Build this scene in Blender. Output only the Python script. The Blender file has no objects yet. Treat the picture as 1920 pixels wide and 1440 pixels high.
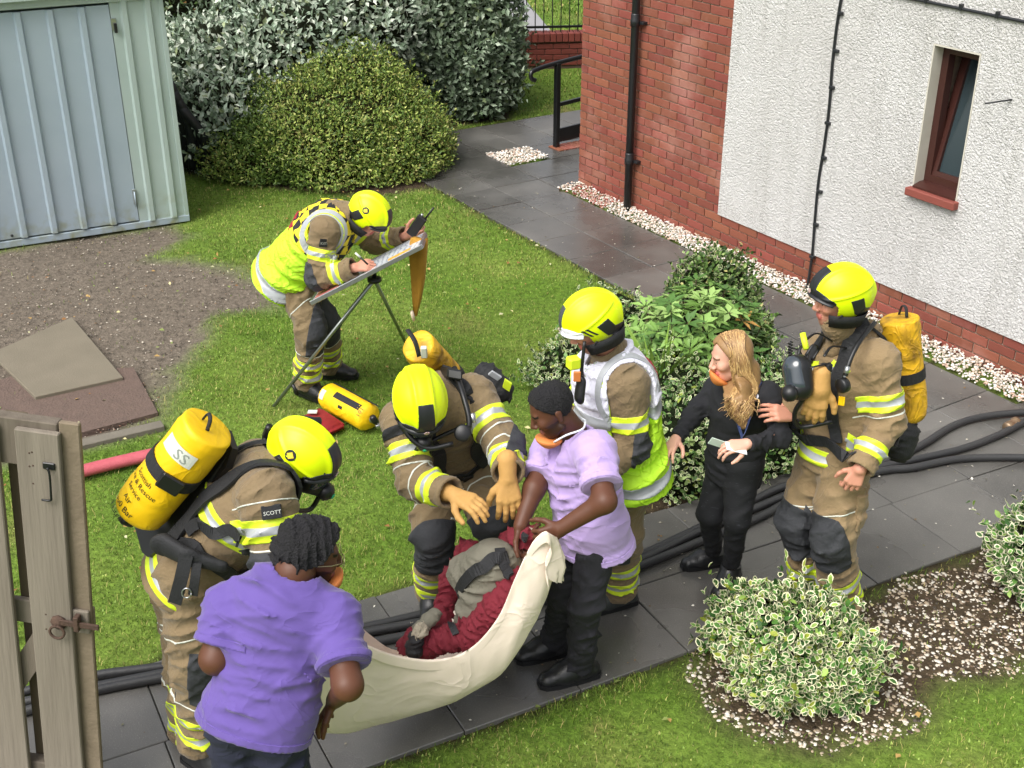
import bpy, bmesh, math, random
import numpy as np
from mathutils import Vector, Matrix
from mathutils.bvhtree import BVHTree

R = math.radians
random.seed(7)
rng = np.random.default_rng(7)
scn = bpy.context.scene
COL = scn.collection

# ------------------------------------------------------------------ camera
CAM_H, CAM_PITCH, FPX = 3.9, R(27.0), 2334.0      # eye height, tilt below level, focal length in photo pixels
cam_d = bpy.data.cameras.new('camera')
cam_d.sensor_width = 36.0
cam_d.lens = FPX / 1920.0 * 36.0
cam_d.clip_start, cam_d.clip_end = 0.1, 400.0
cam = bpy.data.objects.new('camera', cam_d)
COL.objects.link(cam)
cam.location = (0, 0, CAM_H)
cam.rotation_euler = (R(90) - CAM_PITCH, 0, 0)
scn.camera = cam

# ------------------------------------------------------------------ sky, sun, exposure (overcast)
SUN_EL, SUN_AZ = R(54), R(-138)        # azimuth from +Y, towards +X
w = bpy.data.worlds.new('World'); scn.world = w; w.use_nodes = True
nt = w.node_tree
for n_ in list(nt.nodes): nt.nodes.remove(n_)
sky = nt.nodes.new('ShaderNodeTexSky'); sky.sky_type = 'NISHITA'; sky.sun_disc = False
sky.sun_elevation = SUN_EL; sky.sun_rotation = SUN_AZ
sky.air_density = 1.0; sky.dust_density = 6.0; sky.ozone_density = 1.0
hs = nt.nodes.new('ShaderNodeHueSaturation'); hs.inputs['Saturation'].default_value = 0.28
bg = nt.nodes.new('ShaderNodeBackground'); bg.inputs['Strength'].default_value = 0.15
wo = nt.nodes.new('ShaderNodeOutputWorld')
nt.links.new(sky.outputs[0], hs.inputs['Color']); nt.links.new(hs.outputs[0], bg.inputs['Color']); nt.links.new(bg.outputs[0], wo.inputs['Surface'])
sun_d = bpy.data.lights.new('sun', 'SUN'); sun_d.energy = 1.35; sun_d.angle = R(42); sun_d.color = (1.0, 0.965, 0.92)
sun = bpy.data.objects.new('sun', sun_d); COL.objects.link(sun)
sdir = Vector((math.sin(SUN_AZ) * math.cos(SUN_EL), math.cos(SUN_AZ) * math.cos(SUN_EL), math.sin(SUN_EL)))
sun.rotation_euler = (-sdir).to_track_quat('-Z', 'Y').to_euler()
scn.view_settings.view_transform = 'Standard'; scn.view_settings.look = 'None'
scn.view_settings.gamma = 1.0; scn.view_settings.exposure = 0.55; scn.view_settings.use_curve_mapping = False
scn.cycles.use_denoising = True
scn.cycles.max_bounces = 6; scn.cycles.diffuse_bounces = 3; scn.cycles.glossy_bounces = 3; scn.cycles.transparent_max_bounces = 8
scn.cycles.use_adaptive_sampling = True

# ------------------------------------------------------------------ survey helpers: photo pixel -> place in metres
_cp, _sp = math.cos(CAM_PITCH), math.sin(CAM_PITCH)
def ray(x, y):
    a, b = (x - 960) / FPX, (720 - y) / FPX
    return Vector((a, b * _sp + _cp, b * _cp - _sp))
def G(x, y, z=0.0):                     # on the level z
    r = ray(x, y); t = (z - CAM_H) / r.z
    return Vector((0, 0, CAM_H)) + r * t
def AT(x, y, Y):                        # at the distance Y
    r = ray(x, y)
    return Vector((0, 0, CAM_H)) + r * (Y / r.y)
V = Vector

# ------------------------------------------------------------------ materials
def lin(h):
    h = h.lstrip('#'); c = [int(h[i:i + 2], 16) / 255 for i in (0, 2, 4)]
    return tuple(x / 12.92 if x <= .04045 else ((x + .055) / 1.055) ** 2.4 for x in c)
MATS = {}
def mat(name, c1, c2=None, rough=.6, rough2=None, scale=8., detail=4., bump=0., bscale=60., bdist=.01, metal=0., spec=.5,
        rand=0., attr=None, coords='Object', sheen=0., stretch=None, contrast=None, extra=None, hue_rand=0., trans=0., coat=0., crease=None):
    """A procedural Principled material: two colours mixed by noise, noise roughness, noise bump."""
    if name in MATS: return MATS[name]
    m = bpy.data.materials.new(name); m.use_nodes = True; MATS[name] = m
    t = m.node_tree; N = t.nodes; L = t.links
    b = N['Principled BSDF']
    b.inputs['Metallic'].default_value = metal
    b.inputs['Specular IOR Level'].default_value = spec
    b.inputs['Roughness'].default_value = rough
    if sheen: b.inputs['Sheen Weight'].default_value = sheen; b.inputs['Sheen Roughness'].default_value = .5
    if trans: b.inputs['Transmission Weight'].default_value = trans
    if coat: b.inputs['Coat Weight'].default_value = coat; b.inputs['Coat Roughness'].default_value = .15
    tc = N.new('ShaderNodeTexCoord'); co = tc.outputs[coords]
    if stretch:
        mp = N.new('ShaderNodeMapping'); mp.inputs['Scale'].default_value = stretch
        L.new(co, mp.inputs['Vector']); co = mp.outputs[0]
    col = None
    nz = N.new('ShaderNodeTexNoise'); nz.inputs['Scale'].default_value = scale; nz.inputs['Detail'].default_value = detail
    L.new(co, nz.inputs['Vector']); fac = nz.outputs['Fac']
    if contrast:
        mr = N.new('ShaderNodeMapRange'); mr.inputs['From Min'].default_value = contrast[0]; mr.inputs['From Max'].default_value = contrast[1]
        L.new(fac, mr.inputs['Value']); fac = mr.outputs[0]
    if attr:
        at = N.new('ShaderNodeAttribute'); at.attribute_name = attr; col = at.outputs['Color']
    elif c2 is not None:
        mx = N.new('ShaderNodeMix'); mx.data_type = 'RGBA'
        mx.inputs['A'].default_value = (*c1, 1); mx.inputs['B'].default_value = (*c2, 1)
        L.new(fac, mx.inputs['Factor']); col = mx.outputs['Result']
    else:
        rg = N.new('ShaderNodeRGB'); rg.outputs[0].default_value = (*c1, 1); col = rg.outputs[0]
    if rand or hue_rand:
        oi = N.new('ShaderNodeObjectInfo'); hv = N.new('ShaderNodeHueSaturation')
        mr = N.new('ShaderNodeMapRange'); mr.inputs['To Min'].default_value = 1 - rand; mr.inputs['To Max'].default_value = 1 + rand
        L.new(oi.outputs['Random'], mr.inputs['Value']); L.new(mr.outputs[0], hv.inputs['Value'])
        if hue_rand:
            ml = N.new('ShaderNodeMath'); ml.operation = 'MULTIPLY'; ml.inputs[1].default_value = 7.31; L.new(oi.outputs['Random'], ml.inputs[0])
            fr = N.new('ShaderNodeMath'); fr.operation = 'FRACT'; L.new(ml.outputs[0], fr.inputs[0])
            m2 = N.new('ShaderNodeMapRange'); m2.inputs['To Min'].default_value = .5 - hue_rand; m2.inputs['To Max'].default_value = .5 + hue_rand
            L.new(fr.outputs[0], m2.inputs['Value']); L.new(m2.outputs[0], hv.inputs['Hue'])
        L.new(col, hv.inputs['Color']); col = hv.outputs[0]
    L.new(col, b.inputs['Base Color'])
    if rough2 is not None:
        mr = N.new('ShaderNodeMapRange'); mr.inputs['From Min'].default_value = .35; mr.inputs['From Max'].default_value = .65
        mr.inputs['To Min'].default_value = rough; mr.inputs['To Max'].default_value = rough2
        n2 = N.new('ShaderNodeTexNoise'); n2.inputs['Scale'].default_value = scale * .6; n2.inputs['Detail'].default_value = 3; L.new(co, n2.inputs['Vector'])
        L.new(n2.outputs['Fac'], mr.inputs['Value']); L.new(mr.outputs[0], b.inputs['Roughness'])
    if bump:
        n3 = N.new('ShaderNodeTexNoise'); n3.inputs['Scale'].default_value = bscale; n3.inputs['Detail'].default_value = 5; L.new(co, n3.inputs['Vector'])
        bp = N.new('ShaderNodeBump'); bp.inputs['Strength'].default_value = bump; bp.inputs['Distance'].default_value = bdist
        L.new(n3.outputs['Fac'], bp.inputs['Height']); L.new(bp.outputs[0], b.inputs['Normal'])
    if crease:          # sharp little cloth creases: folded noise
        n5 = N.new('ShaderNodeTexNoise'); n5.inputs['Scale'].default_value = crease[0]; n5.inputs['Detail'].default_value = 2.5; n5.inputs['Distortion'].default_value = 1.1; L.new(co, n5.inputs['Vector'])
        sb_ = N.new('ShaderNodeMath'); sb_.operation = 'SUBTRACT'; sb_.inputs[1].default_value = .5; L.new(n5.outputs['Fac'], sb_.inputs[0])
        ab_ = N.new('ShaderNodeMath'); ab_.operation = 'ABSOLUTE'; L.new(sb_.outputs[0], ab_.inputs[0])
        pw = N.new('ShaderNodeMath'); pw.operation = 'POWER'; pw.inputs[1].default_value = .6; L.new(ab_.outputs[0], pw.inputs[0])
        b5 = N.new('ShaderNodeBump'); b5.invert = True; b5.inputs['Strength'].default_value = crease[1]; b5.inputs['Distance'].default_value = crease[2]; L.new(pw.outputs[0], b5.inputs['Height'])
        if b.inputs['Normal'].is_linked: L.new(b.inputs['Normal'].links[0].from_socket, b5.inputs['Normal'])
        L.new(b5.outputs[0], b.inputs['Normal'])
    if extra: extra(m, t, N, L, b, co, col)
    return m

# ------------------------------------------------------------------ object helpers
def link(name, me, m=None, parent=None, smooth=False, world=True):
    o = bpy.data.objects.new(name, me); COL.objects.link(o)
    if m is not None:
        for mm in (m if isinstance(m, (list, tuple)) else [m]): me.materials.append(mm)
    if smooth: me.polygons.foreach_set('use_smooth', [True] * len(me.polygons))
    if parent is not None:
        o.parent = parent
        if world: o.matrix_parent_inverse = wmat(parent).inverted()
    return o
def wmat(o):
    M = o.matrix_basis.copy()
    while o.parent is not None:
        M = o.parent.matrix_basis @ o.matrix_parent_inverse @ M; o = o.parent
    return M
def pyd(name, verts, faces, m=None, parent=None, smooth=False):
    me = bpy.data.meshes.new(name); me.from_pydata([tuple(v) for v in verts], [], [tuple(f) for f in faces]); me.update()
    return link(name, me, m, parent, smooth)
def frombm(name, bm, m=None, parent=None, smooth=False, recalc=True):
    if recalc: bmesh.ops.recalc_face_normals(bm, faces=bm.faces)
    me = bpy.data.meshes.new(name); bm.to_mesh(me); bm.free()
    return link(name, me, m, parent, smooth)
def tag(o, label=None, cat=None, group=None, kind=None):
    if label: o['label'] = label
    if cat: o['category'] = cat
    if group: o['group'] = group
    if kind: o['kind'] = kind
    return o
def empty(name, loc, label=None, cat=None, group=None, kind=None):
    o = bpy.data.objects.new(name, None); COL.objects.link(o); o.location = loc; o.empty_display_size = .1
    return tag(o, label, cat, group, kind)
def frame(d, up=V((0, 0, 1))):
    d = d.normalized(); s = d.cross(up)
    if s.length < 1e-4: s = d.cross(V((0, 1, 0)))
    s.normalize(); return d, s, s.cross(d)
def box_bm(bm, c, ax, ay, az, bevel=0.):
    """box at centre c with half-axis vectors"""
    vs = [bm.verts.new(c + ax * i + ay * j + az * k) for i in (-1, 1) for j in (-1, 1) for k in (-1, 1)]
    fs = [(0, 1, 3, 2), (4, 6, 7, 5), (0, 4, 5, 1), (2, 3, 7, 6), (0, 2, 6, 4), (1, 5, 7, 3)]
    faces = [bm.faces.new([vs[i] for i in f]) for f in fs]
    if bevel:
        es = list({e for f in faces for e in f.edges})
        bmesh.ops.bevel(bm, geom=es, offset=bevel, segments=1, affect='EDGES')
    return faces
def box(name, c, ax, ay, az, m, parent=None, bevel=0.):
    bm = bmesh.new(); box_bm(bm, V(c), V(ax), V(ay), V(az), bevel)
    return frombm(name, bm, m, parent)
def spline(pts, n):
    """Catmull-Rom through pts, n samples per span"""
    P = [V(p) for p in pts]; P = [P[0] * 2 - P[1]] + P + [P[-1] * 2 - P[-2]]; out = []
    for i in range(1, len(P) - 2):
        a, b, c, d = P[i - 1:i + 3]
        for k in range(n):
            t = k / n
            out.append(.5 * ((2 * b) + (c - a) * t + (2 * a - 5 * b + 4 * c - d) * t * t + (3 * b - a - 3 * c + d) * t ** 3))
    out.append(P[-2]); return out
def tube_bm(bm, pts, r, seg=8, cap=True, flat=None):
    """tube through pts; r number or list; flat=(ratio) squashes along the frame's up"""
    n = len(pts); rs = r if isinstance(r, (list, tuple)) else [r] * n
    up = None; rings = []
    for i, p in enumerate(pts):
        d = (pts[min(i + 1, n - 1)] - pts[max(i - 1, 0)]).normalized()
        if up is None:
            d, s, up = frame(d)
        else:
            s = d.cross(up); s.normalize(); up = s.cross(d)
        rings.append([bm.verts.new(p + s * (math.cos(a) * rs[i]) + up * (math.sin(a) * rs[i] * (flat or 1))) for a in [2 * math.pi * k / seg for k in range(seg)]])
    for i in range(n - 1):
        for k in range(seg):
            bm.faces.new((rings[i][k], rings[i][(k + 1) % seg], rings[i + 1][(k + 1) % seg], rings[i + 1][k]))
    if cap:
        bm.faces.new(rings[0][::-1]); bm.faces.new(rings[-1])
def tube(name, pts, r, m, parent=None, seg=8, smooth=True, flat=None):
    bm = bmesh.new(); tube_bm(bm, [V(p) for p in pts], r, seg, True, flat)
    return frombm(name, bm, m, parent, smooth)
def lathe_bm(bm, a, d, prof, seg=20, up=V((0, 0, 1))):
    """profile [(distance along d, radius)] turned round the axis through a"""
    d, s, u = frame(d, up); rings = []
    for (t, r) in prof:
        rings.append([bm.verts.new(a + d * t + (s * math.cos(x) + u * math.sin(x)) * r) for x in [2 * math.pi * k / seg for k in range(seg)]])
    for i in range(len(prof) - 1):
        for k in range(seg):
            bm.faces.new((rings[i][k], rings[i][(k + 1) % seg], rings[i + 1][(k + 1) % seg], rings[i + 1][k]))
    bm.faces.new(rings[0][::-1]); bm.faces.new(rings[-1])
def lathe(name, a, d, prof, m, parent=None, seg=20, up=V((0, 0, 1))):
    bm = bmesh.new(); lathe_bm(bm, V(a), V(d), prof, seg, up)
    return frombm(name, bm, m, parent, True)
def inpoly(P, xy):
    """numpy point-in-polygon; P (n,2), xy list of corners"""
    x, y = P[:, 0], P[:, 1]; c = np.zeros(len(P), bool); n = len(xy)
    for i in range(n):
        x1, y1 = xy[i]; x2, y2 = xy[(i + 1) % n]
        if y1 == y2: continue
        k = ((y1 > y) != (y2 > y)) & (x < (x2 - x1) * (y - y1) / (y2 - y1) + x1); c ^= k
    return c
def dpoly(P, xy):
    """signed distance to polygon, negative inside"""
    d = np.full(len(P), 1e9); n = len(xy)
    for i in range(n):
        a = np.array(xy[i]); b = np.array(xy[(i + 1) % n]); ab = b - a
        t = np.clip(((P - a) @ ab) / (ab @ ab + 1e-12), 0, 1); d = np.minimum(d, np.linalg.norm(P - a - t[:, None] * ab, axis=1))
    return np.where(inpoly(P, xy), -d, d)
def noise2(P, s, seed=0):
    """cheap smooth noise -1..1 from warped sines"""
    r = np.random.default_rng(seed); v = 0
    for k in range(6):
        a = r.uniform(0, 6.28); f = s * (1 + .45 * k); ph = r.uniform(0, 6.28, 3)
        u_ = P[:, 0] * math.cos(a) + P[:, 1] * math.sin(a); w_ = -P[:, 0] * math.sin(a) + P[:, 1] * math.cos(a)
        v = v + np.sin(u_ * f + ph[0] + 1.3 * np.sin(w_ * f * .7 + ph[1])) / (1 + .35 * k)
    return v / 3.2
def set_attr_colors(me, name, cols, domain='POINT'):
    a = me.attributes.new(name, 'FLOAT_COLOR', domain)
    c = np.ones((len(cols), 4), np.float32); c[:, :3] = cols
    a.data.foreach_set('color', c.ravel())
def fast_mesh(name, verts, faces_flat, nper, m, parent=None, cols=None, smooth=False):
    """mesh from numpy arrays; every face has nper corners"""
    me = bpy.data.meshes.new(name); nf = len(faces_flat) // nper
    me.vertices.add(len(verts)); me.vertices.foreach_set('co', np.asarray(verts, np.float32).ravel())
    me.loops.add(len(faces_flat)); me.loops.foreach_set('vertex_index', np.asarray(faces_flat, np.int32))
    me.polygons.add(nf); me.polygons.foreach_set('loop_start', np.arange(0, nf * nper, nper, dtype=np.int32))
    me.polygons.foreach_set('loop_total', np.full(nf, nper, np.int32))
    me.update(calc_edges=True)
    if cols is not None: set_attr_colors(me, 'Col', cols)
    return link(name, me, m, parent, smooth)
# ================================================================== THE SETTING
# building frame: corner C, along the wall U (towards the viewer), N out of the wall
C0 = V((0.67, 12.06, 0)); T0 = R(32.5)
U = V((math.sin(T0), -math.cos(T0), 0)); N_ = V((-math.cos(T0), -math.sin(T0), 0)); Z = V((0, 0, 1))
def B(u, n, z=0.): return C0 + U * u + N_ * n + Z * z
# front path frame: along the path E (to the right, away), across F (towards viewer)
TE = R(27.5); E_ = V((math.cos(TE), math.sin(TE), 0)); F_ = V((math.sin(TE), -math.cos(TE), 0)); P0 = V((-1.95, 4.59, 0))
def PF(e, f, z=0.): return P0 + E_ * e + F_ * f + Z * z
PATH_W = 1.12
xy = lambda p: (p.x, p.y)
POLY_SIDE = [xy(B(-2.4, 1.26)), xy(B(5.6, 1.26)), xy(B(5.6, .24)), xy(B(0, .24)), xy(B(0, -2.2)), xy(B(-2.4, -2.2))]
POLY_FRONT = [xy(PF(-3.2, 0)), xy(PF(6.2, 0)), xy(PF(6.2, PATH_W)), xy(PF(-3.2, PATH_W))]
POLY_DIRT = [xy(G(*p)) for p in [(-400, 480), (0, 462), (330, 415), (345, 440), (300, 475), (420, 495), (520, 530), (515, 575), (420, 590), (400, 620), (330, 690), (300, 760), (290, 795), (150, 850), (-300, 900)]]
POLY_BED = [xy(G(*p)) for p in [(1330, 1212), (1640, 1108), (1900, 985), (2100, 930), (2300, 1200), (1880, 1265), (1760, 1300), (1710, 1370), (1570, 1425), (1410, 1395), (1260, 1270)]]
POLY_SHRUB = [xy(G(*p)) for p in [(1010, 700), (1040, 640), (1150, 575), (1330, 510), (1440, 540), (1470, 700), (1480, 860), (1330, 950), (1190, 965), (1120, 900), (1000, 760)]]
POLY_HEDGE = [xy(G(*p)) for p in [(345, 325), (500, 350), (700, 372), (830, 345), (868, 300), (860, 235), (960, 222), (960, 190), (300, 190)]]
POLY_BLD = [xy(B(0, .22)), xy(B(9, .22)), xy(B(9, -7)), xy(B(0, -7))]

def gz(P):      # gentle swell of the lawn
    return .018 * noise2(P, 1.1, 3) + .008 * noise2(P, 4.2, 4)
def masks(P):
    side = np.minimum(dpoly(P, POLY_SIDE), dpoly(P, POLY_FRONT))
    dirt = dpoly(P, POLY_DIRT) + .10 * noise2(P, 5, 11) + .05 * noise2(P, 17, 12)
    bed = dpoly(P, POLY_BED) + .07 * noise2(P, 7, 13)
    shrub = np.minimum(dpoly(P, POLY_SHRUB), dpoly(P, POLY_HEDGE)) + .05 * noise2(P, 8, 14)
    bld = dpoly(P, POLY_BLD)
    return side, dirt, bed, shrub, bld

# ---- ground sheet
xs = np.unique(np.concatenate([np.linspace(-90, -7, 14), np.arange(-7, 7.01, .09), np.linspace(7, 90, 14)]))
ys = np.unique(np.concatenate([np.linspace(-60, 2.4, 10), np.arange(2.4, 16.01, .09), np.arange(16, 30, .5), np.linspace(30, 160, 10)]))
gx, gy = np.meshgrid(xs, ys); P = np.stack([gx.ravel(), gy.ravel()], 1)
side, dirt, bed, shrub, bld = masks(P)
z = gz(P) - .012
z = np.where(side < -.05, -.045, z); z = np.where((P[:, 1] > 16) | (np.abs(P[:, 0]) > 7) | (P[:, 1] < 2.5), -.02, z)
z = z - .02 * np.clip(-dirt * 6, 0, 1) * (side > .05)
sm = lambda d, w_: np.clip(.5 - d / (2 * w_), 0, 1)
wd = sm(dirt, .12); wb = np.maximum(sm(bed, .10), sm(shrub, .06))
edge = np.exp(-(np.clip(side, 0, 9) / .035) ** 2) * (side > -.3)
worn = np.clip(noise2(P, 2.6, 21) * 1.3 - .7, 0, 1) + np.clip(noise2(P, 7, 22) * 1.6 - 1.25, 0, 1)
def mixc(a, b, t): return a * (1 - t[:, None]) + b * t[:, None]
def cc(h): return np.array(lin(h))
soil_g = np.repeat(cc('#567224')[None], len(P), 0)
soil_g = mixc(soil_g, cc('#708338'), np.clip(noise2(P, 3.5, 23) * .6 + .3, 0, 1))
soil_g = mixc(soil_g, cc('#7d6c48'), np.clip(worn, 0, .8))
cols = mixc(soil_g, cc('#6a6156'), wd)
cols = mixc(cols, cc('#463b2c'), wb)
cols = mixc(cols, cc('#33291c'), np.clip(edge, 0, 1))
nx, ny = len(xs), len(ys)
idx = np.arange(nx * ny).reshape(ny, nx)
fl = np.stack([idx[:-1, :-1], idx[:-1, 1:], idx[1:, 1:], idx[1:, :-1]], -1).reshape(-1)
def soil_extra(m, t, N, L, b, co, col):
    n = N.new('ShaderNodeTexNoise'); n.inputs['Scale'].default_value = 22; n.inputs['Detail'].default_value = 8; n.inputs['Roughness'].default_value = .7
    L.new(co, n.inputs['Vector'])
    mr = N.new('ShaderNodeMapRange'); mr.inputs['From Min'].default_value = .3; mr.inputs['From Max'].default_value = .7; mr.inputs['To Min'].default_value = .55; mr.inputs['To Max'].default_value = 1.45
    L.new(n.outputs['Fac'], mr.inputs['Value'])
    mx = N.new('ShaderNodeMix'); mx.data_type = 'RGBA'; mx.blend_type = 'MULTIPLY'; mx.inputs['Factor'].default_value = 1
    L.new(col, mx.inputs['A']); L.new(mr.outputs[0], mx.inputs['B']); L.new(mx.outputs['Result'], b.inputs['Base Color'])
m_soil = mat('soil', (0, 0, 0), attr='Col', rough=.95, bump=.9, bscale=45, bdist=.02, spec=.25, extra=soil_extra)
ground = fast_mesh('ground', np.c_[P, z], fl, 4, m_soil, cols=cols, smooth=True)
tag(ground, 'lawn and bare soil round the building', kind='structure')

# ---- paving slabs, each its own piece
def slab_extra(m, t, N, L, b, co, col):
    n = N.new('ShaderNodeTexNoise'); n.inputs['Scale'].default_value = 180; n.inputs['Detail'].default_value = 3
    L.new(co, n.inputs['Vector'])
    rp = N.new('ShaderNodeMapRange'); rp.inputs['From Min'].default_value = .62; rp.inputs['From Max'].default_value = .72; rp.inputs['To Max'].default_value = .5
    L.new(n.outputs['Fac'], rp.inputs['Value'])
    mx = N.new('ShaderNodeMix'); mx.data_type = 'RGBA'; mx.inputs['B'].default_value = (*lin('#9a9a92'), 1)
    L.new(rp.outputs[0], mx.inputs['Factor']); L.new(col, mx.inputs['A'])
    n2 = N.new('ShaderNodeTexNoise'); n2.inputs['Scale'].default_value = .9; n2.inputs['Detail'].default_value = 5
    tc = N.new('ShaderNodeNewGeometry'); L.new(tc.outputs['Position'], n2.inputs['Vector'])
    r2 = N.new('ShaderNodeMapRange'); r2.inputs['From Min'].default_value = .4; r2.inputs['From Max'].default_value = .62; r2.inputs['To Min'].default_value = .8; r2.inputs['To Max'].default_value = 1.45
    L.new(n2.outputs['Fac'], r2.inputs['Value'])
    ml = N.new('ShaderNodeMix'); ml.data_type = 'RGBA'; ml.blend_type = 'MULTIPLY'; ml.inputs['Factor'].default_value = 1
    L.new(mx.outputs['Result'], ml.inputs['A']); L.new(r2.outputs[0], ml.inputs['B']); L.new(ml.outputs['Result'], b.inputs['Base Color'])
    r3 = N.new('ShaderNodeMapRange'); r3.inputs['From Min'].default_value = .38; r3.inputs['From Max'].default_value = .6; r3.inputs['To Min'].default_value = .12; r3.inputs['To Max'].default_value = .42
    L.new(n2.outputs['Fac'], r3.inputs['Value']); L.new(r3.outputs[0], b.inputs['Roughness'])
m_slab = mat('paving_concrete', lin('#5e5c58'), lin('#4b4a48'), scale=5, detail=6, bump=.35, bscale=120, bdist=.004, rand=.13, spec=.85, extra=slab_extra)
pave = empty('pavement', B(1, .7), 'path of dark wet paving slabs', kind='structure')
slab_cache = {}
def slab(c, ax, ay, zt=.004):
    """slab with half axes ax, ay; top at zt"""
    hx, hy = ax.length - .0025, ay.length - .0025
    k = (round(hx, 3), round(hy, 3))
    if k not in slab_cache:
        bm = bmesh.new(); box_bm(bm, V((0, 0, -.025)), V((hx, 0, 0)), V((0, hy, 0)), V((0, 0, .025)), .004)
        bmesh.ops.recalc_face_normals(bm, faces=bm.faces)
        me = bpy.data.meshes.new('paving_slab'); bm.to_mesh(me); bm.free(); me.materials.append(m_slab); slab_cache[k] = me
    o = bpy.data.objects.new('paving_slab', slab_cache[k]); COL.objects.link(o); o.parent = pave
    o.matrix_parent_inverse = wmat(pave).inverted()
    a = math.atan2(ax.y, ax.x)
    o.location = V((c.x, c.y, zt + random.uniform(-.003, .003)))
    o.rotation_euler = (random.uniform(-.004, .004), random.uniform(-.004, .004), a)
S = .505
n_cells = [(.24, .765), (.765, 1.26)]
for i in range(-5, 12):                      # side path, two slabs wide, ending at the front path
    u0 = .13 + i * S
    for (a, b_) in n_cells:
        c = B(u0 + S / 2, (a + b_) / 2)
        ff = (c - P0).dot(F_)
        if ff > .38: continue
        slab(c, U * (S / 2), N_ * ((b_ - a) / 2), .004 if ff < -.45 else -.002)
for i in range(-5, 0):                       # paved corner beyond the building
    for j in range(-5, 0):
        u0 = .13 + i * S; n0 = .24 + j * .5
        c = B(u0 + S / 2, n0 + .25)
        if i == -3 and j == -1: continue    # the bed of pebbles
        if i == -1 and j < 0: continue      # a drop kerb row stands here, see below
        slab(c, U * (S / 2), N_ * .25)
for j in range(-5, 0): slab(B(.13 - S * .63, .24 + (j + .5) * .5), U * (S * .36), N_ * .25)
for i in range(-6, 14):                      # front path
    for j in range(2):
        e0 = i * .6 + .18 + (0 if j else .02)
        if e0 > 5.6: continue
        slab(PF(e0 + .3, (j + .5) * PATH_W / 2), E_ * .3, F_ * (PATH_W / 4))

# ---- the building: mortar core, bricks, white render, window, pipes
bld = empty('building', B(0, 0), 'red brick and white roughcast building beside the path', 'building')
def mortar_extra(m, t, N, L, b, co, col):
    pass
m_mortar = mat('mortar', lin('#b09c8a'), lin('#8a786a'), scale=14, rough=.95, bump=.4, bscale=150)
def brick_extra(m, t, N, L, b, co, col):
    g = N.new('ShaderNodeNewGeometry')
    n = N.new('ShaderNodeTexNoise'); n.inputs['Scale'].default_value = 1.6; n.inputs['Detail'].default_value = 6; n.inputs['Roughness'].default_value = .65
    L.new(g.outputs['Position'], n.inputs['Vector'])
    r = N.new('ShaderNodeMapRange'); r.inputs['From Min'].default_value = .53; r.inputs['From Max'].default_value = .75; r.inputs['To Max'].default_value = .38
    L.new(n.outputs['Fac'], r.inputs['Value'])
    mx = N.new('ShaderNodeMix'); mx.data_type = 'RGBA'; mx.inputs['B'].default_value = (*lin('#c79a8e'), 1)
    L.new(r.outputs[0], mx.inputs['Factor']); L.new(col, mx.inputs['A'])
    n4 = N.new('ShaderNodeTexNoise'); n4.inputs['Scale'].default_value = 5; n4.inputs['Detail'].default_value = 7; n4.inputs['Roughness'].default_value = .8
    L.new(g.outputs['Position'], n4.inputs['Vector'])
    r4 = N.new('ShaderNodeMapRange'); r4.inputs['From Min'].default_value = .66; r4.inputs['From Max'].default_value = .74; r4.inputs['To Max'].default_value = .6
    L.new(n4.outputs['Fac'], r4.inputs['Value'])
    m4 = N.new('ShaderNodeMix'); m4.data_type = 'RGBA'; m4.inputs['B'].default_value = (*lin('#d3b5aa'), 1)
    L.new(r4.outputs[0], m4.inputs['Factor']); L.new(mx.outputs['Result'], m4.inputs['A']); L.new(m4.outputs['Result'], b.inputs['Base Color'])
m_brick = mat('brick_clay', lin('#905444'), lin('#794537'), scale=9, detail=6, rough=.85, bump=.5, bscale=90, bdist=.004, rand=.16, hue_rand=.010, spec=.3, extra=brick_extra)
WALL_TOP = 5.4
WU0, WU1, WZ0, WZ1 = 4.115, 4.51, 1.12, 2.125
def slabpiece(bm, u0, u1, n0, n1, z0, z1):
    box_bm(bm, B((u0 + u1) / 2, (n0 + n1) / 2, (z0 + z1) / 2), U * ((u1 - u0) / 2), N_ * ((n1 - n0) / 2), Z * ((z1 - z0) / 2))
bm = bmesh.new()
slabpiece(bm, 0, 9, -.30, -.006, -.1, WZ0); slabpiece(bm, 0, 9, -.30, -.006, WZ1, WALL_TOP)
slabpiece(bm, 0, WU0, -.30, -.006, WZ0, WZ1); slabpiece(bm, WU1, 9, -.30, -.006, WZ0, WZ1)
slabpiece(bm, 0, .3, -7, -.302, -.1, WALL_TOP); slabpiece(bm, 8.7, 9, -7, -.302, -.1, WALL_TOP); slabpiece(bm, .302, 8.698, -7, -6.7, -.1, WALL_TOP)
frombm('wall_core', bm, m_mortar, bld)
bm = bmesh.new(); slabpiece(bm, .3, 8.7, -6.7, -.3, 2.45, 2.6); slabpiece(bm, .3, 8.7, -6.7, -.3, -.1, .0)
frombm('floor_slabs', bm, mat('interior_dark', lin('#4a4642'), rough=.9), bld)
bm = bmesh.new(); slabpiece(bm, -.35, 9.35, -7.35, .35, WALL_TOP, WALL_TOP + .16)
frombm('roof', bm, mat('roof_felt', lin('#4b4a48'), rough=.9), bld)
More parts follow.
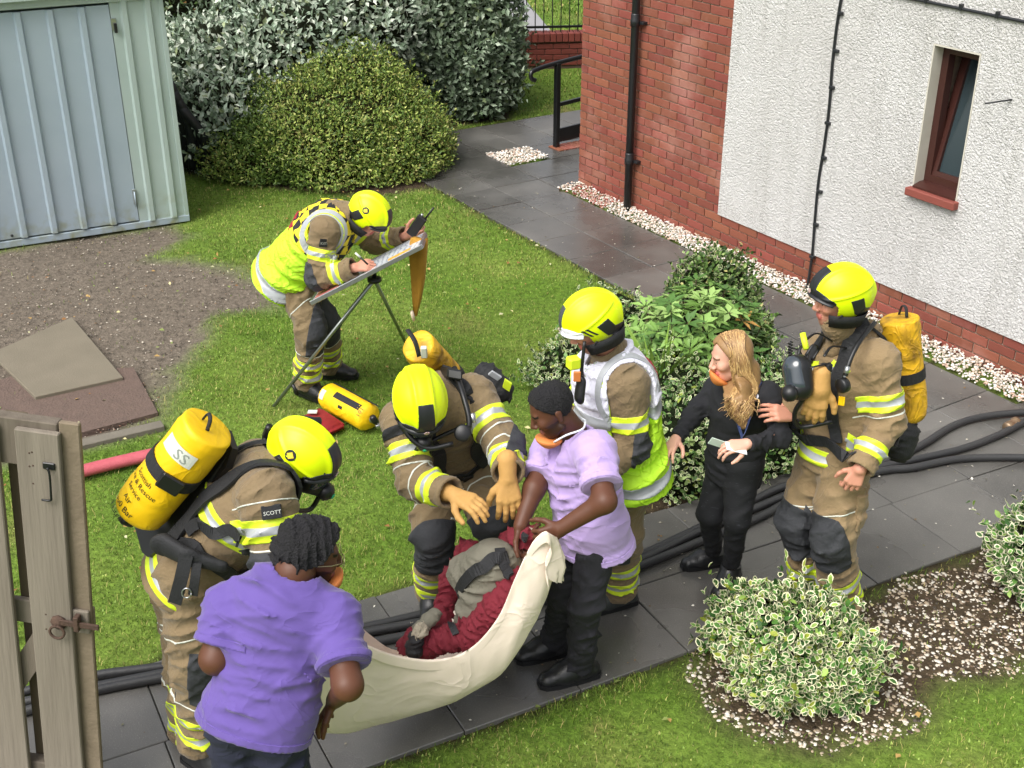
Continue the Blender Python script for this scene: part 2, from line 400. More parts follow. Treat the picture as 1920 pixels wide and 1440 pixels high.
# bricks
RU = 2.10; PL = .3125
BH, BL, JT = .075, .225, .010
cells = []
for k in range(0, 40):
    z0 = .01 + k * BH
    umax = RU if z0 + BH > PL + .002 else 7.4
    off = (-BL / 2 if k % 2 else 0)
    u = off
    while u < umax:
        a, b_ = max(u, 0), min(u + BL, umax); u += BL
        if b_ - a < .05: continue
        cells.append((a, b_, z0))
def px_area(c):
    p = B((c[0] + c[1]) / 2, 0, c[2]) - V((0, 0, CAM_H)); zc = p.y * _cp - p.z * _sp
    x = 960 + FPX * p.x / zc; y = 720 - FPX * (p.y * _sp + p.z * _cp) / zc
    vis = (0 < x < 1960) and (-15 < y < 1440)
    return (c[1] - c[0]) / zc ** 2 * (1 if vis else 1e-3)
cells.sort(key=px_area, reverse=True)
bcache = {}
def brick_mesh(l):
    k = round(l, 3)
    if k not in bcache:
        bm = bmesh.new(); box_bm(bm, V((0, 0, 0)), V((l / 2 - JT / 2, 0, 0)), V((0, .006, 0)), V((0, 0, (BH - JT) / 2)), .0025)
        bmesh.ops.recalc_face_normals(bm, faces=bm.faces)
        me = bpy.data.meshes.new('brick'); bm.to_mesh(me); bm.free(); me.materials.append(m_brick); bcache[k] = me
    return bcache[k]
ang_w = math.atan2(U.y, U.x)
for c in cells[:300]:
    o = bpy.data.objects.new('brick', brick_mesh(c[1] - c[0])); COL.objects.link(o); o.parent = bld; o.matrix_parent_inverse = wmat(bld).inverted()
    o.location = B((c[0] + c[1]) / 2, random.uniform(-.0015, .0015), c[2] + BH / 2); o.rotation_euler = (0, random.uniform(-.006, .006), ang_w)
m_brick2 = m_brick.copy(); m_brick2.name = 'brick_clay_mass'
for nd in list(m_brick2.node_tree.nodes):
    if nd.type == 'OBJECT_INFO':
        gi = m_brick2.node_tree.nodes.new('ShaderNodeNewGeometry')
        for l in list(nd.outputs['Random'].links):
            m_brick2.node_tree.links.new(gi.outputs['Random Per Island'], l.to_socket)
bm = bmesh.new()
for c in cells[300:]:
    box_bm(bm, B((c[0] + c[1]) / 2, random.uniform(-.0015, .0015), c[2] + BH / 2), U * ((c[1] - c[0]) / 2 - JT / 2), N_ * .006, Z * ((BH - JT) / 2))
tag(frombm('brick_rows', bm, m_brick2, bld), kind='stuff')
# white roughcast, thickness .02, with the window opening left free
def harl_extra(m, t, N, L, b, co, col):
    v = N.new('ShaderNodeTexVoronoi'); v.inputs['Scale'].default_value = 60; L.new(co, v.inputs['Vector'])
    n = N.new('ShaderNodeTexNoise'); n.inputs['Scale'].default_value = 52; n.inputs['Detail'].default_value = 3; n.inputs['Distortion'].default_value = 1.2; L.new(co, n.inputs['Vector'])
    ad = N.new('ShaderNodeMath'); ad.operation = 'SUBTRACT'; L.new(n.outputs['Fac'], ad.inputs[0])
    mu = N.new('ShaderNodeMath'); mu.operation = 'MULTIPLY'; mu.inputs[1].default_value = .35; L.new(v.outputs['Distance'], mu.inputs[0]); L.new(mu.outputs[0], ad.inputs[1])
    bp = N.new('ShaderNodeBump'); bp.inputs['Strength'].default_value = 1.; bp.inputs['Distance'].default_value = .020
    L.new(ad.outputs[0], bp.inputs['Height']); L.new(bp.outputs[0], b.inputs['Normal'])
    mp = N.new('ShaderNodeMapping'); mp.inputs['Scale'].default_value = (3.5, 3.5, .35); L.new(co, mp.inputs['Vector'])
    ns = N.new('ShaderNodeTexNoise'); ns.inputs['Scale'].default_value = 2.; ns.inputs['Detail'].default_value = 7; ns.inputs['Roughness'].default_value = .65; L.new(mp.outputs[0], ns.inputs['Vector'])
    rs = N.new('ShaderNodeMapRange'); rs.inputs['From Min'].default_value = .5; rs.inputs['From Max'].default_value = .72; rs.inputs['To Max'].default_value = .28; L.new(ns.outputs['Fac'], rs.inputs['Value'])
    ms = N.new('ShaderNodeMix'); ms.data_type = 'RGBA'; ms.inputs['B'].default_value = (*lin('#8f8d82'), 1); L.new(rs.outputs[0], ms.inputs['Factor']); L.new(col, ms.inputs['A']); L.new(ms.outputs['Result'], b.inputs['Base Color'])
m_harl = mat('white_roughcast', lin('#d2d1cf'), lin('#c5c3c0'), scale=1.1, detail=8, rough=.92, spec=.2, contrast=(.4, .75), extra=harl_extra)
bm = bmesh.new(); T_ = .02
slabpiece(bm, RU, WU0, -.006, T_, PL, WALL_TOP); slabpiece(bm, WU1, 9, -.006, T_, PL, WALL_TOP)
slabpiece(bm, WU0, WU1, -.006, T_, PL, WZ0); slabpiece(bm, WU0, WU1, -.006, T_, WZ1, WALL_TOP)
frombm('white_render', bm, m_harl, bld)
m_plain = mat('smooth_plaster', lin('#cfcbc0'), lin('#b5b0a2'), scale=6, rough=.8)
bm = bmesh.new(); slabpiece(bm, WU0 + .001, WU0 + .012, -.15, T_ + .002, WZ0, WZ1); slabpiece(bm, WU1 - .012, WU1 - .001, -.15, T_ + .002, WZ0, WZ1); slabpiece(bm, WU0 + .012, WU1 - .012, -.15, T_ + .002, WZ1 - .012, WZ1 - .001)
frombm('window_reveal', bm, m_plain, bld)
m_frame = mat('brown_frame', lin('#4a2b25'), lin('#381e1a'), scale=3, detail=6, stretch=(1, 1, .1), rough=.35)
win = bpy.data.objects.new('window', None); COL.objects.link(win); win.location = B(WU0, -.1, WZ0); win.parent = bld; win.matrix_parent_inverse = wmat(bld).inverted()
bm = bmesh.new(); fw = .055; a0, a1, z0, z1 = WU0 + .013, WU1 - .013, WZ0 + .03, WZ1 - .014
slabpiece(bm, a0, a0 + fw, -.14, -.075, z0, z1); slabpiece(bm, a1 - fw, a1, -.14, -.075, z0, z1)
slabpiece(bm, a0 + fw, a1 - fw, -.14, -.075, z0, z0 + fw); slabpiece(bm, a0 + fw, a1 - fw, -.14, -.075, z1 - fw, z1)
frombm('frame', bm, m_frame, win)
piv = B(0, -.11, z0 + fw * .5); tl = R(11)
def SB(u, n, zz):        # sash coordinates: tilted inward about its foot
    p = B(u, 0, 0) ; d = -N_ * math.sin(tl) + Z * math.cos(tl); q = N_ * math.cos(tl) + Z * math.sin(tl)
    return V((p.x, p.y, 0)) + N_ * (-.11) + Z * (z0 + fw * .4) + d * zz + q * n
def sashpiece(bm, u0, u1, n0, n1, h0, h1):
    vs = [bm.verts.new(SB(u_, n__, h_)) for u_ in (u0, u1) for n__ in (n0, n1) for h_ in (h0, h1)]
    for f in [(0, 1, 3, 2), (4, 6, 7, 5), (0, 4, 5, 1), (2, 3, 7, 6), (0, 2, 6, 4), (1, 5, 7, 3)]: bm.faces.new([vs[i] for i in f])
bm = bmesh.new(); hh = z1 - z0 - fw; b0, b1 = a0 + .03, a1 - .03; sw = .06
sashpiece(bm, b0, b0 + sw, -.03, .03, 0, hh); sashpiece(bm, b1 - sw, b1, -.03, .03, 0, hh)
sashpiece(bm, b0 + sw, b1 - sw, -.03, .03, 0, sw); sashpiece(bm, b0 + sw, b1 - sw, -.03, .03, hh - sw, hh)
frombm('sash', bm, m_frame, win)
bm = bmesh.new(); sashpiece(bm, b0 + sw + .001, b1 - sw - .001, -.006, .006, sw + .001, hh - sw - .001)
frombm('pane', bm, mat('window_glass', lin('#39464a'), lin('#2b373b'), scale=2, rough=.06, spec=.9), win)
tube('stay', [SB(b0 + .01, .0, hh * .55), B(b0 + .005, -.10, z0 + hh * .62)], .006, m_frame, win)
box('handle', B(b0 + .03, -.2, z0 + .35), U * .012, N_ * .012, Z * .025, mat('grey_metal', lin('#8e9092'), rough=.35, metal=.8), win)
bm = bmesh.new()
prof = [(-.14, .031), (-.04, .031), (.035, .012), (.035, -.002), (-.14, -.002)]
for s_ in (a0, a1): [bm.verts.new(B(s_, n__, WZ0 + h_)) for n__, h_ in prof]
bm.verts.ensure_lookup_table(); k = len(prof)
for i in range(k): bm.faces.new([bm.verts[i], bm.verts[(i + 1) % k], bm.verts[k + (i + 1) % k], bm.verts[k + i]])
bm.faces.new([bm.verts[i] for i in range(k)][::-1]); bm.faces.new([bm.verts[k + i] for i in range(k)])
frombm('inner_sill', bm, m_frame, win)
box('sill', B((WU0 + WU1) / 2, -.02, WZ0 - .032), U * ((WU1 - WU0) / 2 + .02), N_ * .095, Z * .0285, mat('red_sill', lin('#8d4a3f'), lin('#7a4036'), scale=12, rough=.7, bump=.2), win, .006)
# drainpipe
m_black = mat('black_plastic', lin('#26282b'), lin('#1d1f22'), scale=8, rough=.38, spec=.5)
pipe = bpy.data.objects.new('drainpipe', None); COL.objects.link(pipe); pipe.location = B(.86, .06, 0); pipe.parent = bld; pipe.matrix_parent_inverse = wmat(bld).inverted()
PU, PN = .90, .075
tube('pipe', [B(PU, PN, -.02), B(PU, PN, WALL_TOP)], .036, m_black, pipe, 16)
for zz in (.46, 1.72, 3.1, 4.4):
    lathe('socket', B(PU, PN, zz), Z, [(0, .038), (0, .044), (.05, .044), (.06, .04), (.10, .04), (.11, .037)], m_black, pipe, 16)
    box('bracket', B(PU + .055, .03, zz + .03), U * .03, N_ * .028, Z * .012, m_black, pipe, .003)
# cables with clips
def cable(pts, clips, r=.011):
    k = bpy.data.objects.new('wall_cable', None); COL.objects.link(k); k.location = pts[0]; k.parent = bld; k.matrix_parent_inverse = wmat(bld).inverted()
    tube('cable', spline(pts, 5), r, m_black, k, 8)
    for c, sd in clips: box('cable_clip', c, sd * .022, N_ * .014, (sd.cross(N_)) * .012, m_black, k, .003)
CU = 3.24
cable([B(CU + .012 * math.sin(i * 1.7), T_ + .012, .02 + i * .3) for i in range(18)], [(B(CU + .016, T_ + .014, .3 + i * .27), U) for i in range(8)])
cable([B(3.3 + i * .5, T_ + .012, 2.39 - .004 * i) for i in range(11)], [(B(3.72 + i * .29, T_ + .014, 2.398 - .003 * i), Z) for i in range(6)])
tube('overflow_pipe', [B(4.80, T_ - .01, 1.885), B(4.72, T_ + .16, 1.865)], .006, m_black, bld, 8)
# ---- pebble strip along the wall and the small pebble bed (uncountable)
def stone_lib(n=10, sub=1):
    lib = []
    for i in range(n):
        bm = bmesh.new(); bmesh.ops.create_icosphere(bm, subdivisions=sub, radius=1)
        sc = V((random.uniform(.7, 1.2), random.uniform(.6, 1), random.uniform(.4, .75)))
        vs = np.array([[v.co.x * sc.x * random.uniform(.8, 1.15), v.co.y * sc.y * random.uniform(.8, 1.15), v.co.z * sc.z * random.uniform(.8, 1.15)] for v in bm.verts])
        fs = np.array([[v.index for v in f.verts] for f in bm.faces]); bm.free(); lib.append((vs, fs))
    return lib
STONES = stone_lib()
def scatter_stones(name, pts, sizes, cols, m, parent=None, flat=1.):
    VV, FF, CC = [], [], []; o = 0
    for p, s, c in zip(pts, sizes, cols):
        vs, fs = STONES[random.randrange(len(STONES))]
        a = random.uniform(0, 6.28); ca, sa = math.cos(a), math.sin(a); tx, ty = random.uniform(-.5, .5), random.uniform(-.5, .5)
        x = vs[:, 0] * ca - vs[:, 1] * sa; y = vs[:, 0] * sa + vs[:, 1] * ca; zz = vs[:, 2] * flat + x * tx * .5 + y * ty * .5
        VV.append(np.stack([x, y, zz], 1) * s + np.array(p)); FF.append(fs + o); CC.append(np.repeat(np.array(c)[None], len(vs), 0)); o += len(vs)
    return fast_mesh(name, np.concatenate(VV), np.concatenate(FF).ravel(), 3, m, parent, np.concatenate(CC))
m_stone = mat('pebble', (0, 0, 0), attr='Col', rough=.6, spec=.4, bump=.2, bscale=80)
pal_w = [cc(h) for h in ('#e8e3da', '#dcd3c6', '#d8cdc0', '#e9e6e2', '#cdbfae', '#c9a995', '#efece8', '#b8aa98')]
pal_r = [cc(h) for h in ('#a05a4c', '#8f5247', '#b98678', '#d0b4aa')]
pts, sz, cs = [], [], []
for i in range(5600):
    u_ = random.uniform(-.02, 7.2); n__ = random.uniform(.005, .235); lay = random.random()
    p = B(u_, n__, .004 + lay * .03 + .05 * max(0, (u_ - 1.5) / 6) * (1 - n__ / .26) + .018 * (1 - n__ / .24))
    pts.append(p); sz.append(random.uniform(.009, .017)); cs.append(random.choice(pal_r if (abs(u_ - .42) < .32 and random.random() < .55) else pal_w) * random.uniform(.85, 1.05))
tag(scatter_stones('white_pebbles', pts, sz, cs, m_stone), 'strip of white pebbles along the wall foot', 'pebbles', kind='stuff')
pts, sz, cs = [], [], []
for i in range(900):
    p = B(random.uniform(-1.40, -.95), random.uniform(-.3, .24), random.uniform(-.01, .02)); pts.append(p); sz.append(random.uniform(.009, .018)); cs.append(random.choice(pal_w) * random.uniform(.9, 1.08))
tag(scatter_stones('pebble_patch', pts, sz, cs, m_stone), 'small patch of white pebbles by the handrail post', 'pebbles', kind='stuff')
# brick edging by the handrail
edg = empty('brick_edging', B(-1.1, -.55, 0), 'short row of brick edging under the handrail', 'edging')
for i in range(9):
    o = bpy.data.objects.new('brick', brick_mesh(BL)); COL.objects.link(o); o.parent = edg; o.matrix_parent_inverse = wmat(edg).inverted()
    o.matrix_basis = Matrix.Translation(B(-1.16, -.52 - i * .08, .012)) @ Matrix.Rotation(ang_w, 4, 'Z') @ Matrix.Rotation(R(90), 4, 'X')

# ---- handrail by the corner
m_rail = mat('black_gloss_paint', lin('#17181a'), rough=.28, spec=.6)
hp = G(1043, 278); rdir = V((.80, .60, 0)).normalized()
rail = empty('handrail', hp, 'black metal handrail with curled end beside the brick corner', 'handrail')
RH = .93
box('post', hp + Z * (RH / 2 - .02), rdir * .028, rdir.cross(Z) * .028, Z * (RH / 2 + .02), m_rail, rail, .004)
d0 = hp + Z * RH
tube('top_rail', spline([d0 - rdir * .30 + Z * (-.14), d0 - rdir * .345 + Z * (-.12), d0 - rdir * .36 + Z * (-.07), d0 - rdir * .30 + Z * (-.035), d0 + Z * .0, d0 + rdir * .8 + Z * .05, d0 + rdir * 2.2 + Z * .14], 6), .024, m_rail, rail, 10)
box('middle_rail', hp + rdir * 1.05 + Z * .53, rdir * 1.02 + Z * .05, rdir.cross(Z) * .014, Z * .02, m_rail, rail)
box('kick_rail', hp + rdir * 1.05 + Z * .17, rdir * 1.02 + Z * .03, rdir.cross(Z) * .012, Z * .075, m_rail, rail)
box('post', hp + rdir * 2.1 + Z * (RH / 2 + .05), rdir * .028, rdir.cross(Z) * .028, Z * (RH / 2 + .1), m_rail, rail, .004)

# ---- garden wall with railings, far path and far lawn
gw0 = G(860, 131); gw1 = G(1100, 125); gdir = (gw1 - gw0).normalized(); gnor = V((gdir.y, -gdir.x, 0))
gw = empty('garden_wall', gw0, 'low red brick garden wall with brick on edge coping', 'garden wall')
GH = .36; L0, L1 = -3.0, 5.0
def GW(a, b, z): return gw0 + gdir * a + gnor * b + Z * z
box('wall_core', GW((L0 + L1) / 2, -.115, GH / 2 - .05), gdir * ((L1 - L0) / 2), gnor * .105, Z * (GH / 2 + .05), mat('dark_mortar', lin('#5b4740'), rough=.95), gw)
m_brickd = mat('brick_dark', lin('#7d3a30'), lin('#642c26'), scale=9, rough=.8, rand=.2, bump=.3, bscale=90)
gcache = {}
def gbrick(c, lx, lz, ly=.008, m_=m_brickd):
    k = (round(lx, 3), round(lz, 3), round(ly, 3))
    if k not in gcache:
        bm = bmesh.new(); box_bm(bm, V((0, 0, 0)), V((lx, 0, 0)), V((0, ly, 0)), V((0, 0, lz)), .003)
        bmesh.ops.recalc_face_normals(bm, faces=bm.faces); me = bpy.data.meshes.new('brick'); bm.to_mesh(me); bm.free(); me.materials.append(m_); gcache[k] = me
    o = bpy.data.objects.new('brick', gcache[k]); COL.objects.link(o); o.parent = gw; o.matrix_parent_inverse = wmat(gw).inverted(); o.location = c
    o.rotation_euler = (0, 0, math.atan2(gdir.y, gdir.x)); return o
for k in range(4):
    for i in range(12):
        a = -.5 + i * .225 + (.1125 if k % 2 else 0)
        gbrick(GW(a, -.004, .03 + k * .075 + .0325), .1075, .0325)
for i in range(30): gbrick(GW(-.55 + i * .084, -.10, GH + .045), .037, .055, .125, m_brickd)
fen = empty('railing', GW(0, -.1, GH + .1), 'black iron railing with ball tops on the garden wall', 'railing')
ctop = GH + .10
for i in range(-8, 34):
    a = i * .118; pb = GW(a, -.1, ctop)
    ob = bpy.data.objects.new('bar', bpy.data.meshes.get('railing_bar') or bpy.data.meshes.new('railing_bar'))
    if len(ob.data.vertices) == 0:
        b2 = bmesh.new(); tube_bm(b2, [V((0, 0, -.02)), V((0, 0, .86))], .0075, 6); lathe_bm(b2, V((0, 0, .855)), Z, [(0, .006), (.008, .016), (.02, .02), (.032, .016), (.04, .004)], 8)
        bmesh.ops.recalc_face_normals(b2, faces=b2.faces); b2.to_mesh(ob.data); b2.free(); ob.data.materials.append(m_rail)
    COL.objects.link(ob); ob.parent = fen; ob.matrix_parent_inverse = wmat(fen).inverted(); ob.location = pb
for hz in (.07, .76): box('cross_rail', GW(1.5, -.1, ctop + hz), gdir * 3.2, gnor * .008, Z * .016, m_rail, fen)
m_asph = mat('far_asphalt', lin('#9b9a9c'), lin('#88878a'), scale=3, rough=.6)
pyd('far_path', [V((-6, 19.0, -.012)), V((.15, 19.0, -.012)), V((.62, 19.75, -.012)), V((.1, 23.5, -.012)), V((-2.5, 30, -.012)), V((-9, 30, -.012))], [(0, 1, 2, 3, 4, 5)], m_asph)
tag(bpy.data.objects['far_path'], kind='structure')
# ================================================================== GRASS AND SHRUBS
m_leaf = mat('leaf', (0, 0, 0), attr='Col', rough=.5, spec=.35)
m_grass = mat('grass_blade', (0, 0, 0), attr='Col', rough=.6, spec=.2)
def grass(name, label, x0, x1, y0, y1, dens, seed, hmin=.012, hmax=.030, wid=.0032, keep=None):
    r = np.random.default_rng(seed)
    n = int((x1 - x0) * (y1 - y0) * dens)
    P = np.stack([r.uniform(x0, x1, n), r.uniform(y0, y1, n)], 1)
    # only where the picture's ground or a step beside it can show
    k = (np.abs(P[:, 0]) < .47 * P[:, 1] + 1.6); P = P[k]
    side, dirt, bed, shrub, bld_ = masks(P)
    pr = np.ones(len(P))
    pr *= np.clip(.5 + dirt / .22, .0, 1) ** 1.5 + .012
    pr *= np.clip(.30 + bed / .6, .06, 1); pr *= np.clip(.5 + shrub / .2, .03, 1)
    wn = np.clip(noise2(P, 2.6, 21) * 1.3 - .75, 0, 1) + np.clip(noise2(P, 7, 22) * 1.6 - 1.25, 0, 1)
    pr *= 1 - .8 * np.clip(wn, 0, 1); pr *= np.clip(.75 + .5 * noise2(P, 13, 29), .25, 1)
    pr *= (side > .004) & (bld_ > .05)
    if keep is not None: pr *= keep(P)
    P = P[r.random(len(P)) < pr]; n = len(P)
    side = np.minimum(dpoly(P, POLY_SIDE), dpoly(P, POLY_FRONT))
    lush = np.clip(noise2(P, 1.7, 31) * .6 + .5, 0, 1)
    h = r.uniform(hmin, hmax, n) * (.7 + .5 * lush); tuft = np.clip(noise2(P, 9, 33) - .35, 0, 1) * .03; h = h + tuft * r.random(n)
    wide = r.random(n) < .10                       # clover and moss leaves
    wd_ = np.where(wide, wid * 3.2, wid * r.uniform(.7, 1.3, n)); h = np.where(wide, h * .45, h)
    a = r.uniform(0, 2 * np.pi, n); lean = r.uniform(.1, 1.0, n) * h
    ca, sa = np.cos(a), np.sin(a); b = r.uniform(0, 2 * np.pi, n)
    z0 = gz(P) - .014
    base = np.c_[P, z0]
    side_v = np.c_[-sa, ca, np.zeros(n)] * (wd_ / 2)[:, None]
    fwd = np.c_[ca * lean, sa * lean, np.zeros(n)]; up = np.c_[np.zeros(n), np.zeros(n), h]
    v0, v1 = base - side_v, base + side_v
    v2, v3 = base + fwd * .45 + up * .7 + side_v * .7, base + fwd * .45 + up * .7 - side_v * .7
    v4 = base + fwd * 1.3 + up
    VV = np.stack([v0, v1, v2, v3, v4], 1).reshape(-1, 3); i = np.arange(n)[:, None] * 5
    F = np.concatenate([i + 0, i + 1, i + 2, i + 0, i + 2, i + 3, i + 3, i + 2, i + 4], 1).reshape(-1)
    ca_, cb_, cd_ = cc('#66822a'), cc('#8e994a'), cc('#4d6a22')
    t = np.clip(noise2(P, 2.2, 35) * .45 + .3 * noise2(P, 7.5, 37) + .42 + r.normal(0, .24, n), 0, 1)
    col = mixc(np.repeat(cd_[None], n, 0), ca_, np.clip(t * 2, 0, 1)); col = mixc(col, cb_, np.clip(t * 2 - 1, 0, 1))
    dry = (r.random(n) < .10 + .25 * np.clip(noise2(P, 3.1, 36), 0, 1)); col[dry] = cc('#a89d62')
    col = col * r.uniform(.6, 1.3, n)[:, None]; col[wide] = col[wide] * .6 + cc('#9db562') * .5
    o = fast_mesh(name, VV, F, 3, m_grass, None, np.repeat(col, 5, 0))
    return tag(o, label, 'grass', kind='stuff')
grass('lawn_grass', 'short mown grass of the lawn', -4.5, 1.9, 4.4, 9.2, 7500, 41)
grass('far_lawn_grass', 'short mown grass towards the shed and hedge', -5, 1.2, 9.2, 13.4, 3800, 42, .014, .034, .0044)
grass('near_lawn_grass', 'grass at the near edge of the path', -1.6, 3.2, 2.8, 6.4, 9000, 43, .012, .032, .0032, keep=lambda P: ((P - np.array(xy(P0))) @ np.array(xy(F_)) > .5))
grass('back_lawn_grass', 'grass strip before the garden wall', -3, 3.5, 14.2, 17.2, 1100, 44, .02, .045, .008)
grass('outer_lawn_grass', 'grass beyond the garden wall', -1.5, 4.5, 17.6, 25, 420, 45, .03, .06, .016, keep=lambda P: (P[:, 0] > np.interp(P[:, 1], [17, 19, 19.75, 23.5, 26], [-9, -9 if False else .15, .62, .1, -.6])) | (P[:, 1] < 18.95))

def fscatter(name, label, poly, n, smin, smax, pal, seed, zoff=.0, flat=.6, margin=0.):
    r = np.random.default_rng(seed); xs_ = [p[0] for p in poly]; ys_ = [p[1] for p in poly]
    P = np.stack([r.uniform(min(xs_), max(xs_), n), r.uniform(min(ys_), max(ys_), n)], 1)
    k = dpoly(P, poly) + .12 * noise2(P, 6, seed) < margin; side = np.minimum(dpoly(P, POLY_SIDE), dpoly(P, POLY_FRONT)); P = P[k & (side > .0) & (P[:, 1] < 12) & (np.abs(P[:, 0]) < .47 * P[:, 1] + 1)]
    zz = gz(P) - .024 + zoff
    pts = np.c_[P, zz]; sz = smin + (smax - smin) * r.random(len(P)) ** 2.5
    o = scatter_stones(name, pts, sz, [pal[r.integers(len(pal))] * r.uniform(.8, 1.1) for _ in pts], m_stone, None, flat)
    return tag(o, label, 'stones', kind='stuff')
pal_d = [cc(h) for h in ('#6e665a', '#857c70', '#4b443a', '#9d9282', '#b9b0a2', '#5a4e40', '#c9c0b0', '#40392f', '#8a7055')]
pal_b = [cc(h) for h in ('#e6dfd2', '#d8cdbc', '#cdc4b6', '#d9cfc0', '#b9a992', '#8f7f6c', '#e2dbd0', '#6d5a48', '#4d3c2e', '#3c3026', '#a5937c', '#cbb8a0', '#4a4238')]
fscatter('soil_chips', 'stone and bark chips on the bare soil', POLY_DIRT, 8500, .004, .013, pal_d, 51, .006)
fscatter('bed_gravel', 'gravel and bark in the planted bed', POLY_BED, 17000, .006, .019, pal_b, 52, .012, margin=-.03)
fscatter('shrub_bed_gravel', 'gravel and fallen leaves under the shrubs', POLY_SHRUB, 3000, .006, .014, pal_b, 53, .012, margin=.1)

def unit(a): return a / np.maximum(np.linalg.norm(a, axis=1, keepdims=True), 1e-9)
def lump_points(lumps, n, r, depth=.25, lump_amp=.10, zmin=.02, face=True):
    """points near the skin of a union of ellipsoids, with their outward direction"""
    areas = np.array([l[1][0] * l[1][1] + l[1][1] * l[1][2] + l[1][0] * l[1][2] for l in lumps]); w_ = areas / areas.sum()
    out, nor = [], []
    for li, (c, rad) in enumerate(lumps):
        m_ = int(n * w_[li] * 1.9); d = unit(r.normal(size=(m_, 3)))
        if face: d[:, 1] = np.where((d[:, 1] > .55) & (r.random(m_) < .8), -d[:, 1], d[:, 1])
        lump = 1 + lump_amp * (noise2(np.c_[d[:, 0] * 3 + d[:, 2] * 2, d[:, 1] * 3 - d[:, 2]], 1.8, 61 + li) + .6 * noise2(np.c_[d[:, 0] * 3 - d[:, 2] * 2, d[:, 1] * 3 + d[:, 2]], 4.2, 71 + li))
        rr = lump * (1 + .03 * r.normal(size=m_) - depth * r.random(m_) ** 2.2)
        p = np.array(c) + d * np.array(rad) * rr[:, None]; keep = p[:, 2] > zmin
        for lj, (c2, rad2) in enumerate(lumps):
            if lj != li: keep &= (np.linalg.norm((p - np.array(c2)) / np.array(rad2), axis=1) > .88)
        p = p[keep]; d_ = unit(d[keep] / np.array(rad)); out.append(p); nor.append(d_)
    P = np.concatenate(out); D = np.concatenate(nor); k = r.permutation(len(P))[:n]
    return P[k], D[k]
def leaf_mesh(name, P, A, Nn, ln, wd_, cols, parent, fold=.25, m=None):
    """diamond leaves: P base, A axis, Nn face normal"""
    A = unit(A); S_ = unit(np.cross(Nn, A)); Nn = unit(np.cross(A, S_))
    n = len(P); l = ln[:, None]; w2 = (wd_ / 2)[:, None]
    v0 = P; v1 = P + A * l * .5 + S_ * w2 + Nn * w2 * fold; v2 = P + A * l - Nn * l * .12; v3 = P + A * l * .5 - S_ * w2 + Nn * w2 * fold
    VV = np.stack([v0, v1, v2, v3], 1).reshape(-1, 3); i = np.arange(n)[:, None] * 4
    F = np.concatenate([i, i + 1, i + 2, i, i + 2, i + 3], 1).reshape(-1)
    return fast_mesh(name, VV, F, 3, m or m_leaf, parent, np.repeat(cols, 4, 0))
def varieg_mesh(name, P, A, Nn, ln, wd_, inner, rim, parent):
    """leaves with a pale rim round a green centre"""
    A = unit(A); S_ = unit(np.cross(Nn, A)); Nn = unit(np.cross(A, S_)); n = len(P); l = ln[:, None]; w2 = (wd_ / 2)[:, None]
    tt = [0, .3, .68, 1, .68, .3]; ss = [0, .85, .9, 0, -.9, -.85]; O, I1, I2 = [], [], []
    for t, s in zip(tt, ss):
        O.append(P + A * l * t + S_ * w2 * s + Nn * (abs(s) * .25 * w2 - l * .10 * t * t))
        t2, s2 = .5 + (t - .5) * .76, s * .68
        q = P + A * l * t2 + S_ * w2 * s2 + Nn * (abs(s2) * .25 * w2 - l * .10 * t2 * t2); I1.append(q); I2.append(q)
    VV = np.stack(O + I1 + I2, 1).reshape(-1, 3); i = np.arange(n)[:, None] * 18; F = []
    for k in range(6):
        k2 = (k + 1) % 6; F += [i + k, i + k2, i + 6 + k2, i + k, i + 6 + k2, i + 6 + k]
    for a, b, c in [(12, 13, 17), (13, 14, 16), (13, 16, 17), (14, 15, 16)]: F += [i + a, i + b, i + c]
    col = np.concatenate([np.repeat(rim[:, None], 12, 1), np.repeat(inner[:, None], 6, 1)], 1).reshape(-1, 3)
    return fast_mesh(name, VV, np.concatenate(F, 1).reshape(-1), 3, m_leaf, parent, col)
def core_mesh(lumps, parent, s=.84, col='#2a2818'):  # solid filler behind the leaves; the bush's inner shade is put into its dark colour
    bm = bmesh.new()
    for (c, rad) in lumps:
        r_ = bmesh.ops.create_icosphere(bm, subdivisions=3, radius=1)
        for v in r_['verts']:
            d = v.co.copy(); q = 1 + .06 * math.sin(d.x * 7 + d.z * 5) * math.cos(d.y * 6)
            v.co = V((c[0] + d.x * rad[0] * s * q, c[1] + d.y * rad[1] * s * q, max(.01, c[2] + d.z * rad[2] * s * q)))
    return frombm('shade_core', bm, mat('twig_shadow_' + col, lin(col), lin('#1c1d10'), scale=30, rough=1, bump=1, bscale=60, bdist=.03, spec=.1), parent)
def stems(parent, c, n, h, spread, r0=.008):
    bm = bmesh.new()
    for i in range(n):
        a = random.uniform(0, 6.28); tip = V(c) + V((math.cos(a) * spread * random.uniform(.4, 1), math.sin(a) * spread * random.uniform(.4, 1), h * random.uniform(.7, 1)))
        b0 = V(c) + V((math.cos(a) * spread * .12, math.sin(a) * spread * .12, -.03))
        tube_bm(bm, spline([b0, (b0 + tip) / 2 + V((random.uniform(-.05, .05), random.uniform(-.05, .05), .05)), tip], 3), [r0 * (1 - .6 * k / 6) for k in range(7)], 5)
    return frombm('stems', bm, mat('bark', lin('#5b4a38'), lin('#3d3124'), scale=20, rough=.9), parent)
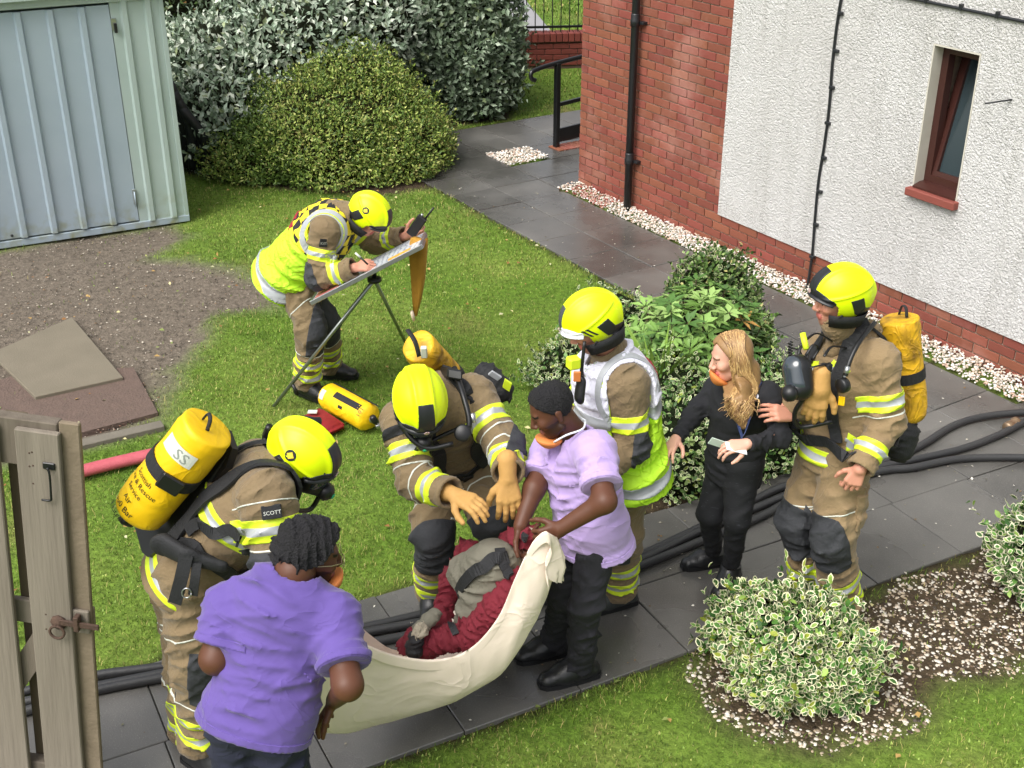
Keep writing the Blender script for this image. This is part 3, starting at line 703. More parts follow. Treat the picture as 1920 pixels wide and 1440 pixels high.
def shrub(name, label, lumps, n, ln, wd_, pal, wts, seed, out=.5, up=.35, depth=.25, lump=.10, core='#2a2818', varieg=None, base=None, cores=.84, cat='shrub', sprigs=0, patch=None):
    r = np.random.default_rng(seed)
    lumps = [(np.array(c, float), np.array(q, float)) for c, q in lumps]
    b = base if base is not None else (lumps[0][0][0], lumps[0][0][1], 0)
    root = empty(name, b, label, cat)
    P, D = lump_points(lumps, n, r, depth, lump)
    n = len(P); A = D * out + np.array([0, 0, up]) + r.normal(size=(n, 3)) * .55; Nn = D * .9 + np.array([0, 0, .5]) + r.normal(size=(n, 3)) * .45
    if sprigs:      # leafy shoots breaking the outline
        Ps, As, Ns = [], [], []
        Q, DQ = lump_points(lumps, sprigs, r, .05, lump)
        for q, dq in zip(Q, DQ):
            ax = unit((dq * .8 + np.array([0, 0, .6]) + r.normal(size=3) * .35)[None])[0]; L_ = r.uniform(2.0, 4.5) * ln
            for k in range(int(r.integers(7, 13))):
                t = r.random(); Ps.append(q + ax * L_ * t); a_ = ax * .55 + unit(r.normal(size=(1, 3)))[0] * .85; As.append(a_); Ns.append(ax + r.normal(size=3) * .4)
        P = np.concatenate([P, Ps]); A = np.concatenate([A, As]); Nn = np.concatenate([Nn, Ns]); n = len(P)
    L_ = ln * r.uniform(.7, 1.25, n); W_ = wd_ * r.uniform(.75, 1.2, n)
    pal_ = np.array([cc(h) for h in pal])
    ci = r.choice(len(pal), n, p=np.array(wts) / sum(wts))
    if patch is not None:                       # palette drifts over the bush
        sel = (noise2(np.c_[P[:, 0] + P[:, 2], P[:, 1] - P[:, 2]], patch[0], seed + 1) + .25 * r.normal(size=n)) > patch[1]
        ci = np.where(sel, r.choice(np.array(patch[2]), n), ci)
    col = pal_[ci] * r.uniform(.8, 1.15, n)[:, None]
    if varieg is not None:
        pl = r.random(n) < varieg[1]; rim = np.repeat(cc(varieg[0])[None], n, 0) * r.uniform(.85, 1.1, n)[:, None]
        rim = np.where(pl[:, None], rim, col)
        varieg_mesh('foliage', P, A, Nn, L_, W_, col, rim, root)
    else: leaf_mesh('foliage', P, A, Nn, L_, W_, col, root)
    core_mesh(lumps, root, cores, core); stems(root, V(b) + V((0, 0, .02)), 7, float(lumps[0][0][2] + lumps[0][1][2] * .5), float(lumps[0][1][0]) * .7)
    return root
PRIV = ['#7e9440', '#99a852', '#5c7530', '#aeb468', '#486028', '#888448']
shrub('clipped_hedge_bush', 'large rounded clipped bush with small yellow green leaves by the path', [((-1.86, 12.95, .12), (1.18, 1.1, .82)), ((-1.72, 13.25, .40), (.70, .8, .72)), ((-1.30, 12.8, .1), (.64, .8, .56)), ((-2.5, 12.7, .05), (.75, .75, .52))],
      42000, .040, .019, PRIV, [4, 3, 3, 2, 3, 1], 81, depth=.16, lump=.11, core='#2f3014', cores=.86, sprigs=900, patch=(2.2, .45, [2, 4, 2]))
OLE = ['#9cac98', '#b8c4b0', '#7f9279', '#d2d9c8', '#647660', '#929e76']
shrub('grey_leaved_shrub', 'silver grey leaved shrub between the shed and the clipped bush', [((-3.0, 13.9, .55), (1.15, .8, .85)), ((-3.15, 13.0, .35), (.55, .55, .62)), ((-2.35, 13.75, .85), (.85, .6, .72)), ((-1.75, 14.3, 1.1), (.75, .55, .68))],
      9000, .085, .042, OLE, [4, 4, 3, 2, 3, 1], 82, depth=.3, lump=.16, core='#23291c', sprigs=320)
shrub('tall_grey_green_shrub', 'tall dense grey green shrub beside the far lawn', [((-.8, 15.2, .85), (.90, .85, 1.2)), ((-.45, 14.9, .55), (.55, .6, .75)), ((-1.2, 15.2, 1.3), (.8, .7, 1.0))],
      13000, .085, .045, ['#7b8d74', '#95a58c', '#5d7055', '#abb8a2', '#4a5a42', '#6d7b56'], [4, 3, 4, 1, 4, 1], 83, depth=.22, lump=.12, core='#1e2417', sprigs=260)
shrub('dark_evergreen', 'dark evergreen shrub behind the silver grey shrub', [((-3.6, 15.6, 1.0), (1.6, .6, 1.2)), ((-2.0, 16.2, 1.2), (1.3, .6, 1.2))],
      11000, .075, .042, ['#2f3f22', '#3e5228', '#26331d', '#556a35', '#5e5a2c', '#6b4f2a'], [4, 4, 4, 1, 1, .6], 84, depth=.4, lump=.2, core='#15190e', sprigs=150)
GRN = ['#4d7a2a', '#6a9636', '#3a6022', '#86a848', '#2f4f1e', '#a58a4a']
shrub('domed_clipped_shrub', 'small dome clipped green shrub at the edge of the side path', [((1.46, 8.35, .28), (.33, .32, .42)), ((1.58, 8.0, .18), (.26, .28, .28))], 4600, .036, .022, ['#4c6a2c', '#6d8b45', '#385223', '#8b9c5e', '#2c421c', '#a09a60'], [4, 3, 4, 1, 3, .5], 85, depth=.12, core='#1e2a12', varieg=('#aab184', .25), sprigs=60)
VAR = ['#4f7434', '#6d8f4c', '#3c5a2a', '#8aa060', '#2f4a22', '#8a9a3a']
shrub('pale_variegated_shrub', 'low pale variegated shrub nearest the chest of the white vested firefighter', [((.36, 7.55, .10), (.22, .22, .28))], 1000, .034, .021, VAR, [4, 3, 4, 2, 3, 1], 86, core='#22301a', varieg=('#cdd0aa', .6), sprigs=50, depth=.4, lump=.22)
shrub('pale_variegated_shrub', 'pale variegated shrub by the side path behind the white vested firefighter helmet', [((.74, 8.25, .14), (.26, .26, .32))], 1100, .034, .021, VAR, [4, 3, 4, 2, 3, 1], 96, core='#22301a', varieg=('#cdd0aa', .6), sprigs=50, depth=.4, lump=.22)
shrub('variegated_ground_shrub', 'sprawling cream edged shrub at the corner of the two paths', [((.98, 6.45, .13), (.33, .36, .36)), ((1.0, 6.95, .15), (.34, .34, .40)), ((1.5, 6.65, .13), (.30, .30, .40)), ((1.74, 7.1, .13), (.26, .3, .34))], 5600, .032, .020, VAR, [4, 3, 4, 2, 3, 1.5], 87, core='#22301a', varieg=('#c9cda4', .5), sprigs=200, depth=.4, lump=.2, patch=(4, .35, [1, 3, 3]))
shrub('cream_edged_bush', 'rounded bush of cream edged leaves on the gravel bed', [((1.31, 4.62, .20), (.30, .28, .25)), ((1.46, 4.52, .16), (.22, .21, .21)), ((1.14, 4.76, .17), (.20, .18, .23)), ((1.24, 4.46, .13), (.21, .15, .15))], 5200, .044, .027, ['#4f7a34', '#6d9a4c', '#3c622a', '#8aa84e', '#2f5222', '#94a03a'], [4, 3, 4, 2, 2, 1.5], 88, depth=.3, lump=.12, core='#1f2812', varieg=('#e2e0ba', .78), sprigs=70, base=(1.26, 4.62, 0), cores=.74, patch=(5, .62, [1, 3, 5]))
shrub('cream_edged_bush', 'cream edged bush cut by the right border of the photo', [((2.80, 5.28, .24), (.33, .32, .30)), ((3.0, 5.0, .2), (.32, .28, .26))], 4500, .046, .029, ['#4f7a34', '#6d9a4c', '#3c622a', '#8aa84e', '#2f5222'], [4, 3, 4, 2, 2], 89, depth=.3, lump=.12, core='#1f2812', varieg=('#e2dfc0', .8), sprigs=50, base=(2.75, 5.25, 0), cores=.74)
# rhododendron: whorls of large leaves on stems
def rhodo(name, label, c, rad, nw, seed, L0=.11):
    r = np.random.default_rng(seed); root = empty(name, (c[0], c[1], 0), label, 'shrub')
    P, D = lump_points([(np.array(c, float), np.array(rad, float))], nw, r, .35, .15)
    PP, AA, NN, CC = [], [], [], []; bm = bmesh.new()
    pal = [cc(h) for h in ('#66883f', '#7d9e52', '#4d7034', '#8dab62', '#b58a4a')]
    for p, d in zip(P, D):
        ax = unit((d * .6 + np.array([0, 0, .9]))[None])[0]; k = int(r.integers(6, 10)); ph = r.uniform(0, 6.28); s = unit(np.cross(ax, [.3, .9, .1])[None])[0]; q = np.cross(ax, s)
        tc = pal[r.choice(5, p=[.34, .28, .24, .12, .02])]
        for j in range(k):
            a = ph + j * 6.283 / k + r.normal(0, .2); rad_ = s * np.cos(a) + q * np.sin(a); el = r.uniform(.05, .6)
            PP.append(p + rad_ * .008); AA.append(rad_ + ax * el); NN.append(ax * 1. - rad_ * el); CC.append(tc * r.uniform(.85, 1.15))
        tube_bm(bm, [V(p) - V(ax) * .10 - V((0, 0, .02)), V(p)], .004, 4)
    n = len(PP); leaf_mesh('foliage', np.array(PP), np.array(AA), np.array(NN), L0 * r.uniform(.7, 1.2, n), L0 * .36 * r.uniform(.8, 1.2, n), np.array(CC), root, .2)
    frombm('twigs', bm, mat('bark', (0, 0, 0)), root)['kind'] = 'stuff'
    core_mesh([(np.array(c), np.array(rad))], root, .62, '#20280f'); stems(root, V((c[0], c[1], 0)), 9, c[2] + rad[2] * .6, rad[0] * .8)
    return root
rhodo('rhododendron', 'green rhododendron with large leaves behind the woman', (1.2, 7.5, .30), (.46, .46, .46), 180, 91)
# strap leaved plant
def straps(name, label, c, n, h, seed):
    r = random.Random(seed); root = empty(name, c, label, 'plant'); bm = bmesh.new()
    for i in range(n):
        a = r.uniform(0, 6.28); L_ = h * r.uniform(.7, 1.1); o = V((math.cos(a), math.sin(a), 0)); sd = V((-o.y, o.x, 0)); w0 = r.uniform(.010, .018); b0 = V(c) + o * r.uniform(0, .06); ln_ = r.uniform(.1, .55)
        prev = None
        for k in range(6):
            t = k / 5; p = b0 + o * (L_ * ln_ * t * t) + Z * (L_ * (t - .25 * ln_ * t * t * t)); ww = w0 * (1 - t ** 3) + .001
            cur = (bm.verts.new(p - sd * ww), bm.verts.new(p + sd * ww + o * .002))
            if prev: bm.faces.new((prev[0], prev[1], cur[1], cur[0]))
            prev = cur
    frombm('leaves', bm, mat('strap_leaf', lin('#6b8f35'), lin('#8aa64a'), scale=6, rough=.45), root); return root
straps('strap_leaved_plant', 'clump of long strap leaves beside the rhododendron', V((.93, 7.05, .0)), 38, .75, 5)

# fallen leaves and grit
def flat_litter(name, label, polys, n, smin, smax, pal, seed, zf, outside=None):
    r = np.random.default_rng(seed); P = np.stack([r.uniform(-4, 3.2, n), r.uniform(3, 12, n)], 1)
    inside = np.zeros(n, bool)
    for q in polys: inside |= inpoly(P, q)
    if outside: 
        for q in outside: inside &= ~inpoly(P, q)
    P = P[inside]; n = len(P); A = np.c_[r.normal(size=(n, 2)), r.normal(0, .15, n)]; Nn = np.c_[r.normal(0, .25, (n, 2)), np.ones(n)]
    L_ = r.uniform(smin, smax, n); pal_ = np.array([cc(h) for h in pal]); o = leaf_mesh(name, np.c_[P, zf(P)], A, Nn, L_, L_ * r.uniform(.5, .8, n), pal_[r.integers(len(pal), size=n)], None)
    return tag(o, label, 'litter', kind='stuff')
flat_litter('path_grit', 'pale chips and grit scattered on the paving', [POLY_SIDE, POLY_FRONT], 2600, .008, .022, ['#b9b3a4', '#d8d4c8', '#8f8a78', '#6b6a52', '#77603f'], 56, lambda P: np.full(len(P), .011))
flat_litter('fallen_leaves', 'small fallen leaves lying on the lawn', [[(-4, 3), (3.2, 3), (3.2, 12), (-4, 12)]], 420, .02, .045, ['#a98a52', '#c9c08a', '#8a6238', '#b7b58e', '#7d8a4a'], 57, lambda P: gz(P) + .014, [POLY_SIDE, POLY_FRONT, POLY_BLD])
# ================================================================== FIGURE LIBRARY: distance fields turned into skins
def A3(v): return np.array([v[0], v[1], v[2]], np.float32)
_seed = [100]
def C(a, b, ra, rb=None, k=.03, flat=None, wr=0., wl=.05, end='', hollow=0., depth=.06, sub=False, tilt=1.0):
    """round-ended cone; flat=(direction, ratio) squashes; wr/wl folds; end 'a'/'b' cuts square; hollow = wall thickness at the cut end b"""
    _seed[0] += 1
    return dict(a=A3(a), b=A3(b), ra=ra, rb=rb if rb is not None else ra, k=k, flat=flat, wr=wr, wl=wl, end=end, hollow=hollow, depth=depth, sub=sub, seed=_seed[0], tilt=tilt)
def smin(a, b, k):
    h = np.clip(.5 + .5 * (b - a) / k, 0, 1); return b * (1 - h) + a * h - k * h * (1 - h)
def folds(q, v, t, r, ab, L):
    rs = np.random.default_rng(q['seed']); ph = rs.uniform(0, 6.28, 6); u_ = ab / L
    e1 = np.cross(u_, [.31, .87, .4]); e1 /= np.linalg.norm(e1); e2 = np.cross(u_, e1)
    x = (v @ e1) / np.maximum(r, .02); y = (v @ e2) / np.maximum(r, .02); s = t * L; tl = q['tilt']
    acc_ = 0; wl0 = q['wl']
    for k_ in range(5):
        th = rs.uniform(-1.1, 1.1) * tl * .8; la = wl0 * rs.uniform(.75, 2.1); p1, p2 = rs.uniform(0, 6.28, 2); kx, ky = rs.uniform(-1, 1, 2) * 1.6 * math.sin(th)
        w1 = np.sin(6.283 * s / la * math.cos(th) + kx * x * 2.2 + ky * y * 2.2 + 1.1 * np.sin(s * 11 + 1.9 * x + p2) + p1)
        acc_ = acc_ + (1 - np.abs(w1)) ** 2 * np.clip(.5 + .8 * np.sin(2.2 * x * rs.uniform(.5, 1.4) + 1.7 * y + s * rs.uniform(5, 14) + p2), 0, 1)
    fade = 1.
    if 'b' in q['end']: fade = np.clip((1 - t) * L / .05, 0, 1)
    if 'a' in q['end']: fade = fade * np.clip(t * L / .05, 0, 1)
    return -q['wr'] * 1.7 * (acc_ - .9) * fade
def prim_eval(P, q):
    a, b = q['a'], q['b']; ab = b - a; L = float(np.linalg.norm(ab)) + 1e-9
    v0 = P - a; t = (v0 @ ab) / (L * L)
    lo = 0. if 'a' not in q['end'] else -9.; hi = 1. if 'b' not in q['end'] else 9.
    tc = np.clip(t, lo, hi); tr = np.clip(t, 0, 1)
    v = v0 - tc[..., None] * ab; r = q['ra'] + (q['rb'] - q['ra']) * tr
    if q['flat'] is not None:
        f = A3(q['flat'][0]); f = f / np.linalg.norm(f); v = v + ((v @ f) * (1 / q['flat'][1] - 1))[..., None] * f
    n = np.linalg.norm(v, axis=-1)
    if q['wr']:
        mk = np.abs(n - r) < q['wr'] * 5 + .012
        n[mk] = n[mk] + folds(q, v[mk], t[mk], r[mk], ab, L)
    d = n - r
    if 'a' in q['end']: d = np.maximum(d, -t * L)
    if 'b' in q['end']: d = np.maximum(d, (t - 1) * L)
    if q['hollow']:
        d = np.maximum(d, -np.maximum(n - (r - q['hollow']), (1 - t) * L - q['depth']))
    return d
def surface_nets(D, org, h):
    S_ = D < 0; nx, ny, nz = D.shape
    cnt = np.zeros((nx - 1, ny - 1, nz - 1), np.float32); acc = np.zeros((nx - 1, ny - 1, nz - 1, 3), np.float32); edges = []
    for ax in range(3):
        s0 = [slice(None)] * 3; s1 = [slice(None)] * 3; s0[ax] = slice(0, -1); s1[ax] = slice(1, None)
        d0, d1 = D[tuple(s0)], D[tuple(s1)]; cr = S_[tuple(s0)] != S_[tuple(s1)]
        I = np.argwhere(cr)
        if len(I) == 0: edges.append(None); continue
        a, b = d0[cr], d1[cr]; t = a / (a - b); pos = I.astype(np.float32); pos[:, ax] += t
        o = [k for k in range(3) if k != ax]
        for da in (0, 1):
            for db in (0, 1):
                Cc = I.copy(); Cc[:, o[0]] -= da; Cc[:, o[1]] -= db
                ok = (Cc >= 0).all(1) & (Cc[:, 0] < nx - 1) & (Cc[:, 1] < ny - 1) & (Cc[:, 2] < nz - 1)
                c = Cc[ok]; np.add.at(cnt, (c[:, 0], c[:, 1], c[:, 2]), 1); np.add.at(acc, (c[:, 0], c[:, 1], c[:, 2]), pos[ok])
        edges.append((I, S_[tuple(s0)][cr], o))
    m = cnt > 0; idx = np.full(cnt.shape, -1, np.int64); idx[m] = np.arange(m.sum())
    verts = acc[m] / cnt[m][:, None] * h + np.array(org, np.float32); quads = []
    for ax in range(3):
        if edges[ax] is None: continue
        I, sg, o = edges[ax]
        ok = (I[:, o[0]] > 0) & (I[:, o[1]] > 0) & (I[:, o[0]] < D.shape[o[0]] - 1) & (I[:, o[1]] < D.shape[o[1]] - 1); I = I[ok]; sg = sg[ok]
        def cell(da, db):
            c = I.copy(); c[:, o[0]] -= da; c[:, o[1]] -= db; return idx[c[:, 0], c[:, 1], c[:, 2]]
        q = np.stack([cell(1, 1), cell(0, 1), cell(0, 0), cell(1, 0)], 1)
        fl = sg if ax != 1 else ~sg
        q = np.where(fl[:, None], q, q[:, ::-1]); quads.append(q)
    q = np.concatenate(quads); q = q[(q >= 0).all(1)]
    return verts, q
def field(prims, h, cut=None, pad=.03):
    lo = np.min([np.minimum(q['a'], q['b']) - max(q['ra'], q['rb']) * 1.05 for q in prims if not q['sub']], 0) - pad
    hi = np.max([np.maximum(q['a'], q['b']) + max(q['ra'], q['rb']) * 1.05 for q in prims if not q['sub']], 0) + pad
    n = np.ceil((hi - lo) / h).astype(int) + 1
    ax = [lo[i] + np.arange(n[i], dtype=np.float32) * h for i in range(3)]
    D = np.full(n, 1., np.float32)
    for q in prims:
        m = max(q['ra'], q['rb']) + q['k'] * 1.5 + q['wr'] * 2 + .02
        l = np.minimum(q['a'], q['b']) - m; u_ = np.maximum(q['a'], q['b']) + m
        sl = tuple(slice(max(0, int((l[i] - lo[i]) / h)), min(n[i], int((u_[i] - lo[i]) / h) + 2)) for i in range(3))
        if any(s.start >= s.stop for s in sl): continue
        X = np.stack(np.meshgrid(ax[0][sl[0]], ax[1][sl[1]], ax[2][sl[2]], indexing='ij'), -1)
        d = prim_eval(X, q)
        D[sl] = np.maximum(D[sl], -d) if q['sub'] else smin(D[sl], d, q['k'])
    if cut is not None:
        X = np.stack(np.meshgrid(*ax, indexing='ij'), -1); D = cut(X, D)
    return D, lo
def relax(v, q, it=2, lam=.5):
    n = len(v); e = np.concatenate([q[:, [0, 1]], q[:, [1, 2]], q[:, [2, 3]], q[:, [3, 0]]])
    deg = np.bincount(e[:, 0], minlength=n) + np.bincount(e[:, 1], minlength=n)
    for _ in range(it):
        s = np.zeros_like(v)
        for k in range(3): s[:, k] = np.bincount(e[:, 0], v[e[:, 1], k], n) + np.bincount(e[:, 1], v[e[:, 0], k], n)
        v = v + lam * (s / np.maximum(deg, 1)[:, None] - v)
    return v
def skin_of(prims, h, cut=None, it=1):
    D, lo = field(prims, h, cut); v, q = surface_nets(D, lo, h); return relax(v, q, it), q
def garment(name, prims, h, m, parent, cut=None, it=1, M=None, cols=None):
    v, q = skin_of(prims, h, cut, it)
    me = bpy.data.meshes.new(name); nf = len(q)
    me.vertices.add(len(v)); me.vertices.foreach_set('co', v.astype(np.float32).ravel())
    me.loops.add(nf * 4); me.loops.foreach_set('vertex_index', q.astype(np.int32).ravel())
    me.polygons.add(nf); me.polygons.foreach_set('loop_start', np.arange(0, nf * 4, 4, dtype=np.int32)); me.polygons.foreach_set('loop_total', np.full(nf, 4, np.int32))
    me.update(calc_edges=True)
    o = link(name, me, m, parent, True, world=(M is None))
    return o
def mesh_arrays(o):
    me = o.data; v = np.zeros(len(me.vertices) * 3, np.float32); me.vertices.foreach_get('co', v); v = v.reshape(-1, 3)
    q = np.zeros(len(me.loops), np.int32); me.loops.foreach_get('vertex_index', q)
    return v, q.reshape(-1, 4)
def patch(src, name, planes, m, parent, off=.004, filt=None, splits=(), pick=None, world=True, lift=.002):
    """a piece cut cleanly out of a quad skin by planes (point, outward normal), laid slightly proud of it"""
    v, q = mesh_arrays(src); c = v[q].mean(1)
    keep = np.ones(len(q), bool)
    if filt is not None: keep &= filt(c)
    for p, n in planes: keep &= ((c - A3(p)) @ A3(n)) < .03
    q = q[keep]
    if len(q) == 0: return None
    nrm = np.zeros_like(v); fn = np.cross(v[q[:, 2]] - v[q[:, 0]], v[q[:, 3]] - v[q[:, 1]])
    for k in range(4):
        for a in range(3): nrm[:, a] += np.bincount(q[:, k], fn[:, a], len(v))
    nrm = nrm / np.maximum(np.linalg.norm(nrm, axis=1, keepdims=True), 1e-9)
    u_, inv = np.unique(q, return_inverse=True); inv = inv.reshape(-1, 4)
    bm = bmesh.new(); bv = [bm.verts.new(x) for x in (v[u_] + nrm[u_] * off)]
    for f in inv:
        try: bm.faces.new([bv[i] for i in f])
        except ValueError: pass
    for p, n in planes:
        bmesh.ops.bisect_plane(bm, geom=bm.verts[:] + bm.edges[:] + bm.faces[:], plane_co=V(p), plane_no=V(n), clear_outer=True)
    for p, n in splits:
        bmesh.ops.bisect_plane(bm, geom=bm.verts[:] + bm.edges[:] + bm.faces[:], plane_co=V(p), plane_no=V(n))
    if len(bm.faces) == 0: bm.free(); return None
    if pick:
        for f in bm.faces: f.material_index = pick(f.calc_center_median())
    bm.normal_update()
    for v_ in bm.verts: v_.tag = False
    be = [e_ for e_ in bm.edges if e_.is_boundary]; ex_ = bmesh.ops.extrude_edge_only(bm, edges=be)
    nv = {x for x in ex_['geom'] if isinstance(x, bmesh.types.BMVert)}; src_n = {}
    for e_ in bm.edges:
        a_, b_ = e_.verts
        if (a_ in nv) != (b_ in nv):
            o_, w_ = (a_, b_) if a_ in nv else (b_, a_); src_n[o_] = w_.normal.copy()
    for o_, n_ in src_n.items(): o_.co -= n_ * (off + lift)
    me = bpy.data.meshes.new(name); bm.to_mesh(me); bm.free()
    return link(name, me, m, parent, True, world)
def seg_filter(a, b, r, t0=-.3, t1=1.3):
    a, b = A3(a), A3(b); ab = b - a
    def f(c):
        t = ((c - a) @ ab) / (ab @ ab); d = np.linalg.norm(c - a - t[:, None] * ab, axis=1); return (t > t0) & (t < t1) & (d < r)
    return f
def stripe(src, a, b, t, parent, width=.075, r=.14, name='reflective_stripe', mats=None, tiltv=None):
    """yellow-silver-yellow tape round a limb a-b at fraction t"""
    a, b = V(a), V(b); n = (b - a).normalized()
    if tiltv is not None: n = (n + V(tiltv)).normalized()
    c = a + (b - a) * t; L = (b - a).length
    p0, p1 = c - n * width / 2, c + n * width / 2
    pick = lambda q: 0 if abs((q - c).dot(n)) > width * .18 else 1
    return patch(src, name, [(p0, -n), (p1, n)], mats or [M_HIVIS, M_SILVER], parent, .003, seg_filter(a, b, r, t - (width + .06) / L, t + (width + .06) / L),
                 [(c - n * width * .18, n), (c + n * width * .18, n)], pick)
def bvh_of(objs):
    vs, fs = [], []; o = 0
    for ob in objs:
        v, q = mesh_arrays(ob); vs += [V(x) for x in v]; fs += [[int(i) + o for i in f] for f in q]; o += len(v)
    return BVHTree.FromPolygons(vs, fs)
def strap(name, pts, width, bvh, m, parent, off=.008, th=.006, n=8, loose=False):
    """webbing laid over a surface"""
    P = spline(pts, n); Q = []
    for p in P:
        if bvh is None: Q.append((p, None)); continue
        loc, nor, i, d = bvh.find_nearest(p)
        if nor.dot(p - loc) < 0 and d > .01: nor = (p - loc).normalized()
        Q.append((p if (loose and d > off * 2) else loc + nor * off, nor))
    bm = bmesh.new(); prev = None
    for _ in range(2):
        Q = [Q[0]] + [((Q[i - 1][0] + Q[i][0] * 2 + Q[i + 1][0]) / 4, (Q[i - 1][1] + Q[i][1] + Q[i + 1][1]).normalized() if Q[i][1] else None) for i in range(1, len(Q) - 1)] + [Q[-1]]
    for i, (p, nor) in enumerate(Q):
        d = (Q[min(i + 1, len(Q) - 1)][0] - Q[max(i - 1, 0)][0]).normalized(); nn = nor or V((0, -1, .3)); s = d.cross(nn)
        if s.length < 1e-5: s = V((1, 0, 0))
        s.normalize(); nn = s.cross(d).normalized()
        cur = [bm.verts.new(p + s * (width / 2 * sx) + nn * (th * sn)) for sx, sn in ((-1, 0), (-1, 1), (1, 1), (1, 0))]
        if prev:
            for k in range(4): bm.faces.new((prev[k], prev[(k + 1) % 4], cur[(k + 1) % 4], cur[k]))
        else: bm.faces.new(cur)
        prev = cur
    bm.faces.new(prev[::-1]); return frombm(name, bm, m, parent)

# ---- materials of the figures
def weave(m, t, N, L, b, co, col):
    pass
M_TAN = mat('tan_turnout_cloth', lin('#877659'), lin('#6f5e47'), scale=7, detail=6, rough=.92, bump=.5, bscale=70, bdist=.008, sheen=.15, crease=(6.5, .5, .022), spec=.2)
M_TAN2 = mat('tan_turnout_cloth_light', lin('#948061'), lin('#7d694c'), scale=7, detail=6, rough=.92, bump=.5, bscale=70, bdist=.008, sheen=.15, crease=(6.5, .5, .022), spec=.2)
M_PAD = mat('charcoal_pad', lin('#3a3c40'), lin('#2c2e32'), scale=10, rough=.8, bump=.5, bscale=50)
M_HIVIS = mat('fluorescent_yellow_tape', lin('#d8f02c'), lin('#cbe030'), scale=12, rough=.5)
M_SILVER = mat('silver_tape', lin('#aeb2b6'), lin('#9a9ea2'), scale=20, rough=.35, spec=.6)
def scuff(m_, t, N, L, b, co, col):
    mp = N.new('ShaderNodeMapping'); mp.inputs['Scale'].default_value = (60, 14, 40); mp.inputs['Rotation'].default_value = (.3, .5, .2); L.new(co, mp.inputs['Vector'])
    n = N.new('ShaderNodeTexNoise'); n.inputs['Scale'].default_value = 1.; n.inputs['Detail'].default_value = 6; n.inputs['Roughness'].default_value = .7; L.new(mp.outputs[0], n.inputs['Vector'])
    r_ = N.new('ShaderNodeMapRange'); r_.inputs['From Min'].default_value = .62; r_.inputs['From Max'].default_value = .74; r_.inputs['To Max'].default_value = .45; L.new(n.outputs['Fac'], r_.inputs['Value'])
    mx = N.new('ShaderNodeMix'); mx.data_type = 'RGBA'; mx.inputs['B'].default_value = (*lin('#5a5c20'), 1); L.new(r_.outputs[0], mx.inputs['Factor']); L.new(col, mx.inputs['A']); L.new(mx.outputs['Result'], b.inputs['Base Color'])
M_LIME = mat('lime_helmet', (.80, .98, .004), (.74, .93, .004), scale=5, rough=.42, spec=.4, contrast=(.35, .7), extra=scuff)
M_LIMEV = mat('lime_vest_cloth', (.55, .92, .03), (.46, .82, .03), scale=6, rough=.7, crease=(8, .8, .03))
M_WHITEV = mat('white_vest_cloth', lin('#e6e6f2'), lin('#d5d6e6'), scale=6, rough=.75, crease=(7, .6, .025))
M_BLK = mat('black_webbing', lin('#232427'), lin('#191a1c'), scale=30, rough=.75, bump=.3, bscale=120)
M_RUB = mat('black_rubber', lin('#1b1c1e'), lin('#141416'), scale=12, rough=.4, spec=.5)
M_BOOT = mat('black_leather', lin('#222325'), lin('#18191b'), scale=10, rough=.38, bump=.25, bscale=40)
M_YEL = mat('yellow_cylinder_cover', lin('#f2c70e'), lin('#e6b80a'), scale=4, detail=6, rough=.5, crease=(6, .5, .02))
M_YELD = mat('soiled_yellow_cover', lin('#e2ae1a'), lin('#7d5c1a'), scale=9, detail=8, rough=.6, crease=(9, .7, .025), contrast=(.47, .68))
M_GLOVE = mat('tan_leather_glove', lin('#c79a56'), lin('#b08850'), scale=14, rough=.75, bump=.3, bscale=60)
M_LBL = mat('white_label', lin('#d8dbd2'), lin('#c6cabf'), scale=10, rough=.45)
M_SCRUB = mat('purple_tunic', lin('#634f9a'), lin('#58468c'), scale=5, rough=.85, bump=.15, bscale=90, bdist=.004, sheen=.2, crease=(4.5, .55, .022))
M_SCRUBL = mat('lilac_tunic', lin('#b9a2d8'), lin('#ad95cc'), scale=5, rough=.85, bump=.15, bscale=90, bdist=.004, sheen=.2, crease=(4.5, .55, .022))
M_NAVY = mat('navy_trousers', lin('#23263a'), lin('#1b1e30'), scale=8, rough=.9, bump=.2, bscale=90, bdist=.005, crease=(7, .5, .02))
M_DARKT = mat('dark_trousers', lin('#26262c'), lin('#1c1c22'), scale=8, rough=.9, bump=.2, bscale=90, bdist=.005, crease=(7, .5, .02))
M_BLKTOP = mat('black_top', lin('#202126'), lin('#17181c'), scale=8, rough=.9, bump=.3, bscale=30)
M_LEG = mat('black_patterned_leggings', lin('#1a1b1f'), lin('#3a3c42'), scale=40, detail=2, rough=.8, contrast=(.62, .75), stretch=(1, 1, 4))
M_ORANGE = mat('orange_mask', lin('#e08a48'), lin('#d07a3c'), scale=14, rough=.7)
M_ELASTIC = mat('white_elastic', lin('#dfe4ea'), rough=.8)
M_METAL = mat('bright_metal', lin('#b9bcbf'), rough=.28, metal=.9)
M_GREEN = mat('green_knob', lin('#1f9a6a'), rough=.4)
M_VISOR = mat('clear_visor', lin('#c8d0d4'), rough=.1, trans=.75)
M_LENS = mat('mask_lens', lin('#3c454d'), lin('#2b3238'), scale=20, rough=.05, spec=1.)
M_RED = mat('red_canvas', lin('#a3262f'), lin('#8a2029'), scale=8, rough=.8, bump=.4, bscale=40)
M_SKIN = mat('skin', (0, 0, 0), attr='Col', rough=.5, spec=.35, bump=.15, bscale=200, bdist=.002)
M_HAIRB = mat('black_hair', lin('#17161a'), lin('#0e0d10'), scale=60, rough=.85, bump=1., bscale=120, bdist=.012)

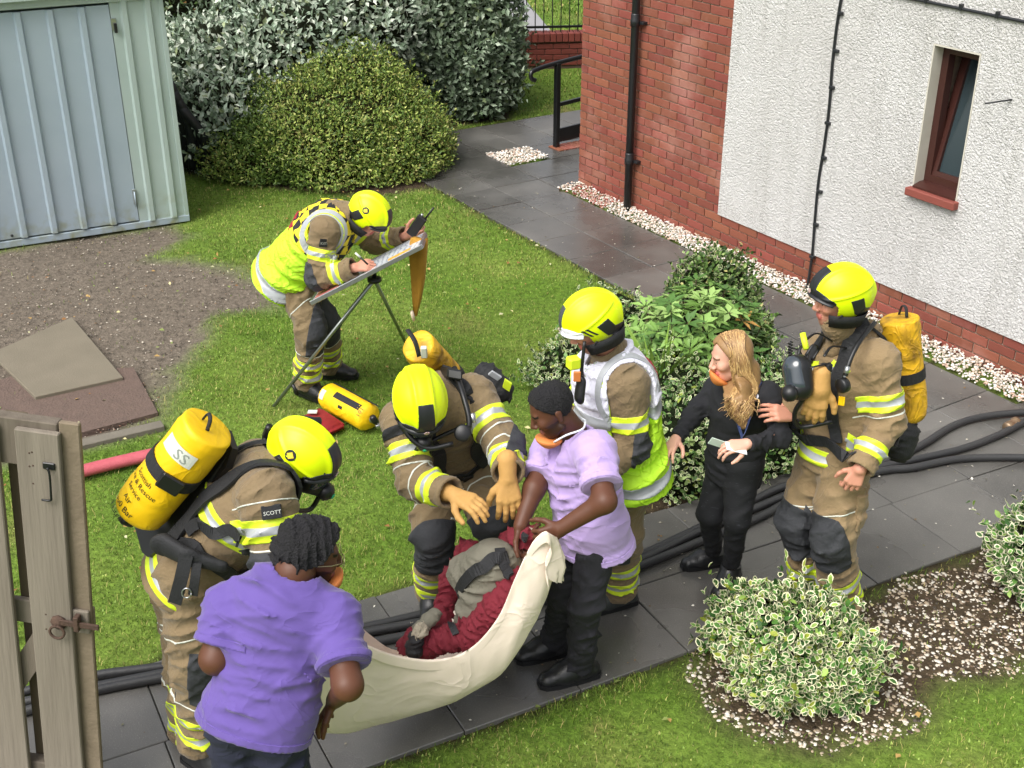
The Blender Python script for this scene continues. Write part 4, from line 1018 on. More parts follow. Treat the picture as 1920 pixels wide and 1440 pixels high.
# ---- heads and hands
HEAD = [  # local: x right(viewer's), y forward, z up
    C((0, -.018, .036), (0, .008, .034), .082, .079, .02, ((1, 0, 0), .93)),
    C((0, .03, -.01), (0, .036, -.06), .066, .05, .02), C((0, .055, -.088), (0, .055, -.088), .028, None, .025),
    C((-.045, .0, -.07), (0, .05, -.098), .02, .02, .02), C((.045, .0, -.07), (0, .05, -.098), .02, .02, .02),
    C((-.034, .078, .022), (.034, .078, .022), .013, .013, .015), C((0, .094, .008), (0, .111, -.028), .008, .0125, .010),
    C((-.012, .100, -.034), (.012, .100, -.034), .009, .009, .008), C((-.043, .066, -.018), (-.043, .066, -.018), .024, None, .02), C((.043, .066, -.018), (.043, .066, -.018), .024, None, .02),
    C((-.017, .088, -.062), (.017, .088, -.062), .0075, .0075, .008), C((-.014, .086, -.073), (.014, .086, -.073), .008, .008, .008),
    C((-.081, -.012, .012), (-.078, -.008, -.022), .018, .012, .006, ((1, .25, 0), .4)), C((.081, -.012, .012), (.078, -.008, -.022), .018, .012, .006, ((1, -.25, 0), .4)),
]
HEAD_SUB = [C((-.032, .104, .0), (-.032, .104, .0), .017, sub=True), C((.032, .104, .0), (.032, .104, .0), .017, sub=True), C((-.018, .101, -.0675), (.018, .101, -.0675), .0042, sub=True)]
def head_frame(pos, fwd, up=(0, 0, 1)):
    f = V(fwd).normalized(); r_ = f.cross(V(up)).normalized(); u_ = r_.cross(f)
    return Matrix(((r_.x, f.x, u_.x, pos[0]), (r_.y, f.y, u_.y, pos[1]), (r_.z, f.z, u_.z, pos[2]), (0, 0, 0, 1)))
def tr(M, p): return M @ V(p)
def hand_prims(w_, d, n, thumb, curl=.35, sc=1., spread=1., fat=1., thumb_in=.3):
    """palm, four fingers and a thumb; d along the hand, n out of the palm, thumb = side vector"""
    d = V(d).normalized(); n = V(n); n = (n - d * n.dot(d)).normalized(); t = d.cross(n).normalized()
    if t.dot(V(thumb)) < 0: t = -t
    w_ = V(w_); out = []
    offs = [.030, .010, -.010, -.028]; lens = [.9, 1., .94, .74]
    for i in range(4):
        kn = w_ + (d * .088 + t * offs[i] * spread * 1.05 - d * (.006 if i in (0, 2) else 0) - d * (.013 if i == 3 else 0)) * sc
        out.append(C(w_ + t * (offs[i] * .55 * sc) + d * .01 * sc, kn, .0145 * sc * fat, .0125 * sc * fat, .012))
        p = kn; ang = math.atan2(0, 1) + curl * .6; fan = (1.5 - i) * .07 * spread
        for j, L_ in enumerate((.044, .028, .022)):
            dd = d * math.cos(ang) + n * math.sin(ang) + t * math.sin(fan) * .9; dd.normalize()
            e = p + dd * L_ * lens[i] * sc; r0 = (.0098, .0088, .0082)[j] * sc * fat; out.append(C(p, e, r0, (.0088, .0082, .0072)[j] * sc * fat, .004)); p = e; ang += curl * (1.1 if j == 0 else .8)
    p = w_ + (d * .022 + t * .022 + n * .006) * sc; dd = (d * .62 + t * .72 + n * thumb_in).normalized()
    for j, L_ in enumerate((.045, .034, .026)):
        e = p + dd * L_ * sc; out.append(C(p, e, (.0145, .0112, .0098)[j] * sc * fat, (.0115, .010, .0085)[j] * sc * fat, .006)); p = e; dd = (dd + d * .35 + n * thumb_in * .5 - t * .22).normalized()
    return out
def join_skins(name, pieces, m, parent, M_=None):
    """several skins (verts, quads, colours) as one mesh"""
    VV, QQ, CC = [], [], []; o = 0
    for v, q, c in pieces: VV.append(v); QQ.append(q + o); CC.append(c); o += len(v)
    v = np.concatenate(VV); q = np.concatenate(QQ); me = bpy.data.meshes.new(name); nf = len(q)
    me.vertices.add(len(v)); me.vertices.foreach_set('co', v.astype(np.float32).ravel()); me.loops.add(nf * 4); me.loops.foreach_set('vertex_index', q.astype(np.int32).ravel())
    me.polygons.add(nf); me.polygons.foreach_set('loop_start', np.arange(0, nf * 4, 4, dtype=np.int32)); me.polygons.foreach_set('loop_total', np.full(nf, 4, np.int32)); me.update(calc_edges=True)
    set_attr_colors(me, 'Col', np.concatenate(CC)); return link(name, me, m, parent, True)
def head_skin(M, base, lip, brow, beard=None, neck_to=None, sc=.95, neck_r=.058):
    v, q = skin_of(HEAD + HEAD_SUB, .0050, None, 1)
    col = np.repeat(cc(base)[None], len(v), 0); x, y, z_ = v[:, 0], v[:, 1], v[:, 2]
    bl = cc(base) * np.array([1.12, .86, .84]); t = np.exp(-(((np.abs(x) - .045) / .02) ** 2 + ((z_ + .025) / .02) ** 2)) * (y > .04); col = mixc(col, bl, .5 * t)
    t = ((y > .06) & (z_ < -.052) & (z_ > -.084) & (np.abs(x) < .026 - .25 * np.abs(z_ + .0675))); col[t] = cc(lip)
    t = (y > .05) & (np.abs(z_ - .024 - .1 * np.abs(np.abs(x) - .03)) < .0055) & (np.abs(x) > .012) & (np.abs(x) < .052); col[t] = cc(brow)
    if beard:
        bc, amt, low = beard; t = (z_ < low) & (y > -.02) & ~((y > .06) & (z_ < -.054) & (z_ > -.080) & (np.abs(x) < .022)) & ((np.abs(x) > .028) | (z_ < -.075) | (z_ > -.057) & (z_ < -.044)); col = np.where(t[:, None], col * (1 - amt) + cc(bc) * amt, col)
    Mn = np.array(M); v = (v * sc) @ Mn[:3, :3].T + Mn[:3, 3]; pieces = [(v, q, col)]
    if neck_to is not None:
        a = tr(M, V((0, -.02, -.05)) * sc); v2, q2 = skin_of([C(a, neck_to, neck_r * sc, neck_r * 1.1 * sc, .01), C(V(neck_to), V(neck_to) + V((0, 0, -.05)), neck_r * 1.0 * sc, .055 * sc, .02)], .008); pieces.append((v2, q2, np.repeat(cc(base)[None] * .93, len(v2), 0)))
    return pieces
def arm_skin(prims, base, h=.0047, nail=None):
    v, q = skin_of(prims, h, None, 1); return (v, q, np.repeat(cc(base)[None], len(v), 0) * (1 + .08 * noise2(v[:, :2] * 40 + v[:, 2:] * 31, 1., 5)[:, None]))
def eyes(M, root, sc=.95, iris='#33241a'):
    for sx in (-1, 1):
        p = tr(M, V((sx * .032, .0775, .001)) * sc); f = (M.to_3x3() @ V((0, 1, 0))).normalized(); bm = bmesh.new(); lathe_bm(bm, p - f * .012, f, [(0, .002), (.004, .0105), (.012, .0128), (.019, .0105), (.0215, .007), (.0216, .0068), (.0232, .0045), (.0240, .001)], 12)
        for fc in bm.faces: fc.material_index = 1 if (fc.calc_center_median() - p).dot(f) > .0098 else 0
        frombm('eye', bm, [mat('eye_white', lin('#d9d4cc'), rough=.25), mat('iris' + iris, lin(iris), rough=.15)], root, True)
def short_hair(M, root, sc=.95, thick=.012, wav=.004, wl=.03, hair_y=.048, name='hair', side=-.025, h=.005, nape=False):
    """cap of hair over the skull, open at the face; front edge at hair_y, down to side at the ears"""
    pr = [C((0, -.02, .038), (0, .006, .038), .082 + thick, .079 + thick, .02, ((1, 0, 0), .95), wr=wav, wl=wl, tilt=3)]
    if nape: pr.append(C((0, -.055, .0), (0, -.05, -.055), .070, .058, .03, wr=wav, wl=wl, tilt=3))
    def cut(X, D):
        x, y, zz = X[..., 0], X[..., 1], X[..., 2]
        line = np.maximum(y * .9 - zz * .85 - (hair_y - .045) , side - .010 - zz - np.clip(-y - .03, 0, 1) * .7)
        D = np.maximum(D, line); n3 = np.sin(x * 310 + 2 * np.sin(y * 120)) * np.sin(zz * 290 + x * 90) * np.sin(y * 330 + 2 * np.sin(zz * 110)); return D + n3 * wav * .7
    v, q = skin_of(pr, h, cut, 1); Mn = np.array(M); v = (v * sc) @ Mn[:3, :3].T + Mn[:3, 3]
    return join_skins(name, [(v, q, np.repeat(cc('#17161a')[None], len(v), 0))], M_HAIRB, root)

# ---- helmet, modelled once in its own frame, then fitted out for each wearer
def helm_cut(X, D):
    x, y, zz = X[..., 0], X[..., 1], X[..., 2]; ax_ = np.abs(x)
    r0 = np.sqrt((x / .122) ** 2 + ((y + .012) / .158) ** 2 + ((zz - .035) / .142) ** 2)
    D = (r0 - 1) * .125
    ridge = np.exp(-((ax_ - .040 - .05 * np.clip(-y, 0, .15)) / .010) ** 2); crown = np.clip((.052 - ax_) / .012, 0, 1)
    s2 = np.abs(ax_ - .092 - .06 * (zz - .06)); D = D - .006 * crown * np.clip((zz - .02) / .03, 0, 1) - .005 * ridge - .007 * np.exp(-((zz - .065 + .35 * (y + .02)) / .007) ** 2) * np.clip((ax_ - .05) / .02, 0, 1)
    rim = np.interp(y, [-.175, -.12, -.06, -.02, .03, .045, .075, .16], [-.055, -.068, -.072, -.068, -.062, -.010, .012, .026])
    D = np.maximum(D, (rim - zz) * .8)
    ri = np.sqrt((x / .112) ** 2 + ((y + .012) / .147) ** 2 + ((zz - .035) / .132) ** 2); D = np.maximum(D, -(ri - 1) * .12)
    return D
HV, HQ = skin_of([C((0, -.02, .04), (0, .0, .04), .17, .17)], .0056, helm_cut, 0)
helm_me = bpy.data.meshes.new('helmet'); helm_me.from_pydata(HV.tolist(), [], HQ.tolist()); helm_me.update(); helm_me.materials.append(M_LIME); helm_me.polygons.foreach_set('use_smooth', [True] * len(helm_me.polygons))
def X_(v): return V(v)
def helmet(M, root, front='black', sc=1.05, logo=False, visor=True, stripes=False, badge=True, nape=True):
    o = bpy.data.objects.new('helmet', helm_me); COL.objects.link(o); o.parent = root; o.matrix_parent_inverse = wmat(root).inverted(); o.matrix_basis = M @ Matrix.Scale(sc, 4)
    W = False
    m_fr = mat('black_helmet_trim', lin('#232528'), rough=.42)
    if front == 'black':      # brow band with a tongue running up the crown
        patch(o, 'brow_band', [(X_((0, .062, 0)), X_((0, -1, 0))), (X_((0, .14, .056)), X_((0, -.55, 1))), ], m_fr, o, .004, lambda c: c[:, 1] > .06, world=W)
        patch(o, 'crown_tongue', [(X_((.026, 0, 0)), X_((1, -.08, .0))), (X_((-.026, 0, 0)), X_((-1, -.08, .0))), (X_((0, .055, .12)), X_((0, -1, .8)))], m_fr, o, .006, lambda c: (c[:, 1] > .02) & (c[:, 2] > .02), world=W)
        peak_m = m_fr
    else:
        patch(o, 'brow_band', [(X_((0, .07, 0)), X_((0, -1, 0))), (X_((0, .14, .052)), X_((0, -.45, 1)))], mat('white_helmet_trim', lin('#e6e8ee'), rough=.35), o, .004, lambda c: c[:, 1] > .05, world=W)
        patch(o, 'crown_tongue', [(X_((.024, 0, 0)), X_((1, 0, 0))), (X_((-.024, 0, 0)), X_((-1, 0, 0))), (X_((0, .075, .12)), X_((0, -1, .9))), (X_((0, .14, .058)), X_((0, -.25, -1)))], mat('slate_helmet_vent', lin('#474b52'), rough=.4), o, .006, lambda c: (c[:, 1] > .02) & (c[:, 2] > .03), world=W)
        peak_m = mat('white_helmet_trim', (0, 0, 0))
    # peak: a thin curved lip over the brow
    bm = bmesh.new(); prev = None
    for k in range(17):
        a = -1.05 + 2.1 * k / 16; cx, cy = math.sin(a), math.cos(a); p = X_((cx * .119, -.012 + cy * .157, .030 - .030 * abs(cx) ** 2)); e = p + X_((cx * .010, cy * .022, -.012)); cur = [bm.verts.new(p + X_((0, 0, .005))), bm.verts.new(e), bm.verts.new(e - X_((0, 0, .004))), bm.verts.new(p - X_((0, 0, .004)))]
        if prev:
            for i in range(4): bm.faces.new((prev[i], prev[(i + 1) % 4], cur[(i + 1) % 4], cur[i]))
        else: bm.faces.new(cur)
        prev = cur
    bm.faces.new(prev[::-1]); me = bpy.data.meshes.new('peak'); bmesh.ops.recalc_face_normals(bm, faces=bm.faces); bm.to_mesh(me); bm.free(); link('peak', me, peak_m, o, True, False)
    for sx in (-1, 1):        # dark side vents at the back, with their surround
        S3 = lambda p: X_((p[0] * sx, p[1], p[2]))
        patch(o, 'side_vent', [(S3((0, -.024, .0)), S3((0, 1, -.55))), (S3((0, -.096, .0)), S3((0, -1, .45))), (S3((0, -.07, .048)), S3((0, .25, 1))), (S3((0, -.06, -.050)), S3((0, .35, -1)))], m_fr, o, .003, (lambda c: c[:, 0] * sx > .04), world=W)
        if stripes:
            for k in (0, 1): patch(o, 'side_slot', [(S3((0, .045 - k * .026, 0)), S3((0, 1, -.9))), (S3((0, .034 - k * .026, 0)), S3((0, -1, .9))), (S3((0, 0, .038)), S3((0, 0, 1))), (S3((0, 0, -.012)), S3((0, 0, -1)))], m_fr, o, .003, (lambda c: c[:, 0] * sx > .05), world=W)
        if logo:              # round badge with a diamond
            loc = S3((.112, -.028, .082)); bv = BVHTree.FromPolygons([V(x) for x in HV], [list(map(int, f)) for f in HQ]); lo, no, _, _ = bv.find_nearest(loc)
            d_, s_, u_ = frame(no)
            bm = bmesh.new(); lathe_bm(bm, lo - no * .002, no, [(0, .025), (.005, .025), (.0055, .024)], 20); me = bpy.data.meshes.new('badge_disc'); bmesh.ops.recalc_face_normals(bm, faces=bm.faces); bm.to_mesh(me); bm.free(); bd = link('badge_disc', me, m_fr, o, False, False)
            bm = bmesh.new(); box_bm(bm, lo + no * .0045, (s_ + u_) * .009, (s_ - u_) * .009, no * .001); me = bpy.data.meshes.new('badge_diamond'); bm.to_mesh(me); bm.free(); link('badge_diamond', me, mat('badge_yellow', lin('#e8c83a'), rough=.4), o, False, False)
    if badge:                 # eight-pointed crest on the brow
        bm = bmesh.new(); c = X_((.0, .163, .040)); vs = [bm.verts.new(c + X_((math.cos(a) * r_, .002, math.sin(a) * r_ * .95))) for k in range(16) for a, r_ in [(k * math.pi / 8, .0105 if k % 2 else .0135)]]
        bm.faces.new(vs); ex = bmesh.ops.extrude_face_region(bm, geom=bm.faces[:]); bmesh.ops.translate(bm, verts=[e for e in ex['geom'] if isinstance(e, bmesh.types.BMVert)], vec=(0, .003, 0)); me = bpy.data.meshes.new('crest'); bmesh.ops.recalc_face_normals(bm, faces=bm.faces); bm.to_mesh(me); bm.free(); link('crest', me, mat('silver_crest', lin('#c9c4c4'), lin('#a86a64'), scale=160, rough=.35), o, False, False)
    if nape:                  # black edge trim and neck guard behind
        patch(o, 'rear_trim', [(X_((0, -.095, 0)), X_((0, 1, .35))), (X_((0, -.15, -.030)), X_((0, -.4, 1)))], m_fr, o, .004, lambda c: c[:, 1] < -.05, world=W)
        bm = bmesh.new(); prev = None
        for k in range(15):
            a = math.pi * (.28 + 1.44 * k / 14); p = X_((math.sin(a) * .112, -.012 + math.cos(a) * .146, -.058)); q = X_((math.sin(a) * .098, -.015 + math.cos(a) * .125, -.125)); cur = [bm.verts.new(p), bm.verts.new(p * .97), bm.verts.new(q * .97), bm.verts.new(q)]
            if prev:
                for i in range(4): bm.faces.new((prev[i], prev[(i + 1) % 4], cur[(i + 1) % 4], cur[i]))
            else: bm.faces.new(cur)
            prev = cur
        bm.faces.new(prev[::-1]); me = bpy.data.meshes.new('neck_guard'); bmesh.ops.recalc_face_normals(bm, faces=bm.faces); bm.to_mesh(me); bm.free(); link('neck_guard', me, M_BLK, o, True, False)
    for sx in (-1, 1):        # chin strap
        tubep = spline([X_((sx * .108, .02, -.05)), X_((sx * .085, .035, -.085)), X_((sx * .04, .055, -.118)), X_((0, .062, -.128))], 4); bm = bmesh.new(); tube_bm(bm, tubep, .010, 6, True, .5); me = bpy.data.meshes.new('chin_strap'); bmesh.ops.recalc_face_normals(bm, faces=bm.faces); bm.to_mesh(me); bm.free(); link('chin_strap', me, M_BLK, o, True, False)
    if visor:
        bm = bmesh.new(); prev = None
        for k in range(15):
            a = -.8 + 1.6 * k / 14; cx, cy = math.sin(a), math.cos(a); p = X_((cx * .112, -.012 + cy * .150, .018)); q = X_((cx * .112, -.010 + cy * .162, -.002)); cur = [bm.verts.new(p), bm.verts.new(q), bm.verts.new(q - X_((cx, cy, 0)) * .003), bm.verts.new(p - X_((cx, cy, 0)) * .003)]
            if prev:
                for i in range(4): bm.faces.new((prev[i], prev[(i + 1) % 4], cur[(i + 1) % 4], cur[i]))
            else: bm.faces.new(cur)
            prev = cur
        bm.faces.new(prev[::-1]); me = bpy.data.meshes.new('visor'); bmesh.ops.recalc_face_normals(bm, faces=bm.faces); bm.to_mesh(me); bm.free(); link('visor', me, M_VISOR, o, True, False)
    return o

# ---- the dressed figure
def boot(root, an, heel_dir, m=M_BOOT, sc=1., name='boot', low=False, sole=True, panel=None):
    """boot or shoe: an ankle point, heel_dir pointing to the toes, sole on the ground"""
    f = V(heel_dir); f.z = 0; f.normalize(); g = V((an[0], an[1], 0)); s = f.cross(Z); top = V(an) + Z * (.03 if low else .10)
    h0 = g - f * .055 * sc; pr = [C(V((an[0], an[1], .07)), top, .052 * sc, .056 * sc, .02, end='b'), C(h0 + Z * .045, g + f * .07 * sc + Z * .052, .047 * sc, .05 * sc, .03), C(g + f * .06 * sc + Z * .048, g + f * .155 * sc + Z * .036, .05 * sc, .043 * sc, .03, (Z, .85)), C(V(an) + Z * 0, g + f * .08 * sc + Z * .055, .05 * sc, .045 * sc, .03)]
    def cut(X, D): return np.maximum(D, .012 - X[..., 2])
    o = garment(name, pr, .007, m, root, cut)
    if sole:
        bm = bmesh.new(); out = []
        for (t, w_) in [(-.105, .02), (-.09, .042), (-.03, .05), (.05, .052), (.12, .054), (.175, .046), (.2, .022)]: out.append((t * sc, w_ * sc))
        ring = [g + f * t + s * w_ for t, w_ in out] + [g + f * t - s * w_ for t, w_ in out[::-1]]
        lo = [bm.verts.new(p + Z * .006) for p in ring]; hi = [bm.verts.new(p + Z * .030) for p in ring]; n = len(ring)
        bm.faces.new(lo[::-1]); bm.faces.new(hi)
        for i in range(n): bm.faces.new((lo[i], lo[(i + 1) % n], hi[(i + 1) % n], hi[i]))
        frombm('sole', bm, M_RUB, o, False)
    return o
def trousers(root, J, m, r=(.108, .088, .082, .078), wr=.008, h=.0098, cuff=.03, waist=None, seat=.0, name='trousers'):
    pl = J['pelvis']; s = (J['hipL'] - J['hipR']).normalized(); up = (J['neck'] - pl).normalized(); fr = s.cross(up).normalized(); wa = waist if waist is not None else pl + up * .16
    pr = [C(J['hipR'] + up * .02, J['hipL'] + up * .02, r[0] * .98, None, .04, (fr, .95)), C(pl, wa, r[0] * 1.35, r[0] * 1.3, .04, (fr, .72), wr=wr * .5, wl=.07)]
    for a in 'LR':
        hp_, kn, an = J['hip' + a], J['kn' + a], J['an' + a]; e = an + (an - kn).normalized() * cuff
        pr += [C(hp_, kn, r[0], r[1], .04, wr=wr, wl=.17, tilt=1.5), C(kn, e, r[2], r[3], .03, wr=wr, wl=.12, tilt=1.4, end='b', hollow=.016, depth=.04)]
    return garment(name, pr, h, m, root)
def jacket(root, J, m, w=.195, dp=.70, hem=.10, arm=(.086, .074, .07, .062), wr=.008, h=.0092, collar=True, belly=1., sleeves='LR', name='jacket', cuffcut=0.):
    pl, nk = J['pelvis'], J['neck']; s = (J['shL'] - J['shR']).normalized(); up = (nk - pl).normalized(); fr = s.cross(up).normalized(); L_ = (nk - pl).length
    ch = pl + up * L_ * .68; wa = pl + up * L_ * .28; mid = (J['shL'] + J['shR']) / 2
    if 'chest' in J: ch = J['chest']
    if 'waist' in J: wa = J['waist']
    pr = [C(pl - up * hem, wa, w * .98, w * .92 * belly, .05, (fr, dp), wr=wr, wl=.13, tilt=1.6, end='a'), C(wa, ch, w * .92 * belly, w * 1.0, .05, (fr, dp * 1.02), wr=wr, wl=.15, tilt=1.6), C(ch, mid - up * .02, w * .98, w * .72, .05, (fr, dp * .95), wr=wr * .6, wl=.12),
          C(J['shR'], J['shL'], arm[0] * 1.0, None, .06, wr=wr * .4, wl=.1)]
    for a in sleeves:
        sh, el, wt = J['sh' + a], J['el' + a], J['wr' + a]
        pr += [C(sh, el, arm[0], arm[1], .04, wr=wr, wl=.11, tilt=1.4), C(el, wt + (wt - el).normalized() * cuffcut, arm[2], arm[3], .03, wr=wr, wl=.085, tilt=1.2, end='b', hollow=.016, depth=.05)]
    if collar:
        hd = J['head']; d = (hd - nk).normalized(); pr += [C(nk - d * .05, nk + d * .085, .092, .084, .03, end='b', hollow=.016, depth=.05, wr=.004, wl=.04)]
    return garment(name, pr, h, m, root)
def joints(d): return {k: AT(*v) for k, v in d.items()}
def person(J, label, group=None):
    an = [J[k] for k in ('anL', 'anR') if k in J]; p = sum((V((a.x, a.y, 0)) for a in an), V()) / len(an)
    return empty('person', p, label, 'person', group)
def vdir_(a, b): return (V(b) - V(a)).normalized()
def core_body(J, base):
    """the hidden core, so that head, arms and hands belong to one body"""
    nk = J['neck'] - vdir_(J['pelvis'], J['neck']) * .11
    pr = [C(J['pelvis'], nk, .10, .085, .05), C(J['shL'], J['shR'], .05, .05, .03), C(J['hipL'], J['hipR'], .08, .08, .04)]
    for a in 'LR': pr += [C(J['sh' + a], J['el' + a], .045, .04, .03), C(J['el' + a], J['wr' + a], .038, .03, .03), C(J['hip' + a], J['kn' + a], .06, .05, .03), C(J['kn' + a], J['an' + a], .045, .035, .03)]
    v, q = skin_of(pr, .028, None, 1); return (v, q, np.repeat(cc(base)[None], len(v), 0))
def pads(tr_o, J, m, parent, sides='LR', fwd=None, t=(.72, .30), r=.13, name='knee_pad'):
    """dark panel over the front of each knee"""
    for a in sides:
        hp_, kn, an = J['hip' + a], J['kn' + a], J['an' + a]; n1 = (kn - hp_).normalized(); n2 = (an - kn).normalized(); f = V(fwd) if fwd is not None else (n1 - n2).normalized(); f = (f - n2 * f.dot(n2)).normalized()
        p0 = hp_ + (kn - hp_) * t[0]; p1 = kn + (an - kn) * t[1]; sd = n2.cross(f).normalized()
        patch(tr_o, name, [(p0, -n1), (p1, n2), (kn - f * .005, -f + sd * .12), ], m, parent, .003, lambda c: seg_filter(hp_, kn, r, t[0] - .15, 1.25)(c) | seg_filter(kn, an, r, -.15, t[1] + .1)(c))
def cylinder_set(root, top, bot, back, m_cov, r=.088, text=None, seg=28, label=True, strap_t=(.42,), plate=True, soiled=False, valve=True, loop=True):
    """air cylinder in its fabric cover, valve, cylinder straps; top..bot axis, back = outward from the wearer"""
    top, bot = V(top), V(bot); d = (bot - top); L_ = d.length; d.normalize(); back = V(back); back = (back - d * back.dot(d)).normalized(); s = d.cross(back)
    o = bpy.data.objects.new('air_cylinder', None); COL.objects.link(o); o.location = top; o.parent = root; o.matrix_parent_inverse = wmat(root).inverted()
    prof = [(0, .72), (.006, .90), (.02, .975), (.06, 1.0), (.10, 1.02), (.2, 1.0), (.33, 1.015), (.5, 1.0), (.66, 1.015), (.8, 1.01), (.90, .985), (.955, .86), (.985, .60), (1., .42)]
    bm = bmesh.new(); rings = []
    sub = spline([V((a, b, 0)) for a, b in prof], 2)
    for p in sub:
        ring = []
        for k in range(seg):
            a = 2 * math.pi * k / seg; rr = r * p.y * (1 + .018 * math.sin(3 * a + p.x * 9) + .012 * math.sin(7 * a - p.x * 21) + (.02 * math.sin(p.x * 60 + 2 * a) if p.x > .85 or p.x < .1 else 0))
            ring.append(bm.verts.new(top + d * (L_ * p.x) + (back * math.cos(a) + s * math.sin(a)) * rr))
        rings.append(ring)
    for i in range(len(rings) - 1):
        for k in range(seg): bm.faces.new((rings[i][k], rings[i][(k + 1) % seg], rings[i + 1][(k + 1) % seg], rings[i + 1][k]))
    bm.faces.new(rings[0][::-1]); bm.faces.new(rings[-1]); frombm('cover', bm, m_cov, o, True)
    for t in strap_t:
        bm = bmesh.new(); c = top + d * (L_ * t); w_ = .026; R1, R2 = r * 1.012, r * 1.07; rs = []
        for k in range(seg):
            a = 2 * math.pi * k / seg; e = back * math.cos(a) + s * math.sin(a); rs.append([bm.verts.new(c + e * R_ + d * q) for R_, q in ((R1, -w_), (R2, -w_), (R2, w_), (R1, w_))])
        for k in range(seg):
            for j in range(4): bm.faces.new((rs[k][j], rs[k][(j + 1) % 4], rs[(k + 1) % seg][(j + 1) % 4], rs[(k + 1) % seg][j]))
        frombm('cylinder_strap', bm, M_BLK, o, False)
    if valve:
        e = bot; lathe('valve', e - d * .02, d, [(0, .022), (.03, .022), (.032, .016), (.06, .016)], M_METAL, o, 12)
        lathe('valve_knob', e + d * .035 - back * .02, back - d * .2, [(0, .014), (.012, .022), (.05, .022), (.062, .016)], M_RUB, o, 12)
        lathe('valve_cap', e + d * .035 - back * .03, -back, [(0, .016), (.03, .016), (.034, .010)], M_METAL, o, 12)
    if loop:
        tube('grab_loop', spline([top + s * .03 + back * .02 - d * .004, top - d * .045 + s * .015 + back * .03, top - d * .045 - s * .015 + back * .03, top - s * .03 + back * .02 - d * .004], 4), .008, M_BLK, o, 6, True, .5)
    return o, (top, d, back, s, r, L_)
def curved_text(name, txt, size, place, cyl, a0, t0, m, parent, upright=(1, 0), off=1.03):
    """flat print laid round a cylinder: t0 metres along, a0 angle from its back; upright: text runs (round, along)"""
    top, d, back, s, r, L_ = cyl
    cu = bpy.data.curves.new('lettering', 'FONT'); cu.body = txt; cu.size = size; cu.align_x = 'LEFT'; cu.extrude = 0.0; cu.resolution_u = 2
    ob = bpy.data.objects.new('lettering', cu); COL.objects.link(ob); dg = bpy.context.evaluated_depsgraph_get(); me = bpy.data.meshes.new_from_object(ob.evaluated_get(dg)); bpy.data.objects.remove(ob)
    for v in me.vertices:
        x, y = v.co.x, v.co.y; ra = x * upright[0] - y * upright[1]; al = x * upright[1] + y * upright[0]
        a = a0 - ra / r; p = top + d * (t0 - al) + (back * math.cos(a) + s * math.sin(a)) * (r * off); v.co = p
    me.update(); me.materials.clear(); return link(name, me, m, parent)

def piping(src, a, b, t, parent, r=.16, w_=.006, tiltv=None):
    """thin pale seam round a limb"""
    a, b = V(a), V(b); n = (b - a).normalized()
    if tiltv is not None: n = (n + V(tiltv)).normalized()
    c = a + (b - a) * t; L = (b - a).length
    return patch(src, 'seam_piping', [(c - n * w_ / 2, -n), (c + n * w_ / 2, n)], M_LBL, parent, .002, seg_filter(a, b, r, t - .08 / L, t + .08 / L))
# ================================================================== THE PEOPLE
SKL, SKD, SKM = '#c98f78', '#5c3a2a', '#d3a08a'
def vdir(a, b): return (V(b) - V(a)).normalized()
def ff_common(J, label, m, **kw):
    root = person(J, label)
    return root
def harness(root, jk, J, wide=.05, belt=True, back_pts=None, sides='LR', waist_drop=.0):
    """shoulder straps from collar to waist in front, waist belt"""
    s = (J['shL'] - J['shR']).normalized(); up = (J['neck'] - J['pelvis']).normalized(); fr = s.cross(up).normalized(); bv = bvh_of([jk])
    ba = bpy.data.objects.new('harness', None); COL.objects.link(ba); ba.location = J['neck']; ba.parent = root; ba.matrix_parent_inverse = wmat(root).inverted()
    wa = J['pelvis'] + up * .12
    for a, sg in (('L', 1), ('R', -1)):
        if a not in sides: continue
        c = J['neck'] + s * sg * .105
        strap('shoulder_strap', [wa + s * sg * .12 - fr * .2, c - fr * .16 - up * .16, c - fr * .08 + up * .08, c + up * .12 + fr * .02, c + fr * .16 - up * .06, J['pelvis'] + up * .30 + s * sg * .11 + fr * .22, wa + s * sg * .15 + fr * .18], wide, bv, M_BLK, ba, .010, .012)
    if belt:
        n = 16; pts = [wa - up * waist_drop + (fr * math.cos(2 * math.pi * k / n) * .26 + s * math.sin(2 * math.pi * k / n) * .30) for k in range(n + 1)]
        strap('waist_belt', pts, .055, bv, M_BLK, ba, .006, .008, 4)
        loc, nor, _, _ = bv.find_nearest(wa + fr * .3); box('buckle', loc + nor * .018, s * .028, up * .024, nor * .006, M_RUB, ba, .004)
    return ba, bv, s, up, fr
